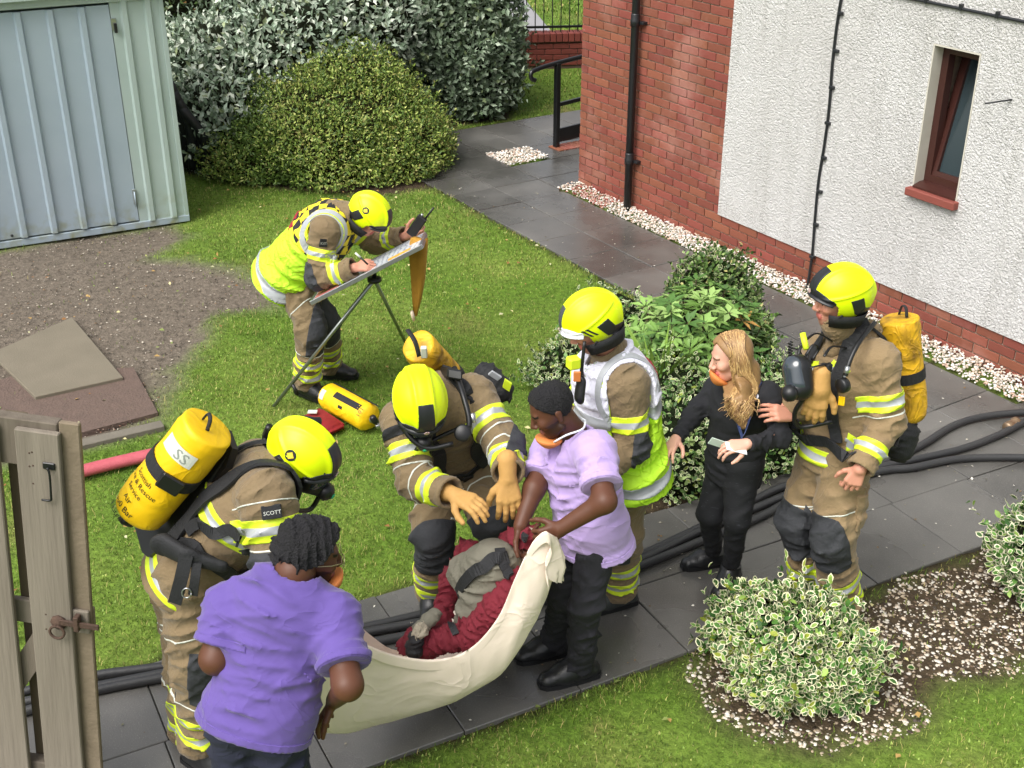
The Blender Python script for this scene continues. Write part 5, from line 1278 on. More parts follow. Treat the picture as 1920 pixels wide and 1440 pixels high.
def face_mask(M, root, sc=1., name='breathing_mask', hose_to=None):
    """full-face breathing mask: skirt, lens, demand valve"""
    o = bpy.data.objects.new(name, None); COL.objects.link(o); o.location = M.translation; o.parent = root; o.matrix_parent_inverse = wmat(root).inverted()
    T = lambda p: tr(M, V(p) * sc)
    pr = [C((0, .05, .03), (0, .06, -.06), .075, .066, .02), C((0, .085, -.055), (0, .115, -.075), .042, .036, .02)]
    v, q = skin_of(pr, .006, lambda X, D: np.maximum(D, .03 - X[..., 1])); Mn = np.array(M); v = (v * sc) @ Mn[:3, :3].T + Mn[:3, 3]
    join_skins('skirt', [(v, q, np.zeros((len(v), 3)))], M_RUB, o)
    v, q = skin_of([C((0, .055, .035), (0, .065, -.03), .077, .070, .02)], .006, lambda X, D: np.maximum(np.maximum(D, .085 - X[..., 1]), np.abs(X[..., 0]) - .06)); v = (v * sc) @ Mn[:3, :3].T + Mn[:3, 3]
    join_skins('lens', [(v, q, np.zeros((len(v), 3)))], M_LENS, o)
    rim = [T((.062 * math.cos(a), .098 - .022 * abs(math.cos(a)) ** 2, .012 + .062 * math.sin(a))) for a in [2 * math.pi * k / 22 for k in range(23)]]
    tube('lens_rim', rim, .0065 * sc, mat('grey_rubber_rim', lin('#5a5e64'), rough=.5), o, 6)
    if hose_to is None:
        for sx in (-1, 0, 1): tube('head_strap', spline([T((sx * .05, .04, .09)), T((sx * .075, .0, .135)), T((sx * .06, -.05, .11)), T((sx * .03, -.02, .06))], 4), .008 * sc, M_RUB, o, 6, True, .45)
    f = (M.to_3x3() @ V((0, 1, 0))).normalized(); dn = (M.to_3x3() @ V((0, 0, -1))).normalized()
    lathe('demand_valve', T((0, .125, -.075)), f, [(0, .034), (.012, .038), (.03, .036), (.042, .024), (.05, .012)], M_RUB, o, 14)
    lathe('valve_button', T((0, .172, -.075)), f, [(0, .012), (.006, .012), (.008, .006)], M_GREEN, o, 10)
    for sx in (-1, 1): tube('head_strap', spline([T((sx * .07, .05, .03)), T((sx * .1, -.01, .03)), T((sx * .1, -.07, .03))], 3), .007 * sc, M_RUB, o, 6, True, .5)
    if hose_to is not None: tube('air_hose', spline([T((0, .13, -.1)), T((.03, .13, -.17)), (T((0.03, .1, -.2)) + V(hose_to)) / 2, V(hose_to)], 6), .010, M_RUB, o, 8)
    return o
def paper_mask(M, root, c, fwd, sc=1., straps=()):
    """orange cup mask with white elastics"""
    o = bpy.data.objects.new('dust_mask', None); COL.objects.link(o); o.location = c; o.parent = root; o.matrix_parent_inverse = wmat(root).inverted()
    f = V(fwd).normalized(); bm = bmesh.new(); lathe_bm(bm, V(c) - f * .012, f, [(0, .058), (.006, .062), (.018, .054), (.032, .040), (.044, .022), (.048, .008)], 16); 
    for v in bm.verts: v.co = V(c) + (v.co - V(c)) * sc
    frombm('cup', bm, M_ORANGE, o, True)
    for p in straps: tube('elastic', spline(p, 4), .0045, M_ELASTIC, o, 6)
    return o
def glove(root, prims, name='glove', m=None): return garment(name, prims, .0048, m or M_GLOVE, root)

# ------------------------------------------------------------------ firefighter on the right, carrying a soiled yellow cylinder
def build_right():
    J = joints(dict(head=(1572, 564, 5.02), neck=(1590, 638, 5.1), pelvis=(1566, 848, 5.08), shL=(1648, 678, 4.96), shR=(1542, 664, 5.24), elL=(1664, 790, 4.90), wrL=(1612, 880, 4.76), elR=(1494, 752, 5.06), wrR=(1478, 772, 5.26),
        hipL=(1590, 858, 5.0), hipR=(1545, 856, 5.16), knL=(1562, 1005, 4.90), knR=(1498, 978, 5.10), anL=(1578, 1125, 5.06), anR=(1520, 1095, 5.24)))
    root = person(J, 'firefighter in tan kit carrying a soiled yellow cylinder and chest mask by the white wall')
    M = head_frame(J['head'], (-.98, -.14, -.02)); m = M_TAN2
    hd = vdir(J['elL'], J['wrL'])
    body = head_skin(M, SKL, '#b5665c', '#4a3326', ('#5a4034', .35, -.045), J['neck'])
    body += [arm_skin([C(J['elL'], J['wrL'], .035, .028)] + hand_prims(J['wrL'] - hd * .01, V((-.35, -.1, -.93)), V((.2, .9, -.2)), V((-1, 0, 0)), .75, .98), SKL), arm_skin([C(J['elR'], J['wrR'], .035, .028)] + hand_prims(AT(1484, 780, 5.0), V((-.9, -.3, .35)), V((.1, .7, -.7)), V((0, -.2, 1)), .6, 1.), SKL), core_body(J, SKL)]
    join_skins('body', body, M_SKIN, root); eyes(M, root)
    tro = trousers(root, J, m, r=(.125, .105, .105, .105), wr=.008)
    pads(tro, J, M_PAD, tro, r=.16, fwd=(-.9, -.45, 0))
    for a in 'LR':
        stripe(tro, J['kn' + a], J['an' + a], .60, tro, .06, .17); stripe(tro, J['kn' + a], J['an' + a], .80, tro, .06, .17)
        boot(root, J['an' + a], (-.9, -.3, 0)); piping(tro, J['hip' + a], J['kn' + a], .66, tro, .18, tiltv=(.3, 0, .2))
    jk = jacket(root, J, m, w=.195, dp=.80, hem=.06, arm=(.092, .082, .078, .068), wr=.007)
    for a in 'LR':
        stripe(jk, J['sh' + a], J['el' + a], .62, jk, .078, .13); stripe(jk, J['el' + a], J['wr' + a], .62, jk, .07, .13); piping(jk, J['sh' + a], J['el' + a], .84, jk, .15)
    s = (J['shL'] - J['shR']).normalized(); up = vdir(J['pelvis'], J['neck']); fr = s.cross(up).normalized(); pl = J['pelvis']
    stripe(jk, pl, pl + up * .5, .06, jk, .075, .30)
    chv = J['neck'] - up * .12
    for sg in (1, -1):        # chest flashes
        c = chv + s * sg * .07 + fr * .1; n = (up * .9 + s * sg * .35).normalized(); sd = n.cross(fr).normalized()
        patch(jk, 'chest_flash', [(c + n * .038, n), (c - n * .038, -n), (c + sd * .045, sd), (c - sd * .045, -sd)], [M_HIVIS, M_SILVER], jk, .004, lambda q: ((q - A3(chv)) @ A3(fr)) > .02, [(c + n * .012, n), (c - n * .012, n)], lambda q: 0 if abs((q - c).dot(n)) > .012 else 1)
    # pocket on the thigh and hood folded at the neck
    patch(tro, 'cargo_pocket', [(J['hipL'] + V((0, 0, -.12)), V((0, 0, 1))), (J['hipL'] + V((0, 0, -.30)), V((.1, 0, -1))), (J['hipL'] + fr * .06, fr), (J['hipL'] - fr * .12, -fr)], m, tro, .012, lambda c: seg_filter(J['hipL'], J['knL'], .18, 0, 1)(c) & (((c - A3(J['hipL'])) @ A3(s)) > .03))
    garment('flash_hood', [C(J['neck'] + up * .0, J['head'] - up * .10, .074, .070, .03, wr=.005, wl=.03), C(J['neck'] - fr * .05 + up * .01 - s * .06, J['neck'] - fr * .07 + up * .03 + s * .06, .055, .055, .03, wr=.006, wl=.03), C(J['neck'] + s * .08 + up * .0, J['neck'] + fr * .09 - up * .03, .045, .035, .03, wr=.006, wl=.03), C(J['neck'] - s * .08, J['neck'] + fr * .09 - up * .03, .04, .035, .03, wr=.006, wl=.03)], .008, m, root)
    helmet(M @ Matrix.Translation((0, -.004, .012)) @ Matrix.Rotation(R(5), 4, 'X'), root, 'black', .87, visor=False)
    ha, bv, s, up, fr = harness(root, jk, J, .052, waist_drop=.03)
    cyl, cf = cylinder_set(root, AT(1686, 596, 5.26), AT(1704, 790, 5.22), -fr + s * .25, M_YELD, .090, strap_t=(.52,), valve=False)
    box('label_plate', cf[0] + cf[1] * .09 + (cf[2] * .4 + cf[3] * -.9).normalized() * .092, cf[1] * .035, (cf[2] * .9 + cf[3] * .4).normalized() * .035, (cf[2] * .4 + cf[3] * -.9).normalized() * .003, M_LBL, cyl, .002)
    box('dark_tab', cf[0] + cf[1] * .36 + (cf[3] * -1.).normalized() * .092, cf[1] * .035, cf[2] * .014, cf[3] * .003, M_BLK, cyl, .002)
    bp_c = (cf[0] + cf[1] * .25) + fr * .10
    box('back_plate', bp_c - up * .06, up * .17, s * .06, fr * .014, M_RUB, ha, .012)
    garment('belt_pouch', [C(AT(1694, 815, 5.16), AT(1690, 842, 5.14), .075, .068, .03, wr=.005, wl=.05)], .008, M_BLK, root)
    # chest mask hanging from its strap
    Mm = head_frame(AT(1512, 700, 4.86), (-.75, -.55, .1), (-.35, .3, .9)); mk = face_mask(Mm, root, .88)
    tube('neck_strap', spline([AT(1500, 648, 4.92), AT(1530, 625, 5.0), AT(1560, 640, 5.0)], 5), .007, M_RUB, mk, 6, True, .5)
    tube('neck_strap', spline([AT(1545, 668, 4.84), AT(1560, 650, 4.9), AT(1588, 652, 4.98)], 5), .007, M_RUB, mk, 6, True, .5)
    tube('spiral_cord', [AT(1482 + 4 * math.sin(k * 1.6), 640 + k * 1.4, 4.9 + .01 * math.cos(k * 1.6)) for k in range(44)], .0035, M_RUB, mk, 5)
    tube('air_hose', spline([AT(1508, 745, 4.8), AT(1490, 775, 4.82), AT(1500, 800, 4.86), AT(1560, 790, 4.84)], 6), .011, M_RUB, mk, 8)
    tube('gauge_hose', spline([AT(1640, 605, 5.02), AT(1612, 640, 4.9), AT(1594, 675, 4.84), AT(1585, 705, 4.81)], 6), .011, M_RUB, ha, 8)
    g0 = AT(1582, 722, 4.80); lathe('pressure_gauge', g0 - fr * .012, fr, [(0, .030), (.004, .034), (.03, .034), (.036, .028)], M_RUB, ha, 18)
    lathe('gauge_coupling', AT(1586, 700, 4.81), vdir(AT(1586, 700, 4.81), AT(1594, 675, 4.84)), [(0, .012), (.03, .012), (.032, .008)], M_METAL, ha, 10)
    box('gauge_tag', AT(1578, 752, 4.80), s * .018, up * .022, fr * .003, M_YEL, ha, .002)
    glove(root, hand_prims(AT(1536, 722, 4.82), V((-.1, -.1, -1)), V((.2, 1, 0)), V((1, 0, 0)), .35, 1.15, 1., 1.35, .1) + [C(AT(1540, 700, 4.83), AT(1537, 728, 4.82), .04, .045, .02)])
    box('glove_clip', AT(1548, 690, 4.84), s * .03, up * .02, fr * .015, M_BLK, root, .004)
    tube('torch_clip', [AT(1505, 625, 4.95), AT(1512, 655, 4.90)], .014, M_HIVIS, root, 8)
    return root
build_right()

# ------------------------------------------------------------------ firefighter in the white topped lime vest
def vest_skin(root, J, w, dp, hem, grow=.022, arm_r=.12, h=.008, flare=1.15, name='hi_vis_vest', m=None, wr=.012, nk_r=.085):
    pl, nk = J['pelvis'], J['neck']; s = (J['shL'] - J['shR']).normalized(); up = (nk - pl).normalized(); fr = s.cross(up).normalized(); L_ = (nk - pl).length
    ch = J.get('chest', pl + up * L_ * .68); wa = J.get('waist', pl + up * L_ * .28); mid = (J['shL'] + J['shR']) / 2; g = grow
    pr = [C(pl - up * hem, wa, w * flare + g, w + g, .05, (fr, dp), wr=wr, wl=.16, end='a', hollow=.0), C(wa, ch, w + g, w * 1.02 + g, .05, (fr, dp * 1.02), wr=wr * .7, wl=.14), C(ch, mid - up * .01, w * .98 + g, w * .72 + g, .05, (fr, dp * .95), wr=wr * .4, wl=.14), C(J['shR'] * .8 + J['shL'] * .2, J['shL'] * .8 + J['shR'] * .2, .092 + g, None, .06)]
    for a in 'LR':
        sh, el = J['sh' + a], J['el' + a]; o_ = (sh - (J['shL'] + J['shR']) / 2).normalized(); pr.append(C(sh + o_ * .035 + (el - sh) * .02, sh + (el - sh) * .8 + o_ * .03, arm_r, arm_r * .9, sub=True))
    pr.append(C(nk - vdir(nk, J['head']) * .0, J['head'], nk_r, nk_r, sub=True)); pr.append(C(nk + fr * .05, nk + fr * .17 - up * .14, .055, .03, sub=True))
    return garment(name, pr, h, m or M_LIMEV, root), s, up, fr
def arm_ring(vest, J, a, parent, m, rr=.125, wd=.022, name='armhole_piping'):
    sh, el = J['sh' + a], J['el' + a]; d = vdir(sh, el); o_ = (sh - (J['shL'] + J['shR']) / 2).normalized(); d2, s2, u2 = frame(o_, d); c = sh + o_ * .0 + d * .02; bv = bvh_of([vest]); n = 14
    strap(name, [c + (s2 * math.cos(2 * math.pi * k / n) + u2 * math.sin(2 * math.pi * k / n)) * rr for k in range(n + 1)], wd, bv, m, parent, .003, .005, 3)
def build_white_vest():
    J = joints(dict(head=(1110, 612, 5.0), neck=(1146, 662, 5.08), pelvis=(1166, 850, 5.12), shL=(1176, 722, 4.96), shR=(1116, 694, 5.26), elL=(1186, 835, 4.92), wrL=(1120, 885, 4.80), elR=(1088, 790, 5.16), wrR=(1066, 830, 5.0),
        hipL=(1180, 860, 5.06), hipR=(1146, 855, 5.22), knL=(1168, 1000, 5.04), knR=(1136, 985, 5.2), anL=(1160, 1098, 5.16), anR=(1124, 1085, 5.34)))
    root = person(J, 'firefighter in white and lime vest looking down behind the lilac tunic')
    M = head_frame(J['head'], (-.90, -.18, -.40), (-.25, 0, 1)); m = M_TAN
    body = head_skin(M, SKL, '#b5665c', '#3c2c22', ('#3f2d25', .45, -.04), J['neck'])
    body += [arm_skin([C(J['elL'], J['wrL'], .035, .028)] + hand_prims(J['wrL'], vdir(J['elL'], J['wrL']), V((0, .6, -.8)), V((-1, 0, .5)), .5), SKL), arm_skin([C(J['elR'], J['wrR'], .035, .028)] + hand_prims(J['wrR'], vdir(J['elR'], J['wrR']), V((0, -.5, -.8)), V((0, 0, 1)), .5), SKL), core_body(J, SKL)]
    join_skins('body', body, M_SKIN, root); eyes(M, root)
    tro = trousers(root, J, m, r=(.12, .10, .10, .10))
    pads(tro, J, M_PAD, tro, r=.16, fwd=(-.95, -.2, 0))
    for a in 'LR':
        stripe(tro, J['kn' + a], J['an' + a], .52, tro, .07, .17); stripe(tro, J['kn' + a], J['an' + a], .80, tro, .07, .17); b = boot(root, J['an' + a], (-.93, -.36, 0), mat('grey_rubber_boot', lin('#3a3e3c'), lin('#2c302e'), scale=8, rough=.55), 1.05)
        g = V((J['an' + a].x, J['an' + a].y, 0)) + V((-.02, -.05, .085)); box('boot_flash', g, V((.022, -.008, 0)), V((0, 0, .010)), V((.002, .004, 0)), M_HIVIS, b)
    jk = jacket(root, J, m, w=.19, dp=.82, hem=.06, arm=(.092, .082, .078, .068))
    stripe(jk, J['shL'], J['elL'], .58, jk, .08, .13); stripe(jk, J['shR'], J['elR'], .58, jk, .08, .13)
    sl = J['elL']; patch(jk, 'elbow_pad', [(J['shL'] + (J['elL'] - J['shL']) * .72, -vdir(J['shL'], J['elL'])), (J['elL'] + vdir(J['shL'], J['elL']) * .11, vdir(J['shL'], J['elL'])), (J['elL'] + V((.02, 0, 0)), V((-1, .3, 0)))], M_PAD, jk, .004, seg_filter(J['shL'], J['elL'], .14, .5, 1.5))
    vs, s, up, fr = vest_skin(root, J, .19, .84, .13, .03, .115, flare=1.28)
    pl = J['pelvis']; zc = pl + up * .27
    patch(vs, 'white_yoke', [(zc, -up)], M_WHITEV, vs, .003)
    patch(vs, 'silver_band', [(zc - up * .0, -up), (zc + up * .055, up)], M_SILVER, vs, .006)
    patch(vs, 'silver_band', [(pl - up * .085, -up), (pl - up * .03, up)], M_SILVER, vs, .005)
    arm_ring(vs, J, 'L', vs, M_HIVIS, .125, .018); arm_ring(vs, J, 'L', vs, M_SILVER, .160, .030, 'silver_band'); arm_ring(vs, J, 'R', vs, M_HIVIS, .125, .018)
    c = pl + up * .44 - fr * .2; patch(vs, 'red_panel', [(c + up * .05, up), (c - up * .05, -up), (c + s * .1, s), (c - s * .1, -s)], M_RED, vs, .006, lambda q: ((q - A3(pl)) @ A3(fr)) < -.05)
    helmet(M @ Matrix.Translation((0, -.004, .010)) @ Matrix.Rotation(R(4), 4, 'X'), root, 'white', .87, stripes=True)
    box('tunic_light', AT(1075, 680, 4.86), V((.026, .01, 0)), V((0, 0, .028)), V((.01, -.022, 0)), M_HIVIS, root, .008)
    tube('radio_lead', spline([AT(1096, 640, 4.9), AT(1092, 680, 4.88), AT(1088, 720, 4.86)], 4), .008, M_RUB, root, 6)
    garment('chest_radio', [C(AT(1090, 715, 4.86), AT(1086, 745, 4.84), .032, .034, .01, (fr, .6))], .007, M_RUB, root)
    box('radio_tag', AT(1082, 706, 4.82), V((.016, 0, 0)), V((0, 0, .024)), V((0, .006, 0)), mat('orange_tag', lin('#c9783a'), rough=.6), root, .003)
    return root
build_white_vest()

# ------------------------------------------------------------------ man in the lilac tunic holding the sheet
def tunic(root, J, m, w=.19, dp=.70, hem=.16, sl=.62, arm=(.082, .078), wr=.009, flare=1.12, h=.008, hipr=.118):
    pl, nk = J['pelvis'], J['neck']; s = (J['shL'] - J['shR']).normalized(); up = (nk - pl).normalized(); fr = s.cross(up).normalized(); L_ = (nk - pl).length
    ch = J.get('chest', pl + up * L_ * .68); wa = J.get('waist', pl + up * L_ * .30); mid = (J['shL'] + J['shR']) / 2
    pr = [C(wa, pl - up * hem, w * .95, w * flare, .05, (fr, dp), wr=wr, wl=.11, tilt=1.7, end='b'), C(wa, ch, w * .95, w, .05, (fr, dp * 1.02), wr=wr, wl=.10, tilt=1.7), C(ch, mid - up * .02, w * .97, w * .70, .05, (fr, dp * .92), wr=wr * .6, wl=.1), C(J['shR'], J['shL'], arm[0], None, .05), C(J['hipR'] + up * .03, J['hipL'] + up * .03, hipr, None, .05)]
    for a in 'LR':
        sh, el = J['sh' + a], J['el' + a]; pr.append(C(sh, sh + (el - sh) * sl, arm[0], arm[1], .04, wr=wr * .8, wl=.08, end='b'))
    pr.append(C(nk + vdir(nk, J['head']) * .01, nk + vdir(nk, J['head']) * .15, .075, .075, sub=True)); pr.append(C(nk + fr * .07, nk + fr * .16 - up * .12, .05, .015, sub=True))
    tu = garment('tunic', pr, h, m, root)
    for a in 'LR':
        sh, el = J['sh' + a], J['el' + a]; d = vdir(sh, el); e = sh + (el - sh) * sl
        patch(tu, 'sleeve_hem', [(e - d * .028, -d), (e - d * .004, d)], m, tu, .0035, seg_filter(sh, el, .14, sl - .3, sl + .1))
    b_ = pl - up * hem; patch(tu, 'hem', [(b_ + up * .03, up), (b_ + up * .004, -up)], m, tu, .0035)
    return tu, s, up, fr
def build_lilac():
    J = joints(dict(head=(1036, 768, 4.54), neck=(1074, 812, 4.60), pelvis=(1110, 985, 4.62), shL=(1116, 846, 4.44), shR=(1034, 846, 4.74), elL=(1134, 940, 4.24), wrL=(1050, 992, 4.24), elR=(1002, 915, 4.58), wrR=(976, 985, 4.46),
        hipL=(1126, 995, 4.55), hipR=(1090, 988, 4.70), knL=(1100, 1130, 4.46), knR=(1058, 1115, 4.62), anL=(1086, 1243, 4.60), anR=(1040, 1203, 4.78)))
    root = person(J, 'man in lilac tunic and dark trousers lifting the end of the sheet')
    M = head_frame(J['head'], (-.86, -.22, -.42), (-.3, 0, 1))
    gp = AT(1024, 1003, 4.24)
    body = head_skin(M, SKD, '#7a4a42', '#120d0b', ('#191210', .7, -.03), J['neck'])
    body += [arm_skin([C(J['shL'], J['elL'], .056, .045), C(J['elL'], J['wrL'], .046, .031)] + hand_prims(J['wrL'] + vdir(J['elL'], J['wrL']) * -.01, vdir(J['wrL'], gp) + V((-.1, 0, -.2)), V((-.2, .85, -.35)), V((-.3, -.1, 1)), 1.15, 1.05), SKD, .0048),
             arm_skin([C(J['shR'], J['elR'], .056, .045), C(J['elR'], J['wrR'], .046, .031)] + hand_prims(J['wrR'], V((.1, -.25, -1)), V((.6, -.6, 0)), V((.3, -.9, 0)), 1.0, 1.05), SKD, .0048), core_body(J, SKD)]
    join_skins('body', body, M_SKIN, root); eyes(M, root, .95, '#1a0f0a'); short_hair(M, root, .95, .010, .003, .02, .042)
    tro = trousers(root, J, M_DARKT, r=(.098, .080, .074, .070), wr=.007, cuff=.02)
    for a in 'LR': boot(root, J['an' + a], (-.93, -.33, 0), M_BOOT, 1.02, 'shoe', True)
    tu, s, up, fr = tunic(root, J, M_SCRUBL, w=.185, dp=.78, hem=.10, sl=.72, arm=(.085, .086))
    patch(tu, 'chest_pocket', [(J['neck'] - up * .16, up), (J['neck'] - up * .27, -up), (J['neck'] + s * .12, s), (J['neck'] + s * .03, -s)], M_SCRUBL, tu, .004, lambda q: ((q - A3(J['pelvis'])) @ A3(fr)) > .03)
    T = lambda p: tr(M, p)
    paper_mask(M, root, T((0, .075, -.118)), (M.to_3x3() @ V((0, .55, -.85))), .95, [[T((.05, .06, -.11)), T((.085, 0, -.09)), T((.07, -.07, -.11)), T((0, -.1, -.12))], [T((-.05, .06, -.11)), T((-.085, 0, -.09)), T((-.07, -.07, -.11)), T((0, -.1, -.12))], [T((.05, .05, -.13)), T((.08, -.01, -.13)), T((.06, -.07, -.14))]])
    return root
build_lilac()

# ------------------------------------------------------------------ man in the purple tunic, seen from behind
def build_purple():
    J = joints(dict(head=(580, 1040, 3.44), neck=(552, 1070, 3.38), pelvis=(484, 1330, 3.24), shL=(432, 1140, 3.36), shR=(628, 1158, 3.32), elR=(652, 1285, 3.12), wrR=(628, 1312, 3.34), elL=(404, 1235, 3.26), wrL=(450, 1262, 3.5),
        hipL=(445, 1345, 3.24), hipR=(525, 1345, 3.22), knL=(440, 1560, 3.26), knR=(535, 1560, 3.24), anL=(445, 1790, 3.2), anR=(560, 1790, 3.18)))
    for k in ('anL', 'anR'): J[k].z = .09
    root = person(J, 'man in bright purple tunic seen from behind holding the near end of the sheet')
    M = head_frame(J['head'], (.93, .28, -.20), (.1, .05, 1))
    body = head_skin(M, SKD, '#7a4a42', '#120d0b', ('#191210', .75, -.03), J['neck'], .97, .062)
    body += [arm_skin([C(J['shR'], J['elR'], .060, .047), C(J['elR'], J['wrR'], .046, .031)] + hand_prims(J['wrR'], V((-.45, .25, -.85)), V((.75, -.3, -.3)), V((-.7, -.5, .3)), .3, 1.05, 1.1), SKD, .0048),
             arm_skin([C(J['shL'], J['elL'], .060, .05), C(J['elL'], J['wrL'], .048, .031)] + hand_prims(J['wrL'], vdir(J['elL'], J['wrL']), V((.3, .2, -.9)), V((.5, -.5, 0)), 1.0, 1.05), SKD, .005), core_body(J, SKD)]
    join_skins('body', body, M_SKIN, root); eyes(M, root, .97, '#1a0f0a'); short_hair(M, root, 1.0, .026, .007, .05, .040, side=-.045, nape=True, h=.0042)
    tro = trousers(root, J, M_NAVY, r=(.098, .088, .082, .075), wr=.006)
    for a in 'LR': boot(root, J['an' + a], (.3, .95, 0), M_BOOT, 1.02, 'shoe', True)
    tu, s, up, fr = tunic(root, J, M_SCRUB, w=.182, dp=.74, hem=.07, sl=.74, arm=(.084, .088), wr=.009, flare=1.10)
    T = lambda p: tr(M, p)
    paper_mask(M, root, T((.0, .085, -.105)), (M.to_3x3() @ V((0, .7, -.7))), .95, [[T((.05, .06, -.1)), T((.085, 0, -.09)), T((.075, -.06, -.10)), T((0, -.1, -.11))], [T((.05, .05, -.125)), T((.082, 0, -.125)), T((.07, -.06, -.13)), T((0, -.095, -.14))]])
    gl = bpy.data.objects.new('glasses', None); COL.objects.link(gl); gl.location = J['head']; gl.parent = root; gl.matrix_parent_inverse = wmat(root).inverted()
    m_w = mat('thin_gold_wire', lin('#b0a583'), rough=.3, metal=.8)
    for sx in (-1, 1):
        tube('lens_rim', [T((sx * .034 + .024 * math.cos(a), .108, .0 + .020 * math.sin(a))) for a in [2 * math.pi * k / 16 for k in range(17)]], .0016, m_w, gl, 5)
        tube('temple_arm', [T((sx * .058, .106, .004)), T((sx * .080, .06, .006)), T((sx * .082, -.005, .004))], .0018, m_w, gl, 5)
    tube('bridge', [T((-.010, .110, .004)), T((.010, .110, .004))], .0016, m_w, gl, 5)
    return root
build_purple()

# ------------------------------------------------------------------ woman in black
def build_woman():
    J = joints(dict(head=(1372, 668, 5.16), neck=(1394, 720, 5.22), pelvis=(1378, 860, 5.28), shL=(1440, 742, 5.08), shR=(1344, 728, 5.38), elL=(1464, 820, 4.98), wrL=(1402, 832, 4.86), elR=(1296, 782, 5.28), wrR=(1268, 822, 5.14),
        hipL=(1394, 868, 5.21), hipR=(1362, 868, 5.34), knL=(1382, 972, 5.16), knR=(1332, 962, 5.3), anL=(1370, 1068, 5.34), anR=(1338, 1042, 5.52)))
    root = person(J, 'woman with long fair hair in black top and leggings being led along')
    M = head_frame(J['head'], (-.93, -.12, -.22), (-.12, 0, 1)); sk = '#d6a48e'
    body = head_skin(M, sk, '#b8655f', '#6b4c38', None, J['neck'], .93, .05)
    body += [arm_skin([C(J['elL'], J['wrL'], .03, .024)] + hand_prims(J['wrL'], V((-.95, -.2, -.05)), V((.1, .3, -.9)), V((0, -1, .2)), .55, .9), sk), arm_skin([C(J['elR'], J['wrR'], .03, .024)] + hand_prims(J['wrR'], vdir(J['elR'], J['wrR']), V((.5, .5, -.4)), V((0, -1, 0)), .4, .9), sk),
             arm_skin([C(J['knL'], J['anL'], .04, .034), C(J['knR'], J['anR'], .04, .034)], sk, .007), core_body(J, sk)]
    join_skins('body', body, M_SKIN, root); eyes(M, root, .93, '#3a4a50')
    trousers(root, J, M_LEG, r=(.098, .068, .062, .046), wr=.003, cuff=-.06, name='leggings')
    for a, d in (('L', (-.5, -.85, 0)), ('R', (-.95, -.25, 0))):
        lathe('sock', J['an' + a] - Z * .02, Z, [(0, .04), (.05, .041), (.055, .039)], M_ELASTIC, root, 14); boot(root, J['an' + a], d, M_BOOT, .92, 'trainer', True)
    tp = jacket(root, J, M_BLKTOP, w=.165, dp=.78, hem=.10, arm=(.060, .050, .044, .037), wr=.006, h=.0075, collar=False, name='long_sleeved_top')
    # long hair: a mass with strands laid over it
    T = lambda p: tr(M, V(p) * .93)
    dnv = V((.0, -.02, -1)); hl = bpy.data.objects.new('hair', None); COL.objects.link(hl); hl.location = J['head']; hl.parent = root; hl.matrix_parent_inverse = wmat(root).inverted()
    m_h = mat('fair_hair', lin('#a8865a'), lin('#7a5c3c'), scale=30, detail=3, rough=.5, stretch=(3, 3, .25), spec=.4, rand=.0)
    def hcut(X, D):
        L = (np.array(M.inverted()) @ np.concatenate([X.reshape(-1, 3).T, np.ones((1, X.size // 3))]))[:3].T.reshape(X.shape) / .93
        return np.maximum(D, np.where(L[..., 2] > -.12, L[..., 1] - .028 - .55 * np.clip(L[..., 2] - .03, 0, 1) - .02 * (L[..., 0] > .0), -1.))
    end1 = AT(1394, 798, 4.98)
    garment('hair_mass', [C(T((0, -.02, .038)), T((0, .006, .04)), .086, .084, .03), C(T((-.05, -.015, .0)), T((-.055, -.02, -.14)), .062, .066, .04), C(T((.05, -.03, .0)), T((.04, -.04, -.14)), .05, .05, .04), C(T((-.05, .005, -.12)), AT(1388, 765, 5.0), .070, .056, .04, ((0, 1, .2), .75)), C(AT(1380, 735, 5.02), end1, .060, .022, .04, ((0, 1, .2), .7)), C(T((-.03, -.07, -.08)), AT(1412, 735, 5.08), .05, .035, .03)], .008, m_h, hl, hcut)
    rr = random.Random(4); cols_h = ['#b8955f', '#93714a', '#cfae78', '#7a5c3c', '#a8865a']
    hb = bvh_of([bpy.data.objects[hl.children[0].name]])
    for ci, hc in enumerate(cols_h):
        bm = bmesh.new()
        for i in range(90):
            a = rr.uniform(-1.0, 1.2); q = .5 - .42 * a + rr.uniform(-.15, .15)
            st = T((-.005 + rr.uniform(-.015, .015), .035 - .055 * (a + 1) / 2 * 2, .118)); p1 = T((-.075, .030 * -a - .01, .072)); p2 = T((-.095, .036 * -a - .005, -.03)); p25 = T((-.105, .046 * -a - .008, -.14))
            e = AT(1352 + 62 * (1 - q) + rr.uniform(-6, 6), 802 - 50 * abs(q - .40) - rr.uniform(0, 26), 4.955 + rr.uniform(-.012, .02)); p3 = p25 * .45 + e * .55 + V((rr.uniform(-.012, .012), -.015, rr.uniform(-.01, .01)))
            P_ = spline([st, p1, p2, p25, p3, e], 4); P2_ = []
            for k, p in enumerate(P_):
                lo_, no_, _, dd_ = hb.find_nearest(p)
                if dd_ < (.05 if k < len(P_) * .72 else .028): p = lo_ + no_ * rr.uniform(.001, .006)
                P2_.append(p)
            tube_bm(bm, P2_, [.0040 * (1 - .75 * (k / (len(P_) - 1)) ** 3) for k in range(len(P_))], 4, False)
        tag(frombm('strand', bm, mat('hair_strand' + hc, lin(hc), rough=.42, spec=.5), hl, True), kind='stuff')
    paper_mask(M, root, T((0, .085, -.10)), (M.to_3x3() @ V((0, .75, -.65))), .9)
    bv = bvh_of([tp])
    ly = bpy.data.objects.new('lanyard', None); COL.objects.link(ly); ly.location = J['neck']; ly.parent = root; ly.matrix_parent_inverse = wmat(root).inverted(); m_l = mat('navy_lanyard', lin('#26345c'), lin('#5a6a92'), scale=60, rough=.6, contrast=(.6, .7))
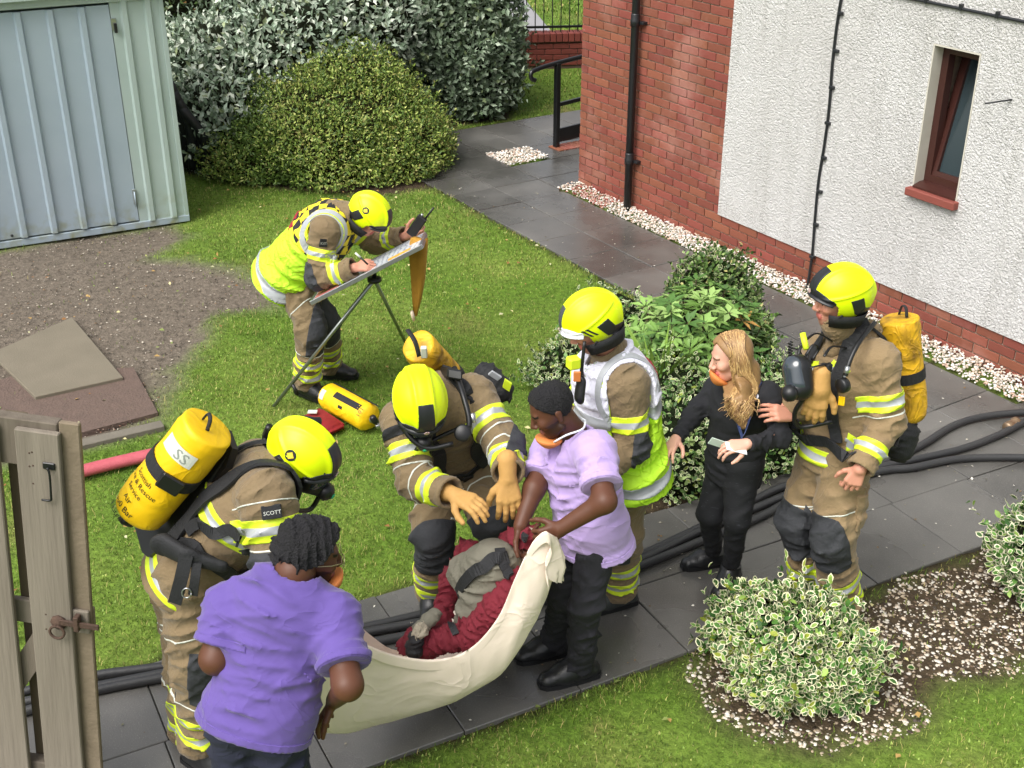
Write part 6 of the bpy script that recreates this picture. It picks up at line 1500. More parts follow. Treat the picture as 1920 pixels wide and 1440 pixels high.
    strap('ribbon', [AT(1412, 690, 5.1), AT(1404, 715, 5.05), AT(1392, 745, 5.0), AT(1372, 790, 4.95), AT(1350, 822, 4.92)], .016, bv, m_l, ly, .008, .003, 6)
    strap('ribbon', [AT(1352, 720, 5.2), AT(1350, 760, 5.05), AT(1349, 800, 4.95), AT(1347, 822, 4.92)], .014, bv, m_l, ly, .008, .003, 6)
    loc = AT(1344, 830, 4.90); box('pass_card', loc, V((.032, .0, -.012)), V((.010, -.012, .026)).normalized() * .024, V((.1, -1, -.5)).normalized() * .002, mat('pale_card', lin('#cfe0d4'), rough=.4), ly, .001)
    lo, no, _, _ = bv.find_nearest(AT(1388, 755, 4.95)); d_, s_, u_ = frame(no); lathe('name_badge', lo, no, [(0, .016), (.004, .016), (.005, .013)], mat('white_badge', lin('#e3e3f0'), rough=.4), root, 14)
    box('paper_slip', AT(1380, 840, 4.83), V((.045, -.01, -.008)), V((.0, .025, .006)), V((0, 0, .001)), mat('white_paper', lin('#e6e8ea'), rough=.8), root)
    return root
build_woman()

# ------------------------------------------------------------------ firefighter bending over the casualty dummy
def build_middle():
    J = joints(dict(head=(786, 760, 4.74), neck=(822, 736, 4.95), pelvis=(850, 868, 5.25), shR=(756, 788, 4.86), shL=(888, 744, 4.98), elR=(780, 902, 4.68), wrR=(846, 926, 4.52), elL=(948, 838, 4.76), wrL=(952, 888, 4.56),
        hipR=(820, 880, 5.2), hipL=(880, 876, 5.22), knR=(812, 1000, 4.98), knL=(922, 970, 4.96), anR=(815, 1105, 5.18), anL=(950, 1070, 5.34)))
    root = person(J, 'firefighter in black breathing mask bending over the casualty on the sheet')
    M = head_frame(J['head'], (.22, -.80, -.56), (.12, -.45, .85)); m = M_TAN
    body = head_skin(M, SKL, '#b5665c', '#4a3326', None, J['neck']) + [core_body(J, SKL)]
    join_skins('body', body, M_SKIN, root)
    tro = trousers(root, J, m, r=(.12, .105, .10, .10))
    for a in 'LR': piping(tro, J['hip' + a], J['kn' + a], .58, tro, .18, tiltv=(.2, 0, .3)); piping(tro, J['kn' + a], J['an' + a], .36, tro, .16)
    pads(tro, J, M_PAD, tro, r=.17, fwd=(.1, -1, 0), t=(.62, .45))
    for a in 'LR':
        stripe(tro, J['kn' + a], J['an' + a], .62, tro, .065, .17); stripe(tro, J['kn' + a], J['an' + a], .86, tro, .065, .17); boot(root, J['an' + a], (-.15, -1, 0), M_BOOT, 1.05)
    jk = jacket(root, J, m, w=.20, dp=.80, hem=.04, arm=(.098, .088, .084, .074), wr=.008)
    for a in 'LR':
        stripe(jk, J['sh' + a], J['el' + a], .52, jk, .08, .15); stripe(jk, J['el' + a], J['wr' + a], .55, jk, .075, .14); piping(jk, J['sh' + a], J['el' + a], .76, jk, .15); piping(jk, J['el' + a], J['wr' + a], .2, jk, .15)
    d = vdir(J['shL'], J['elL']); patch(jk, 'elbow_pad', [(J['shL'] + (J['elL'] - J['shL']) * .7, -d), (J['elL'] + d * .1, d), (J['elL'] + V((.03, 0, 0)), V((-1, .2, 0)))], M_PAD, jk, .004, seg_filter(J['shL'], J['elL'], .15, .5, 1.5))
    dR = vdir(J['shR'], J['elR']); c = J['shR'] + dR * .06; patch(jk, 'sleeve_badge', [(c + dR * .022, dR), (c - dR * .022, -dR), (c + V((0, 0, -.05)), V((0.3, .2, -1))), (c + V((0, .02, 0)), V((0, 1, 0)))], M_BLK, jk, .004, seg_filter(J['shR'], J['elR'], .15, -.3, .8))
    helmet(M, root, 'black', .95, visor=False)
    ha, bv, s, up, fr = harness(root, jk, J, .06)
    face_mask(M, root, 1.03, hose_to=AT(868, 800, 4.80))
    # hoses and gauge on the chest
    tube('air_hose', spline([AT(852, 690, 4.95), AT(868, 740, 4.80), AT(880, 790, 4.72), AT(872, 820, 4.70)], 6), .013, M_RUB, ha, 8)
    lathe('pressure_gauge', AT(868, 812, 4.70), V((0, -.85, .5)), [(0, .032), (.004, .038), (.03, .038), (.036, .03)], M_RUB, ha, 18)
    lathe('hose_coupling', AT(886, 775, 4.74), V((.1, -.3, -.9)), [(0, .012), (.04, .012), (.042, .008)], M_METAL, ha, 10)
    tube('loop_hose', spline([AT(760, 785, 4.7), AT(765, 815, 4.66), AT(800, 840, 4.64), AT(850, 832, 4.66)], 6), .012, M_RUB, ha, 8)
    box('shoulder_plate', AT(846, 700, 4.93), V((.034, -.012, .0)), V((.02, -.07, .03)), V((0, .012, .02)), M_RUB, ha, .008)
    cyl, cf = cylinder_set(root, AT(784, 648, 5.04), AT(868, 742, 5.40), V((-.2, .5, .8)), M_YELD, .080, strap_t=(.62,), valve=False, loop=False)
    box('cover_buckle', AT(795, 660, 4.98), V((.014, 0, 0)), V((0, -.01, .03)), V((0, -.012, -.002)), M_LBL, cyl, .004)
    tube('cover_strap', spline([AT(764, 618, 5.03), AT(778, 640, 4.98), AT(786, 668, 4.97)], 4), .012, M_BLK, cyl, 6, True, .4)
    tube('clip_tab', [AT(776, 600, 5.08), AT(772, 585, 5.08)], .018, mat('clear_tab', lin('#b9a890'), rough=.4), cyl, 6, True, .4)
    po = garment('belt_pouch', [C(AT(912, 706, 5.2), AT(938, 732, 5.16), .07, .065, .03, wr=.005, wl=.05)], .008, M_BLK, root)
    box('pouch_flash', AT(951, 722, 5.09), V((.016, 0, -.012)), V((.006, -.006, .024)), V((0, -.008, 0)), M_HIVIS, po, .002)
    box('pouch_flash', AT(928, 704, 5.09), V((.022, 0, -.016)), V((.010, -.006, .012)), V((0, -.008, 0)), M_SILVER, po, .002)
    hr = vdir(J['elR'], J['wrR']); glove(root, [C(J['wrR'] - hr * .06, J['wrR'] + hr * .02, .042, .034, .02)] + hand_prims(J['wrR'] + hr * .02, hr + V((.1, 0, -.1)), V((0, .2, -1)), V((0, -1, .3)), .45, 1.12, 1., 1.25))
    hl = V((.05, -.35, -.9)).normalized(); glove(root, [C(J['wrL'] - hl * .06, J['wrL'] + hl * .02, .044, .036, .02)] + hand_prims(J['wrL'] + hl * .02, hl, V((-.1, .9, -.3)), V((-1, 0, 0)), .35, 1.15, 1.1, 1.3))
    return root
build_middle()

# ------------------------------------------------------------------ firefighter at the left with the clean yellow cylinder
def build_left():
    J = joints(dict(head=(567, 858, 4.08), neck=(512, 890, 4.05), pelvis=(350, 1066, 4.04), shR=(500, 930, 3.88), shL=(482, 876, 4.22), elR=(516, 1050, 3.78), wrR=(580, 1085, 3.95), elL=(520, 985, 4.3), wrL=(585, 1050, 4.25), hipR=(355, 1078, 3.96), hipL=(340, 1064, 4.12), knR=(368, 1245, 3.92), knL=(354, 1230, 4.08), anR=(374, 1382, 4.03), anL=(356, 1362, 4.2)))
    root = person(J, 'firefighter bending by the wooden gate with a clean yellow cylinder on the back')
    M = head_frame(J['head'], (.82, -.28, -.50), (.45, -.22, .86)); m = M_TAN
    body = head_skin(M, SKL, '#b5665c', '#4a3326', None, J['neck']) + [arm_skin([C(J['elR'], J['wrR'], .035, .028)] + hand_prims(J['wrR'], vdir(J['elR'], J['wrR']), V((0, 0, -1)), V((0, 1, 0)), .5), SKL), arm_skin([C(J['elL'], J['wrL'], .035, .028)] + hand_prims(J['wrL'], vdir(J['elL'], J['wrL']), V((0, 0, -1)), V((0, 1, 0)), .5), SKL), core_body(J, SKL)]
    join_skins('body', body, M_SKIN, root)
    tro = trousers(root, J, m, r=(.13, .105, .10, .098), wr=.009)
    for a in 'LR': piping(tro, J['hip' + a], J['kn' + a], .58, tro, .18, tiltv=(.2, 0, .3)); piping(tro, J['kn' + a], J['an' + a], .36, tro, .16)
    pads(tro, J, M_PAD, tro, r=.16, fwd=(.9, -.2, 0))
    for a in 'LR':
        stripe(tro, J['kn' + a], J['an' + a], .60, tro, .05, .17); stripe(tro, J['kn' + a], J['an' + a], .80, tro, .05, .17); boot(root, J['an' + a], (.8, -.5, 0), M_BOOT, 1.05)
    s0 = (J['shL'] - J['shR']).normalized(); up0 = vdir(J['pelvis'], J['neck'])
    jk = jacket(root, J, m, w=.205, dp=.80, hem=.08, arm=(.102, .092, .086, .074), wr=.009)
    for a in 'LR':
        stripe(jk, J['sh' + a], J['el' + a], .50, jk, .085, .15); stripe(jk, J['el' + a], J['wr' + a], .6, jk, .07, .13); piping(jk, J['sh' + a], J['el' + a], .80, jk, .15); piping(jk, J['sh' + a], J['el' + a], .12, jk, .14, .005, (0, 0, .3))
    s, up = s0, up0; fr = s.cross(up).normalized(); pl = J['pelvis']
    stripe(jk, pl, pl + up * .5, -.02, jk, .075, .30)
    c = pl + up * .36; n = (up + fr * .05).normalized()      # chest-level tape on the back and side
    stripe(jk, pl, pl + up * .5, .72, jk, .075, .28)
    dd = vdir(J['shR'], J['elR']); patch(jk, 'elbow_pad', [(J['shR'] + (J['elR'] - J['shR']) * .82, -dd), (J['elR'] + dd * .12, dd), (J['elR'] + V((.03, 0, 0)), V((1, 0, .2)))], M_PAD, jk, .004, seg_filter(J['shR'], J['elR'], .16, .5, 1.6))
    bvj = bvh_of([jk]); lo, no, _, _ = bvj.find_nearest(AT(512, 975, 3.7)); a1 = vdir(J['shR'], J['elR']); t1 = a1.cross(no).normalized()
    bd = box('sleeve_badge', lo + no * .004, t1 * .036, a1 * .026, no * .003, M_BLK, jk, .003); flat_text('badge_lettering', 'SCOTT', .020, lo + no * .0075 + t1 * .030 + a1 * .008, -t1, -a1, M_LBL, jk)
    helmet(M, root, 'black', .88, logo=True, visor=False)
    face_mask(M, root, 1.0, hose_to=AT(540, 960, 3.86))
    ha, bv, s, up, fr = harness(root, jk, J, .06)
    cyl, cf = cylinder_set(root, AT(392, 800, 4.0), AT(252, 968, 4.0), -fr - s * .55, M_YEL, .104, strap_t=(.44,))
    bc = -1.0
    e = lambda a: (cf[2] * math.cos(a) + cf[3] * math.sin(a))
    for txt, t0, sz in (('Scottish', .30, .030), ('Fire & Rescue', .335, .030), ('Service', .37, .030), ('Air', .415, .036), ('300 Bar', .455, .036), ('9 Litres', .495, .036)):
        curved_text('lettering', txt, sz, None, cf, CYL_A + .62 + len(txt) * sz * .2 / .104, t0, M_RUB, cyl, (1, 0))
    # white reflective label with two S marks
    for k, (a0_, a1_) in enumerate(((CYL_A - .45, CYL_A + .95),)):
        bm = bmesh.new(); n_ = 14; ring = []
        for i in range(n_ + 1):
            a = a0_ + (a1_ - a0_) * i / n_; ring.append([bm.verts.new(cf[0] + cf[1] * q + e(a) * (cf[4] * rr_)) for q, rr_ in ((.075, 1.03), (.075, 1.045), (.135, 1.04), (.135, 1.03))])
        for i in range(n_):
            for j in range(4): bm.faces.new((ring[i][j], ring[i][(j + 1) % 4], ring[i + 1][(j + 1) % 4], ring[i + 1][j]))
        bm.faces.new(ring[0]); bm.faces.new(ring[-1][::-1]); frombm('white_label', bm, M_LBL, cyl)
    curved_text('lettering', 'SS', .062, None, cf, CYL_A + .32, .127, mat('grey_print', lin('#8d958c'), rough=.5), cyl, (1, 0), 1.06)
    box('strap_buckle', cf[0] + cf[1] * (.44 * cf[5]) + e(CYL_A - .25) * (cf[4] * 1.10), cf[1] * .034, e(CYL_A - .25 + math.pi / 2) * .045, e(CYL_A - .25) * .010, M_RUB, cyl, .005)
    mid = (cf[0] + cf[1] * cf[5] * .5); inw = -cf[2]
    # back plate: long shaped frame between back and cylinder
    bm = bmesh.new(); o0 = cf[0] + inw * .105; prof = [(.03, .05), (.10, .085), (.22, .07), (.34, .065), (.46, .085), (.56, .11), (.61, .10), (.63, .06)]
    for sg in (1,):
        up_ = [bm.verts.new(o0 + cf[1] * t + cf[3] * w_ + inw * (.02 * math.sin(t * 6))) for t, w_ in prof]; dn_ = [bm.verts.new(o0 + cf[1] * t - cf[3] * w_ + inw * (.02 * math.sin(t * 6))) for t, w_ in prof]
        f = bm.faces.new(up_ + dn_[::-1]); ex = bmesh.ops.extrude_face_region(bm, geom=[f]); bmesh.ops.translate(bm, verts=[x for x in ex['geom'] if isinstance(x, bmesh.types.BMVert)], vec=inw * .03)
    frombm('back_plate', bm, M_RUB, ha)
    # hip pad and dangling strap ends
    h0 = AT(330, 1030, 3.82); garment('hip_pad', [C(AT(312, 1022, 3.86), AT(352, 1045, 3.80), .062, .05, .02, ((0, 1, .3), .45)), C(AT(352, 1045, 3.80), AT(415, 1062, 3.80), .036, .03, .02, ((0, 1, .3), .6))], .007, M_BLK, ha)
    strap('strap_end', [AT(350, 1040, 3.78), AT(340, 1085, 3.76), AT(328, 1130, 3.76)], .05, None, M_BLK, ha)
    strap('strap_end', [AT(370, 1055, 3.78), AT(366, 1085, 3.76), AT(362, 1115, 3.76)], .035, None, M_BLK, ha)
    strap('lower_strap', [AT(300, 985, 3.84), AT(350, 1000, 3.76), AT(400, 1008, 3.76), AT(440, 1012, 3.78)], .045, bv, M_BLK, ha, .012, .008)
    tube('ring', [AT(350 + 9 * math.cos(a), 1112 + 9 * math.sin(a), 3.75) for a in [2 * math.pi * k / 14 for k in range(15)]], .003, M_METAL, ha, 5)
    tube('air_hose', spline([AT(505, 800, 4.12), AT(498, 828, 4.16), AT(520, 900, 3.9), AT(530, 960, 3.84), AT(528, 1000, 3.86)], 5), .014, M_RUB, ha, 8)
    lathe('helmet_torch', tr(M, (-.10, -.10, .06)), M.to_3x3() @ V((-.6, .8, .0)), [(0, .016), (.06, .018), (.08, .022), (.085, .018)], M_RUB, root, 12)
    return root
CYL_A = -.85
def flat_text(name, txt, size, org, right, up, m, parent):
    cu = bpy.data.curves.new('lettering', 'FONT'); cu.body = txt; cu.size = size; cu.resolution_u = 2
    ob = bpy.data.objects.new('lettering', cu); COL.objects.link(ob); dg = bpy.context.evaluated_depsgraph_get(); me = bpy.data.meshes.new_from_object(ob.evaluated_get(dg)); bpy.data.objects.remove(ob)
    for v in me.vertices: v.co = V(org) + V(right) * v.co.x + V(up) * v.co.y
    me.update(); me.materials.clear(); return link(name, me, m, parent)
build_left()

# ------------------------------------------------------------------ officer writing on the board
def build_officer():
    J = joints(dict(head=(690, 406, 7.38), neck=(640, 402, 7.42), pelvis=(542, 508, 7.58), shR=(610, 432, 7.26), shL=(640, 410, 7.62), elR=(596, 520, 7.18), wrR=(664, 502, 7.13), elL=(705, 455, 7.68), wrL=(760, 443, 7.55), hipR=(548, 522, 7.50), hipL=(556, 516, 7.66), knR=(584, 620, 7.36), knL=(608, 606, 7.60), anR=(575, 712, 7.48), anL=(618, 682, 7.76)))
    root = person(J, 'officer in chequered lime vest writing on the board on the tripod')
    M = head_frame(J['head'], (.74, -.22, -.64), (.62, -.15, .78)); m = M_TAN
    body = head_skin(M, SKL, '#b5665c', '#4a3326', None, J['neck'])
    body += [arm_skin([C(J['elR'], J['wrR'], .035, .028)] + hand_prims(J['wrR'], V((.9, .1, .12)), V((.2, .5, -.8)), V((.2, .6, .6)), .85), SKL), arm_skin([C(J['elL'], J['wrL'], .035, .028)] + hand_prims(J['wrL'], V((.75, -.3, .4)), V((.3, .8, .3)), V((0, -.6, .7)), .75), SKL), core_body(J, SKL)]
    join_skins('body', body, M_SKIN, root)
    tro = trousers(root, J, m, r=(.122, .102, .10, .094))
    for a in 'LR': piping(tro, J['hip' + a], J['kn' + a], .58, tro, .18, tiltv=(.2, 0, .3)); piping(tro, J['kn' + a], J['an' + a], .36, tro, .16)
    pads(tro, J, M_PAD, tro, r=.16, fwd=(.95, -.25, 0), t=(.55, .35))
    for a in 'LR':
        stripe(tro, J['kn' + a], J['an' + a], .55, tro, .06, .17); stripe(tro, J['kn' + a], J['an' + a], .80, tro, .06, .17)
    boot(root, J['anR'], (.8, -.55, 0)); boot(root, J['anL'], (.97, -.1, 0))
    jk = jacket(root, J, m, w=.19, dp=.80, hem=.06, arm=(.092, .082, .078, .068))
    for a in 'LR':
        stripe(jk, J['sh' + a], J['el' + a], .50, jk, .075, .14); stripe(jk, J['el' + a], J['wr' + a], .55, jk, .07, .13)
    d = vdir(J['shR'], J['elR']); patch(jk, 'elbow_pad', [(J['shR'] + (J['elR'] - J['shR']) * .72, -d), (J['elR'] + d * .12, d), (J['elR'] + V((.01, 0, 0)), V((1, 0, .4)))], M_PAD, jk, .004, seg_filter(J['shR'], J['elR'], .15, .5, 1.6))
    vs, s, up, fr = vest_skin(root, J, .19, .84, .10, .03, .112, flare=1.18)
    pl = J['pelvis']; yk = pl + up * .36
    def chk(m_, t, N, L, b, co, col):
        mp = N.new('ShaderNodeMapping'); mp.inputs['Rotation'].default_value = (0, R(-42), 0); L.new(co, mp.inputs['Vector'])
        ck = N.new('ShaderNodeTexChecker'); ck.inputs['Scale'].default_value = 13.5; ck.inputs['Color1'].default_value = (*lin('#e6d22e'), 1); ck.inputs['Color2'].default_value = (*lin('#1d1d20'), 1); L.new(mp.outputs[0], ck.inputs['Vector']); L.new(ck.outputs[0], b.inputs['Base Color'])
    m_ck = mat('black_yellow_chequers', (0, 0, 0), rough=.75, bump=.3, bscale=30, extra=chk)
    patch(vs, 'chequered_yoke', [(yk, -up + s * .0)], m_ck, vs, .003)
    arm_ring(vs, J, 'R', vs, M_HIVIS, .118, .024); arm_ring(vs, J, 'R', vs, M_SILVER, .155, .05, 'silver_band')
    patch(vs, 'silver_band', [(pl - up * .055, -up), (pl + up * .0, up)], M_SILVER, vs, .005)
    c = pl + up * .36 - fr * .16; patch(vs, 'red_panel', [(c + up * .05, up), (c - up * .045, -up), (c + s * .07, s), (c - s * .10, -s)], M_RED, vs, .006, lambda q: ((q - A3(pl)) @ A3(fr)) < -.02)
    bv = bvh_of([jk]); lo, no, _, _ = bv.find_nearest(AT(604, 458, 7.0)); lo = lo + no * .008; a1 = vdir(J['shR'], J['elR']); t1 = a1.cross(no).normalized()
    box('sleeve_badge', lo + no * .004, t1 * .036, a1 * .026, no * .003, M_BLK, jk, .003); flat_text('badge_lettering', 'SCOTT', .020, lo + no * .0075 + t1 * .030 + a1 * .008, -t1, -a1, M_LBL, jk)
    helmet(M, root, 'black', .86, logo=True, badge=False, visor=False)
    return root
build_officer()
# ================================================================== THINGS IN THE GARDEN
def ON(px, py, p0, n):
    r = ray(px, py); o = V((0, 0, CAM_H)); return o + r * ((V(p0) - o).dot(V(n)) / r.dot(V(n)))
# ---- metal shed
sb = G(352, 414); sl_ = G(0, 466); SX = (sl_ - sb).normalized(); SN = V((-SX.y, SX.x, 0))
if SN.y > 0: SN = -SN
SHH = 2.03
shed = empty('metal_shed', sb, 'pale galvanised metal shed with ribbed door at the left', 'shed')
m_galv = mat('galvanised_sheet', lin('#b0bfca'), lin('#9fb0bc'), scale=3, detail=8, rough=.42, spec=.5, metal=.25, bump=.08, bscale=20)
m_galv2 = mat('pale_green_sheet', lin('#b6c6c2'), lin('#a6b8b3'), scale=3, detail=8, rough=.42, spec=.5, metal=.2, bump=.08, bscale=20)
def moss(m_, t, N, L, b, co, col):
    sp = N.new('ShaderNodeSeparateXYZ'); L.new(co, sp.inputs[0]); n = N.new('ShaderNodeTexNoise'); n.inputs['Scale'].default_value = 9; n.inputs['Detail'].default_value = 6; L.new(co, n.inputs['Vector'])
    r1 = N.new('ShaderNodeMapRange'); r1.inputs['From Min'].default_value = .34; r1.inputs['From Max'].default_value = .04; L.new(sp.outputs['Z'], r1.inputs['Value'])
    ml = N.new('ShaderNodeMath'); ml.operation = 'MULTIPLY'; L.new(r1.outputs[0], ml.inputs[0]); r2 = N.new('ShaderNodeMapRange'); r2.inputs['From Min'].default_value = .45; r2.inputs['From Max'].default_value = .7; L.new(n.outputs['Fac'], r2.inputs['Value']); L.new(r2.outputs[0], ml.inputs[1])
    m2 = N.new('ShaderNodeMath'); m2.operation = 'MULTIPLY'; m2.inputs[1].default_value = .75; L.new(ml.outputs[0], m2.inputs[0])
    mx = N.new('ShaderNodeMix'); mx.data_type = 'RGBA'; mx.inputs['B'].default_value = (*lin('#8c8c55'), 1); L.new(m2.outputs[0], mx.inputs['Factor']); L.new(col, mx.inputs['A']); L.new(mx.outputs['Result'], b.inputs['Base Color'])
for mm in (m_galv, m_galv2):
    t_ = mm.node_tree; b_ = t_.nodes['Principled BSDF']; c_ = b_.inputs['Base Color'].links[0].from_socket; co_ = [n for n in t_.nodes if n.type == 'TEX_COORD'][0].outputs['Object']; moss(mm, t_, t_.nodes, t_.links, b_, co_, c_)
def SP(x, d, z): return sb + SX * x + SN * d + Z * z
def ribbed(name, x0, x1, z0, z1, ribs, m, parent, d0=0., rw=.05, rh=.028):
    xs_ = [x0]
    for r_ in ribs: xs_ += [(r_ - rw, 0), (r_ - rw * .55, 1), (r_ + rw * .55, 1), (r_ + rw, 0)]
    prof = [(x0, 0)] + xs_[1:] + [(x1, 0)]; bm = bmesh.new()
    lo = [bm.verts.new(SP(a, d0 + k * rh, z0)) for a, k in prof]; hi = [bm.verts.new(SP(a, d0 + k * rh, z1)) for a, k in prof]
    for i in range(len(prof) - 1): bm.faces.new((lo[i], lo[i + 1], hi[i + 1], hi[i]))
    bl = [bm.verts.new(SP(x, d0 - .02, z)) for x, z in ((x0, z0), (x1, z0), (x1, z1), (x0, z1))]; bm.faces.new(bl)
    bm.faces.new([hi[0]] + [bl[3], bl[2]] + hi[::-1][:-1]); bm.faces.new([lo[-1], bl[1], bl[0]] + lo[:-1]); bm.faces.new((lo[0], bl[0], bl[3], hi[0])); bm.faces.new((lo[-1], hi[-1], bl[2], bl[1]))
    return frombm(name, bm, m, parent)
DX = .43
ribbed('wall_panel', .02, DX, .06, SHH, [.115, .315], m_galv2, shed, 0., .036)
ribbed('door', DX + .006, 2.35, .075, SHH - .045, [.66 + .255 * i for i in range(7)], m_galv, shed, .004, .036)
box('base_rail', SP(1.2, -.02, .03), SX * 1.22, SN * .035, Z * .03, m_galv, shed, .004)
box('top_rail', SP(1.2, .0, SHH + .012), SX * 1.22, SN * .03, Z * .035, m_galv2, shed, .004)
box('corner_post', SP(0, -.02, SHH / 2 + .03), SX * .02, SN * .03, Z * (SHH / 2), m_galv2, shed, .003)
box('side_wall', SP(-.002, -.9, SHH / 2), SX * .014, SN * .85, Z * (SHH / 2), m_galv2, shed); box('side_wall', SP(2.42, -.9, SHH / 2), SX * .014, SN * .85, Z * (SHH / 2), m_galv2, shed)
box('rear_wall', SP(1.2, -1.77, SHH / 2), SX * 1.2, SN * .014, Z * (SHH / 2), m_galv2, shed); box('roof', SP(1.2, -.85, SHH + .07), SX * 1.27, SN * .95, Z * .02, m_galv2, shed)
hx = DX + .03
def ZON(px, py): return ON(px, py, sb, SN)
hpnt = ZON(213, 45); box('handle_plate', hpnt + SN * .012, SX * .022, SN * .008, Z * .05, M_METAL, shed, .003); box('handle_grip', hpnt + SN * .03 - Z * .03 - SX * .008, SX * .012, SN * .012, Z * .04, M_RUB, shed, .004)
bo = ZON(252, 368); box('door_bolt', bo + SN * .014, SX * .016, SN * .010, Z * .07, mat('dull_steel', lin('#8f9694'), rough=.5, metal=.5), shed, .003); tube('bolt_bar', [bo + SN * .03 + Z * .05, bo + SN * .03 - Z * .09], .007, m_galv, shed)
for px, py in ((22, 441), (218, 420)):
    q = ZON(px, py); lathe('screw', q + SN * .01, SN, [(0, .012), (.006, .012), (.01, .006)], M_RUB, shed, 10)

# ---- black flexible ducts leaning behind the shed, each one a thing
for i in range(4):
    tp_, bt_ = AT(322 + i * 7, 165 + i * 14, 12.3), G(352 + i * 11, 322 + (i % 2) * 4)
    o = tube('duct_hose', spline([tp_ + V((-.05, .1, .0)), tp_, (tp_ + bt_) / 2 + V((.04 + .02 * i, 0, .05)), bt_ + Z * .06], 8), .048, mat('black_duct', lin('#202226'), lin('#17181b'), scale=5, rough=.5), None, 10)
    tag(o, ['thick black duct hose nearest the shed corner', 'second thick black duct hose from the shed corner', 'third thick black duct hose from the shed corner', 'thick black duct hose farthest from the shed corner'][i], 'hose', 'black duct hoses leaning behind the shed')

# ---- board, mat and edging on the bare soil
cn = [G(-18, 662, .03), G(135, 594, .03), G(231, 707, .03), G(66, 744, .03)]
bm = bmesh.new(); hi = [bm.verts.new(p) for p in cn]; lo = [bm.verts.new(p - Z * .028) for p in cn]; bm.faces.new(hi); bm.faces.new(lo[::-1])
for i in range(4): bm.faces.new((hi[i], hi[(i + 1) % 4], lo[(i + 1) % 4], lo[i]))
bmesh.ops.bevel(bm, geom=bm.edges[:], offset=.004, segments=1, affect='EDGES')
m_bd = mat('grey_board', lin('#7c7464'), lin('#6a6354'), scale=5, detail=8, rough=.9, bump=.25, bscale=120)
tag(frombm('flat_board', bm, m_bd), 'square grey board lying on the bare soil', 'board')
pm = [G(-60, 735), G(40, 700), G(250, 690), G(296, 775), G(155, 812), G(-60, 850)]
bm = bmesh.new(); hi = [bm.verts.new(V((p.x, p.y, .006))) for p in pm]; lo = [bm.verts.new(V((p.x, p.y, -.035))) for p in pm]; bm.faces.new(hi); n = len(pm)
for i in range(n): bm.faces.new((hi[i], hi[(i + 1) % n], lo[(i + 1) % n], lo[i]))
tag(frombm('ground_mat', bm, mat('reddish_matting', lin('#6f5c52'), lin('#544740'), scale=14, detail=8, rough=.95, bump=.8, bscale=60, bdist=.012)), 'reddish fibrous mat under the grey board', 'mat')
fscatter('mat_litter', 'bark litter lying on the reddish mat', [xy(p) for p in pm], 2600, .004, .012, [cc(h) for h in ('#3a2e28', '#6b4f42', '#8a6450', '#2c2622', '#9a8070')], 55, .022, .5)
e0, e1 = G(140, 838), G(300, 800); ed = (e1 - e0).normalized(); tag(box('timber_edging', (e0 + e1) / 2 + V((0, 0, .0)) , ed * ((e1 - e0).length / 2 + .02), V((-ed.y, ed.x, 0)) * .045, Z * .022, mat('grey_timber', lin('#7a7468'), lin('#5f5a50'), scale=9, stretch=(1, 1, 1), rough=.9, bump=.4), None, .004), 'short grey timber edging beside the reddish mat', 'edging')

# ---- wooden gate, leaning a little
gtr = AT(148, 797, 3.8); gbr = AT(190, 1440, 3.8); gz_ = (gtr - gbr).normalized(); gy_ = V((.10, 1, 0)).normalized(); gx_ = gy_.cross(gz_).normalized(); gy_ = gz_.cross(gx_).normalized(); HG = 1.86
def GT(x, y, z): return gtr + gx_ * x + gy_ * y + gz_ * z
gate = empty('wooden_gate', GT(-.3, 0, -HG), 'weathered wooden gate with rusty ring latch at the lower left', 'gate')
def wood_mat(name, a, b, stretch): 
    return mat(name, lin(a), lin(b), scale=7, detail=9, rough=.88, bump=.5, bscale=30, bdist=.006, stretch=stretch, spec=.2, rand=.10)
def gpiece(name, x0, x1, y0, y1, z0, z1, m, bev=.004):
    bm = bmesh.new(); box_bm(bm, V((0, 0, 0)), V(((x1 - x0) / 2, 0, 0)), V((0, (y1 - y0) / 2, 0)), V((0, 0, (z1 - z0) / 2)), bev); bmesh.ops.recalc_face_normals(bm, faces=bm.faces); me = bpy.data.meshes.new(name); bm.to_mesh(me); bm.free(); me.materials.append(m)
    o = bpy.data.objects.new(name, me); COL.objects.link(o); o.parent = gate; o.matrix_parent_inverse = wmat(gate).inverted(); c = GT((x0 + x1) / 2, (y0 + y1) / 2, (z0 + z1) / 2)
    o.matrix_basis = Matrix(((gx_.x, gy_.x, gz_.x, c.x), (gx_.y, gy_.y, gz_.y, c.y), (gx_.z, gy_.z, gz_.z, c.z), (0, 0, 0, 1))); return o
mw1 = wood_mat('weathered_wood_a', '#8f877a', '#686056', (3, 3, .22)); mw2 = wood_mat('weathered_wood_b', '#7f766a', '#585046', (3, 3, .22)); mw3 = wood_mat('rough_sawn_wood', '#877a68', '#6b6050', (2, 2, 2.2)); mwd = wood_mat('dark_wood', '#6c6150', '#463d30', (3, 3, .22))
gpiece('plank', -.075, 0, .0, .022, -HG, 0, mw3); gpiece('plank', -.225, -.065, -.028, -.002, -HG, -.035, mw1); gpiece('plank', -.47, -.292, -.028, -.002, -HG, -.03, mw1)
gpiece('plank', -.30, -.215, .052, .074, -HG, -.02, mwd); gpiece('plank', -.62, -.475, -.028, -.002, -HG, -.03, mw2); gpiece('plank', -.46, -.38, .052, .074, -HG, -.02, mwd)
gpiece('rail', -.62, -.08, .0, .05, -.20, -.01, mw2); gpiece('rail', -.62, -.005, .0245, .05, -.93, -.82, mw1); gpiece('rail', -.62, -.08, .0, .05, -1.75, -1.62, mw2)
gpiece('latch_block', -.072, -.003, -.018, -.002, -.905, -.80, mw1)
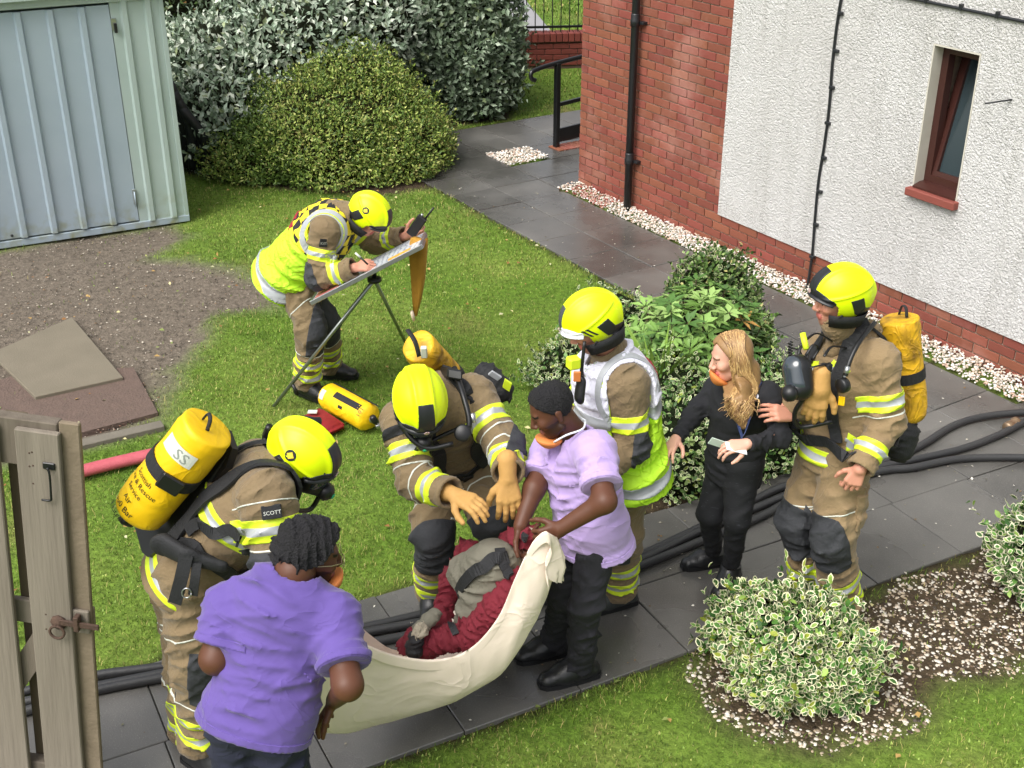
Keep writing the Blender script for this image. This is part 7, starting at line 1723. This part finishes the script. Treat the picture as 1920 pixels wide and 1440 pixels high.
m_rust = mat('rusty_iron', lin('#5a4436'), lin('#3c2e28'), scale=25, rough=.85, bump=.5, bscale=80)
bz = lambda a, b, w_: None
bm = bmesh.new(); pA, pB = GT(-.5, .025, -.26), GT(-.25, .025, -.08); box_bm(bm, (pA + pB) / 2 + gz_ * -.02, (pB - pA) * .5, gy_ * .02, (pB - pA).normalized().cross(gy_) * .035); frombm('brace', bm, mw2, gate)
bm = bmesh.new(); pA, pB = GT(-.52, .025, -1.55), GT(-.19, .025, -.96); box_bm(bm, (pA + pB) / 2, (pB - pA) * .5, gy_ * .02, (pB - pA).normalized().cross(gy_) * .045); frombm('brace', bm, mw2, gate)
rc = GT(-.115, -.03, -.855)
lathe('latch_rose', rc, -gy_, [(0, .032), (.006, .032), (.012, .022), (.02, .012)], m_rust, gate, 8, gz_)
tube('latch_ring', [rc - gy_ * .022 + gx_ * (.028 * math.sin(a)) + gz_ * (-.032 - .028 * math.cos(a) * -1) for a in [2 * math.pi * k / 18 for k in range(19)]], .0055, m_rust, gate, 6)
box('latch_bar', rc - gy_ * .012 + gx_ * .085 + gz_ * .01, gx_ * .075, gy_ * .005, gz_ * .012, m_rust, gate, .002); box('latch_keep', rc - gy_ * .008 + gx_ * .075 + gz_ * .015, gx_ * .010, gy_ * .016, gz_ * .034, m_rust, gate, .003)
hk = GT(-.105, -.032, -.165); box('hook_plate', hk, gx_ * .022, gy_ * .004, gz_ * .014, M_RUB, gate, .003)
tube('gate_hook', spline([hk - gy_ * .012, hk - gy_ * .016 + gx_ * .008 - gz_ * .03, hk - gy_ * .014 + gx_ * .006 - gz_ * .11, hk - gy_ * .012 + gx_ * .002 - gz_ * .135, hk - gy_ * .012 - gx_ * .03 - gz_ * .138], 5), .0045, M_RUB, gate, 6)

for x_, z_ in ((-.175, -.125), (-.165, -.12), (-.165, -.175), (-.178, -.18), (-.17, -.25), (-.165, -.83), (-.168, -.9), (-.36, -.2), (-.36, -.85)): lathe('nail', GT(x_, -.0275, z_), -gy_, [(0, .004), (.001, .004), (.0015, .002)], m_rust, gate, 6)
# ---- hoses lying on the ground
m_hose = mat('black_hose', lin('#2b2c2f'), lin('#3a3a3a'), scale=4, detail=5, rough=.5, bump=.2, bscale=60, stretch=(1, 1, 1))
base_px = [(-60, 1350), (60, 1322), (183, 1292), (320, 1268), (500, 1232), (720, 1192), (900, 1152), (1060, 1112), (1190, 1064), (1300, 1014), (1400, 970), (1475, 934), (1560, 906), (1650, 884)]
tails = [[(1720, 846), (1790, 804), (1860, 786), (1960, 779), (2050, 778)], [(1720, 868), (1800, 850), (1865, 826), (1915, 801), (1960, 780)], [(1710, 885), (1800, 868), (1920, 866), (2040, 872)]]
lbl = ['black hose along the path curving highest at the right border', 'black hose along the path ending in a brass coupling at the right', 'black hose along the path lying lowest at the right border']
hose_objs = []
for i in range(3):
    pts = []
    for k, (px, py) in enumerate(base_px):
        p = G(px, py); q = G(*(base_px[min(k + 1, len(base_px) - 1)])) - G(*(base_px[max(k - 1, 0)])); q.normalize(); sd = V((-q.y, q.x, 0)); wob = .018 * math.sin(k * 1.3 + i * 2.1)
        pts.append(p + sd * ((1 - i) * .055 + wob) + Z * .031)
    pts += [G(px, py) + Z * .031 for px, py in tails[i]]
    root = empty('fire_hose', pts[3], lbl[i], 'hose', 'black hoses along the path'); tube('hose', spline(pts, 7), .023, m_hose, root, 10)
    if i == 1:
        c = G(1893, 806) + Z * .034; d = vdir(G(1880, 815), G(1905, 800)); lathe('coupling', c - d * .05, d, [(0, .03), (.01, .034), (.04, .034), (.045, .031), (.09, .031), (.10, .036), (.12, .036)], mat('worn_brass', lin('#a08468'), lin('#7a6a58'), scale=20, rough=.4, metal=.6), root, 14)
rh = [G(90, 912), G(160, 893), G(220, 878), G(290, 862), G(345, 850)]
tag(tube('pink_hose', spline([p + Z * .04 for p in rh], 6), .046, mat('pink_red_hose', lin('#c25f68'), lin('#ad4d58'), scale=12, rough=.6, bump=.3, bscale=70), None, 14, True, .8), 'faded red delivery hose on the grass behind the gate', 'hose')

# ---- spare cylinder on a red bag
c0, c1 = G(616, 742, .10), G(697, 786, .10); rootc = empty('spare_air_cylinder', V((c0.x, c0.y, 0)), 'spare yellow air cylinder lying on the lawn beside a red bag', 'air cylinder')
cyo, cfo = cylinder_set(rootc, c0, c1, V((.1, -.6, .8)), M_YEL, .093, strap_t=(), valve=True, loop=False)
for ch in list(cyo.children): pass
e = lambda a: (cfo[2] * math.cos(a) + cfo[3] * math.sin(a))
def cyl_panel(name, a0, a1, t0, t1, m, parent, cf, off=1.025):
    bm = bmesh.new(); ring = []
    for i in range(9):
        a = a0 + (a1 - a0) * i / 8; ea = cf[2] * math.cos(a) + cf[3] * math.sin(a); ring.append([bm.verts.new(cf[0] + cf[1] * q + ea * (cf[4] * rr_)) for q, rr_ in ((t0, off), (t0, off + .02), (t1, off + .02), (t1, off))])
    for i in range(8):
        for j in range(4): bm.faces.new((ring[i][j], ring[i][(j + 1) % 4], ring[i + 1][(j + 1) % 4], ring[i + 1][j]))
    bm.faces.new(ring[0]); bm.faces.new(ring[-1][::-1]); return frombm(name, bm, m, parent)
cyl_panel('black_patch', -.1, .35, .14, .40, M_BLK, cyo, cfo); cyl_panel('black_tab', .65, .85, .22, .26, M_BLK, cyo, cfo); cyl_panel('end_label', .2, .9, .02, .06, M_LBL, cyo, cfo); cyl_panel('side_strap', -1.0, -.75, .02, .48, M_BLK, cyo, cfo)
curved_text('lettering', '101', .045, None, cfo, .75, .435, mat('brown_print', lin('#7a5a1a'), rough=.6), cyo, (1, 0), 1.03)
rb = [G(508, 806, .07), G(600, 760, .10), G(645, 792, .06), G(560, 832, .05)]; bm = bmesh.new()
hi = [bm.verts.new(p) for p in rb]; lo = [bm.verts.new(V((p.x, p.y, .012)) + (V((p.x, p.y, 0)) - V((rb[0].x + rb[2].x, rb[0].y + rb[2].y, 0)) / 2) * .12) for p in rb]; bm.faces.new(hi); bm.faces.new(lo[::-1])
for i in range(4): bm.faces.new((hi[i], hi[(i + 1) % 4], lo[(i + 1) % 4], lo[i]))
bmesh.ops.bevel(bm, geom=bm.edges[:], offset=.02, segments=3, affect='EDGES')
rbo = empty('kit_bag', V((rb[0].x, rb[0].y, 0)), 'flat red canvas kit bag on the grass beyond the gate firefighter helmet', 'bag'); frombm('bag_body', bm, M_RED, rbo, True)
box('bag_label', G(586, 772, .106), V((.03, 0, 0)), V((0, .02, 0)), V((0, 0, .003)), M_LBL, rbo); tube('bag_strap', spline([G(512, 800, .08), G(505, 822, .09), G(515, 840, .05)], 4), .012, M_BLK, rbo, 6, True, .4)

# ---- board on its tripod
nt_, ft_, nb_, fb_ = AT(790, 463, 7.05), AT(799, 438, 7.45), AT(584, 568, 7.05), AT(602, 540, 7.5)
easel = empty('board_stand', G(690, 690), 'white writing board tilted on a steel tripod', 'board stand')
ex_ = (nt_ - nb_); ey_ = (ft_ - nt_ + fb_ - nb_) / 2; ez_ = ex_.cross(ey_).normalized(); cb = (nt_ + ft_ + nb_ + fb_) / 4
if ez_.z < 0: ez_ = -ez_
def writ(m_, t, N, L, b, co, col):
    w_ = N.new('ShaderNodeTexWave'); w_.inputs['Scale'].default_value = 9; w_.inputs['Distortion'].default_value = 6; w_.inputs['Detail'].default_value = 4; L.new(co, w_.inputs['Vector'])
    r_ = N.new('ShaderNodeMapRange'); r_.inputs['From Min'].default_value = .35; r_.inputs['From Max'].default_value = .1; r_.inputs['To Max'].default_value = .6; L.new(w_.outputs['Fac'], r_.inputs['Value']); mx = N.new('ShaderNodeMix'); mx.data_type = 'RGBA'; mx.inputs['B'].default_value = (*lin('#6d7a92'), 1); L.new(r_.outputs[0], mx.inputs['Factor']); L.new(col, mx.inputs['A']); L.new(mx.outputs['Result'], b.inputs['Base Color'])
box('panel', cb, ex_ / 2, ey_ / 2, ez_ * .008, mat('board_white', lin('#d5dade'), lin('#c2c9d0'), scale=12, rough=.3, extra=writ), easel)
for sg in (-1, 1): box('frame_rail', cb + ey_ / 2 * sg, ex_ / 2 * 1.01, ey_.normalized() * .010, ez_ * .014, M_METAL, easel, .002); box('frame_rail', cb + ex_ / 2 * sg, ex_.normalized() * .010, ey_ / 2 * .96, ez_ * .0135, M_METAL, easel, .002)
box('orange_strip', cb + ex_ * .30 - ey_ * .30 + ez_ * .010, ex_ * .10, ey_ * .06, ez_ * .002, mat('orange_strip', lin('#e0a23a'), rough=.5), easel)
box('red_strip', cb - ex_ * .36 + ez_ * .010, ex_ * .11, ey_ * .42, ez_ * .002, mat('red_print', lin('#b5564c'), lin('#c98a80'), scale=20, rough=.5), easel)
hub = AT(702, 524, 7.22); lathe('tripod_head', hub - Z * .02, Z, [(0, .03), (.01, .045), (.03, .045), (.035, .02)], M_RUB, easel, 14); tube('centre_post', [hub, hub + Z * .10 + V((0, .02, 0))], .014, M_RUB, easel)
for ft in (G(514, 764), G(764, 652), G(622, 632)):
    tube('tripod_leg', [hub + Z * .0, ft + Z * .01], .012, mat('steel_tube', lin('#9aa09c'), rough=.3, metal=.85), easel, 8)
k_ = G(514, 764) * .18 + hub * .82; tube('leg_clip', [G(514, 764) * .80 + hub * .20 + V((.0, -.02, 0)), G(514, 764) * .80 + hub * .20 + V((.03, -.03, -.07))], .012, M_RUB, easel, 6)
# hanging amber canvas bag
bm = bmesh.new(); rings = []
for (px, py, w_, dpt) in [(786, 447, .055, .02), (784, 470, .058, .03), (784, 520, .046, .035), (782, 560, .030, .025), (779, 592, .012, .012)]:
    c = AT(px, py, 7.30); rings.append([bm.verts.new(c + V((w_ * math.cos(a), -dpt * math.sin(a) + .012 * math.cos(3 * a), .004 * math.sin(2 * a)))) for a in [2 * math.pi * k / 14 for k in range(14)]])
for i in range(4):
    for k in range(14): bm.faces.new((rings[i][k], rings[i][(k + 1) % 14], rings[i + 1][(k + 1) % 14], rings[i + 1][k]))
bm.faces.new(rings[0][::-1]); bm.faces.new(rings[-1]); tag(frombm('hanging_cover', bm, mat('amber_canvas', lin('#b98a2c'), lin('#94691c'), scale=14, rough=.8, bump=.4, bscale=40), None, True), 'amber canvas cover hanging from the top of the writing board', 'cover')
# radio and pen in the officer's hands
ra, rbq = AT(772, 437, 7.38), AT(798, 400, 7.36); rd = (rbq - ra).normalized(); rs_ = rd.cross(V((0, -1, .3))).normalized(); rn = rs_.cross(rd)
rad = empty('handheld_radio', ra, 'black handheld radio in the officer raised hand', 'radio'); box('radio_body', ra + rd * .06, rd * .075, rs_ * .032, rn * .018, M_RUB, rad, .006); tube('antenna', [ra + rd * .13 + rs_ * .018, ra + rd * .23 + rs_ * .02], .006, M_RUB, rad); lathe('radio_dial', ra + rd * .134 - rs_ * .012, rd, [(0, .009), (.014, .009), (.016, .006)], M_METAL, rad, 10)
pn = empty('marker_pen', AT(680, 490, 7.05), 'white marker pen in the officer writing hand', 'pen'); tube('pen_barrel', [AT(666, 474, 7.06), AT(676, 483, 7.05)], .007, M_LBL, pn); tube('pen_tip', [AT(676, 483, 7.05), AT(690, 496, 7.04)], .006, M_RUB, pn)

# ---- casualty dummy in the sheet
dj = lambda x, y, Y_: AT(x, y, Y_)
dum = empty('casualty_dummy', G(880, 1200), 'rescue dummy in maroon overalls lying folded in the sheet', 'dummy')
m_mar = mat('maroon_cloth', lin('#7c1c2c'), lin('#601522'), scale=7, rough=.85, crease=(7, .6, .025)); m_gr = mat('olive_grey_canvas', lin('#7c796a'), lin('#68655a'), scale=8, rough=.9, crease=(8, .4, .02))
to = garment('torso', [C(dj(925, 1062, 4.42), dj(900, 1150, 4.36), .122, .105, .05, wr=.007, wl=.09), C(dj(880, 1075, 4.5), dj(930, 1060, 4.42), .10, .10, .05, wr=.005, wl=.08), C(dj(900, 1150, 4.36), dj(880, 1185, 4.34), .09, .07, .04)], .008, m_gr, dum)
ju = garment('overalls', [C(dj(965, 1020, 4.48), dj(985, 1003, 4.46), 0.073, 0.060, .04, wr=0.009, wl=.07), C(dj(880, 1040, 4.62), dj(850, 1085, 4.62), 0.065, 0.060, .04, wr=0.011, wl=.06), C(dj(850, 1085, 4.62), dj(828, 1145, 4.50), 0.060, 0.052, .04, wr=0.011, wl=.06), C(dj(915, 1040, 4.60), dj(880, 1040, 4.62), 0.052, 0.060, .04, wr=0.009, wl=.06),
     C(dj(965, 1092, 4.30), dj(930, 1140, 4.26), 0.056, 0.069, .04, wr=0.011, wl=.06), C(dj(930, 1140, 4.26), dj(895, 1185, 4.25), 0.069, 0.065, .04, wr=0.011, wl=.06), C(dj(895, 1185, 4.25), dj(800, 1205, 4.30), 0.069, 0.069, .05, wr=0.011, wl=.07), C(dj(800, 1205, 4.30), dj(765, 1205, 4.36), 0.065, 0.052, .04, wr=0.010, wl=.06), C(dj(828, 1165, 4.44), dj(790, 1195, 4.36), 0.052, 0.052, .04, wr=0.009, wl=.05)], .008, m_mar, dum)
bv = bvh_of([to, ju])
for pts_, wd_ in (([dj(862, 1112, 4.40), dj(885, 1075, 4.32), dj(925, 1048, 4.30), dj(955, 1045, 4.34)], .055), ([dj(935, 1030, 4.38), dj(948, 1060, 4.30), dj(955, 1078, 4.26)], .045), ([dj(985, 995, 4.36), dj(990, 1020, 4.32)], .03), ([dj(845, 1165, 4.28), dj(855, 1190, 4.22)], .03)):
    strap('webbing_strap', pts_, wd_, bv, M_BLK, dum, .006, .006)
arm_ = garment('forearm', [C(dj(812, 1155, 4.32), dj(788, 1180, 4.26), .036, .034, .02, wr=.004, wl=.05)], .007, m_gr, dum)
garment('rope_end', [C(dj(786, 1178, 4.25), dj(782, 1186, 4.24), .034, .03, .01, wr=.008, wl=.02, tilt=3)], .006, mat('frayed_rope', lin('#a39a88'), rough=.95), dum); garment('hand_wrap', [C(dj(780, 1195, 4.24), dj(776, 1218, 4.24), .034, .042, .02, wr=.004, wl=.06)], .007, M_BLK, dum)
# ---- the sheet: a trough of cloth slung between the two men
def sheet():
    st = [  # far rim, bottom, near rim (px, py, Y)
        ((560, 1262, 3.62), (552, 1285, 3.58), (556, 1268, 3.55)),
        ((600, 1205, 3.86), (568, 1330, 3.66), (606, 1215, 3.62)),
        ((662, 1168, 4.30), (612, 1372, 3.88), (662, 1200, 3.86)),
        ((735, 1212, 4.46), (690, 1362, 4.08), (735, 1226, 4.02)),
        ((800, 1190, 4.62), (780, 1338, 4.20), (815, 1236, 4.10)),
        ((862, 1120, 4.74), (868, 1300, 4.24), (880, 1216, 4.12)),
        ((905, 1050, 4.76), (945, 1245, 4.26), (932, 1160, 4.14)),
        ((945, 1000, 4.70), (1000, 1165, 4.26), (965, 1085, 4.17)),
        ((975, 985, 4.58), (1030, 1095, 4.26), (988, 1035, 4.19)),
        ((1000, 990, 4.38), (1046, 1040, 4.25), (1005, 1008, 4.19)),
        ((1022, 992, 4.26), (1042, 1006, 4.22), (1024, 996, 4.17)),
        ((1040, 1012, 4.23), (1052, 1030, 4.22), (1034, 1016, 4.18)),
        ((1050, 1050, 4.23), (1054, 1060, 4.22), (1022, 1052, 4.18)),
        ((1052, 1085, 4.23), (1048, 1092, 4.22), (1028, 1086, 4.18))]
    rows = []; na = 22
    A_, B_, C__ = [spline([AT(*s_[k]) for s_ in st], 7) for k in range(3)]
    nrow = len(A_)
    for i in range(nrow):
        a, b, c = A_[i], B_[i], C__[i]; row = []; u_ = i / (nrow - 1)
        for j in range(na + 1):
            t = j / na
            p = a * (1 - t) ** 2 + (b * 2 - (a + c) / 2) * (2 * t * (1 - t)) + c * t * t
            nrm_ = (b - (a + c) / 2).normalized(); ten = math.sin(math.pi * min(1, max(0, u_)))
            fold_ = .014 * (1 - abs(math.sin(t * 9 + u_ * 5 + 1.6 * math.sin(u_ * 7)))) ** 2 * (1.2 - .8 * ten) + .012 * (1 - abs(math.sin(t * 5 - u_ * 13 + .8 * math.sin(t * 6)))) ** 3 + .006 * (1 - abs(math.sin(t * 16 + u_ * 17))) ** 2
            row.append(p + nrm_ * fold_)
        # turned hem along the near rim
        row.append(c + V((0, -.004, .002))); row.append(c + V((0, -.006, -.012))); row.append(c + V((0, -.005, -.05)) + nrm_ * .004)
        rows.append(row)
    bm = bmesh.new(); vs = [[bm.verts.new(p) for p in r_] for r_ in rows]
    for i in range(nrow - 1):
        for j in range(len(rows[0]) - 1): bm.faces.new((vs[i][j], vs[i][j + 1], vs[i + 1][j + 1], vs[i + 1][j]))
    bmesh.ops.recalc_face_normals(bm, faces=bm.faces)
    o = frombm('carry_sheet', bm, mat('cream_cotton', lin('#f8e8d9'), lin('#f0dfcd'), scale=4, rough=.9, crease=(3.5, .5, .025)), None, True)
    return tag(o, 'cream cotton sheet slung between the two men in tunics', 'sheet')
sheet()
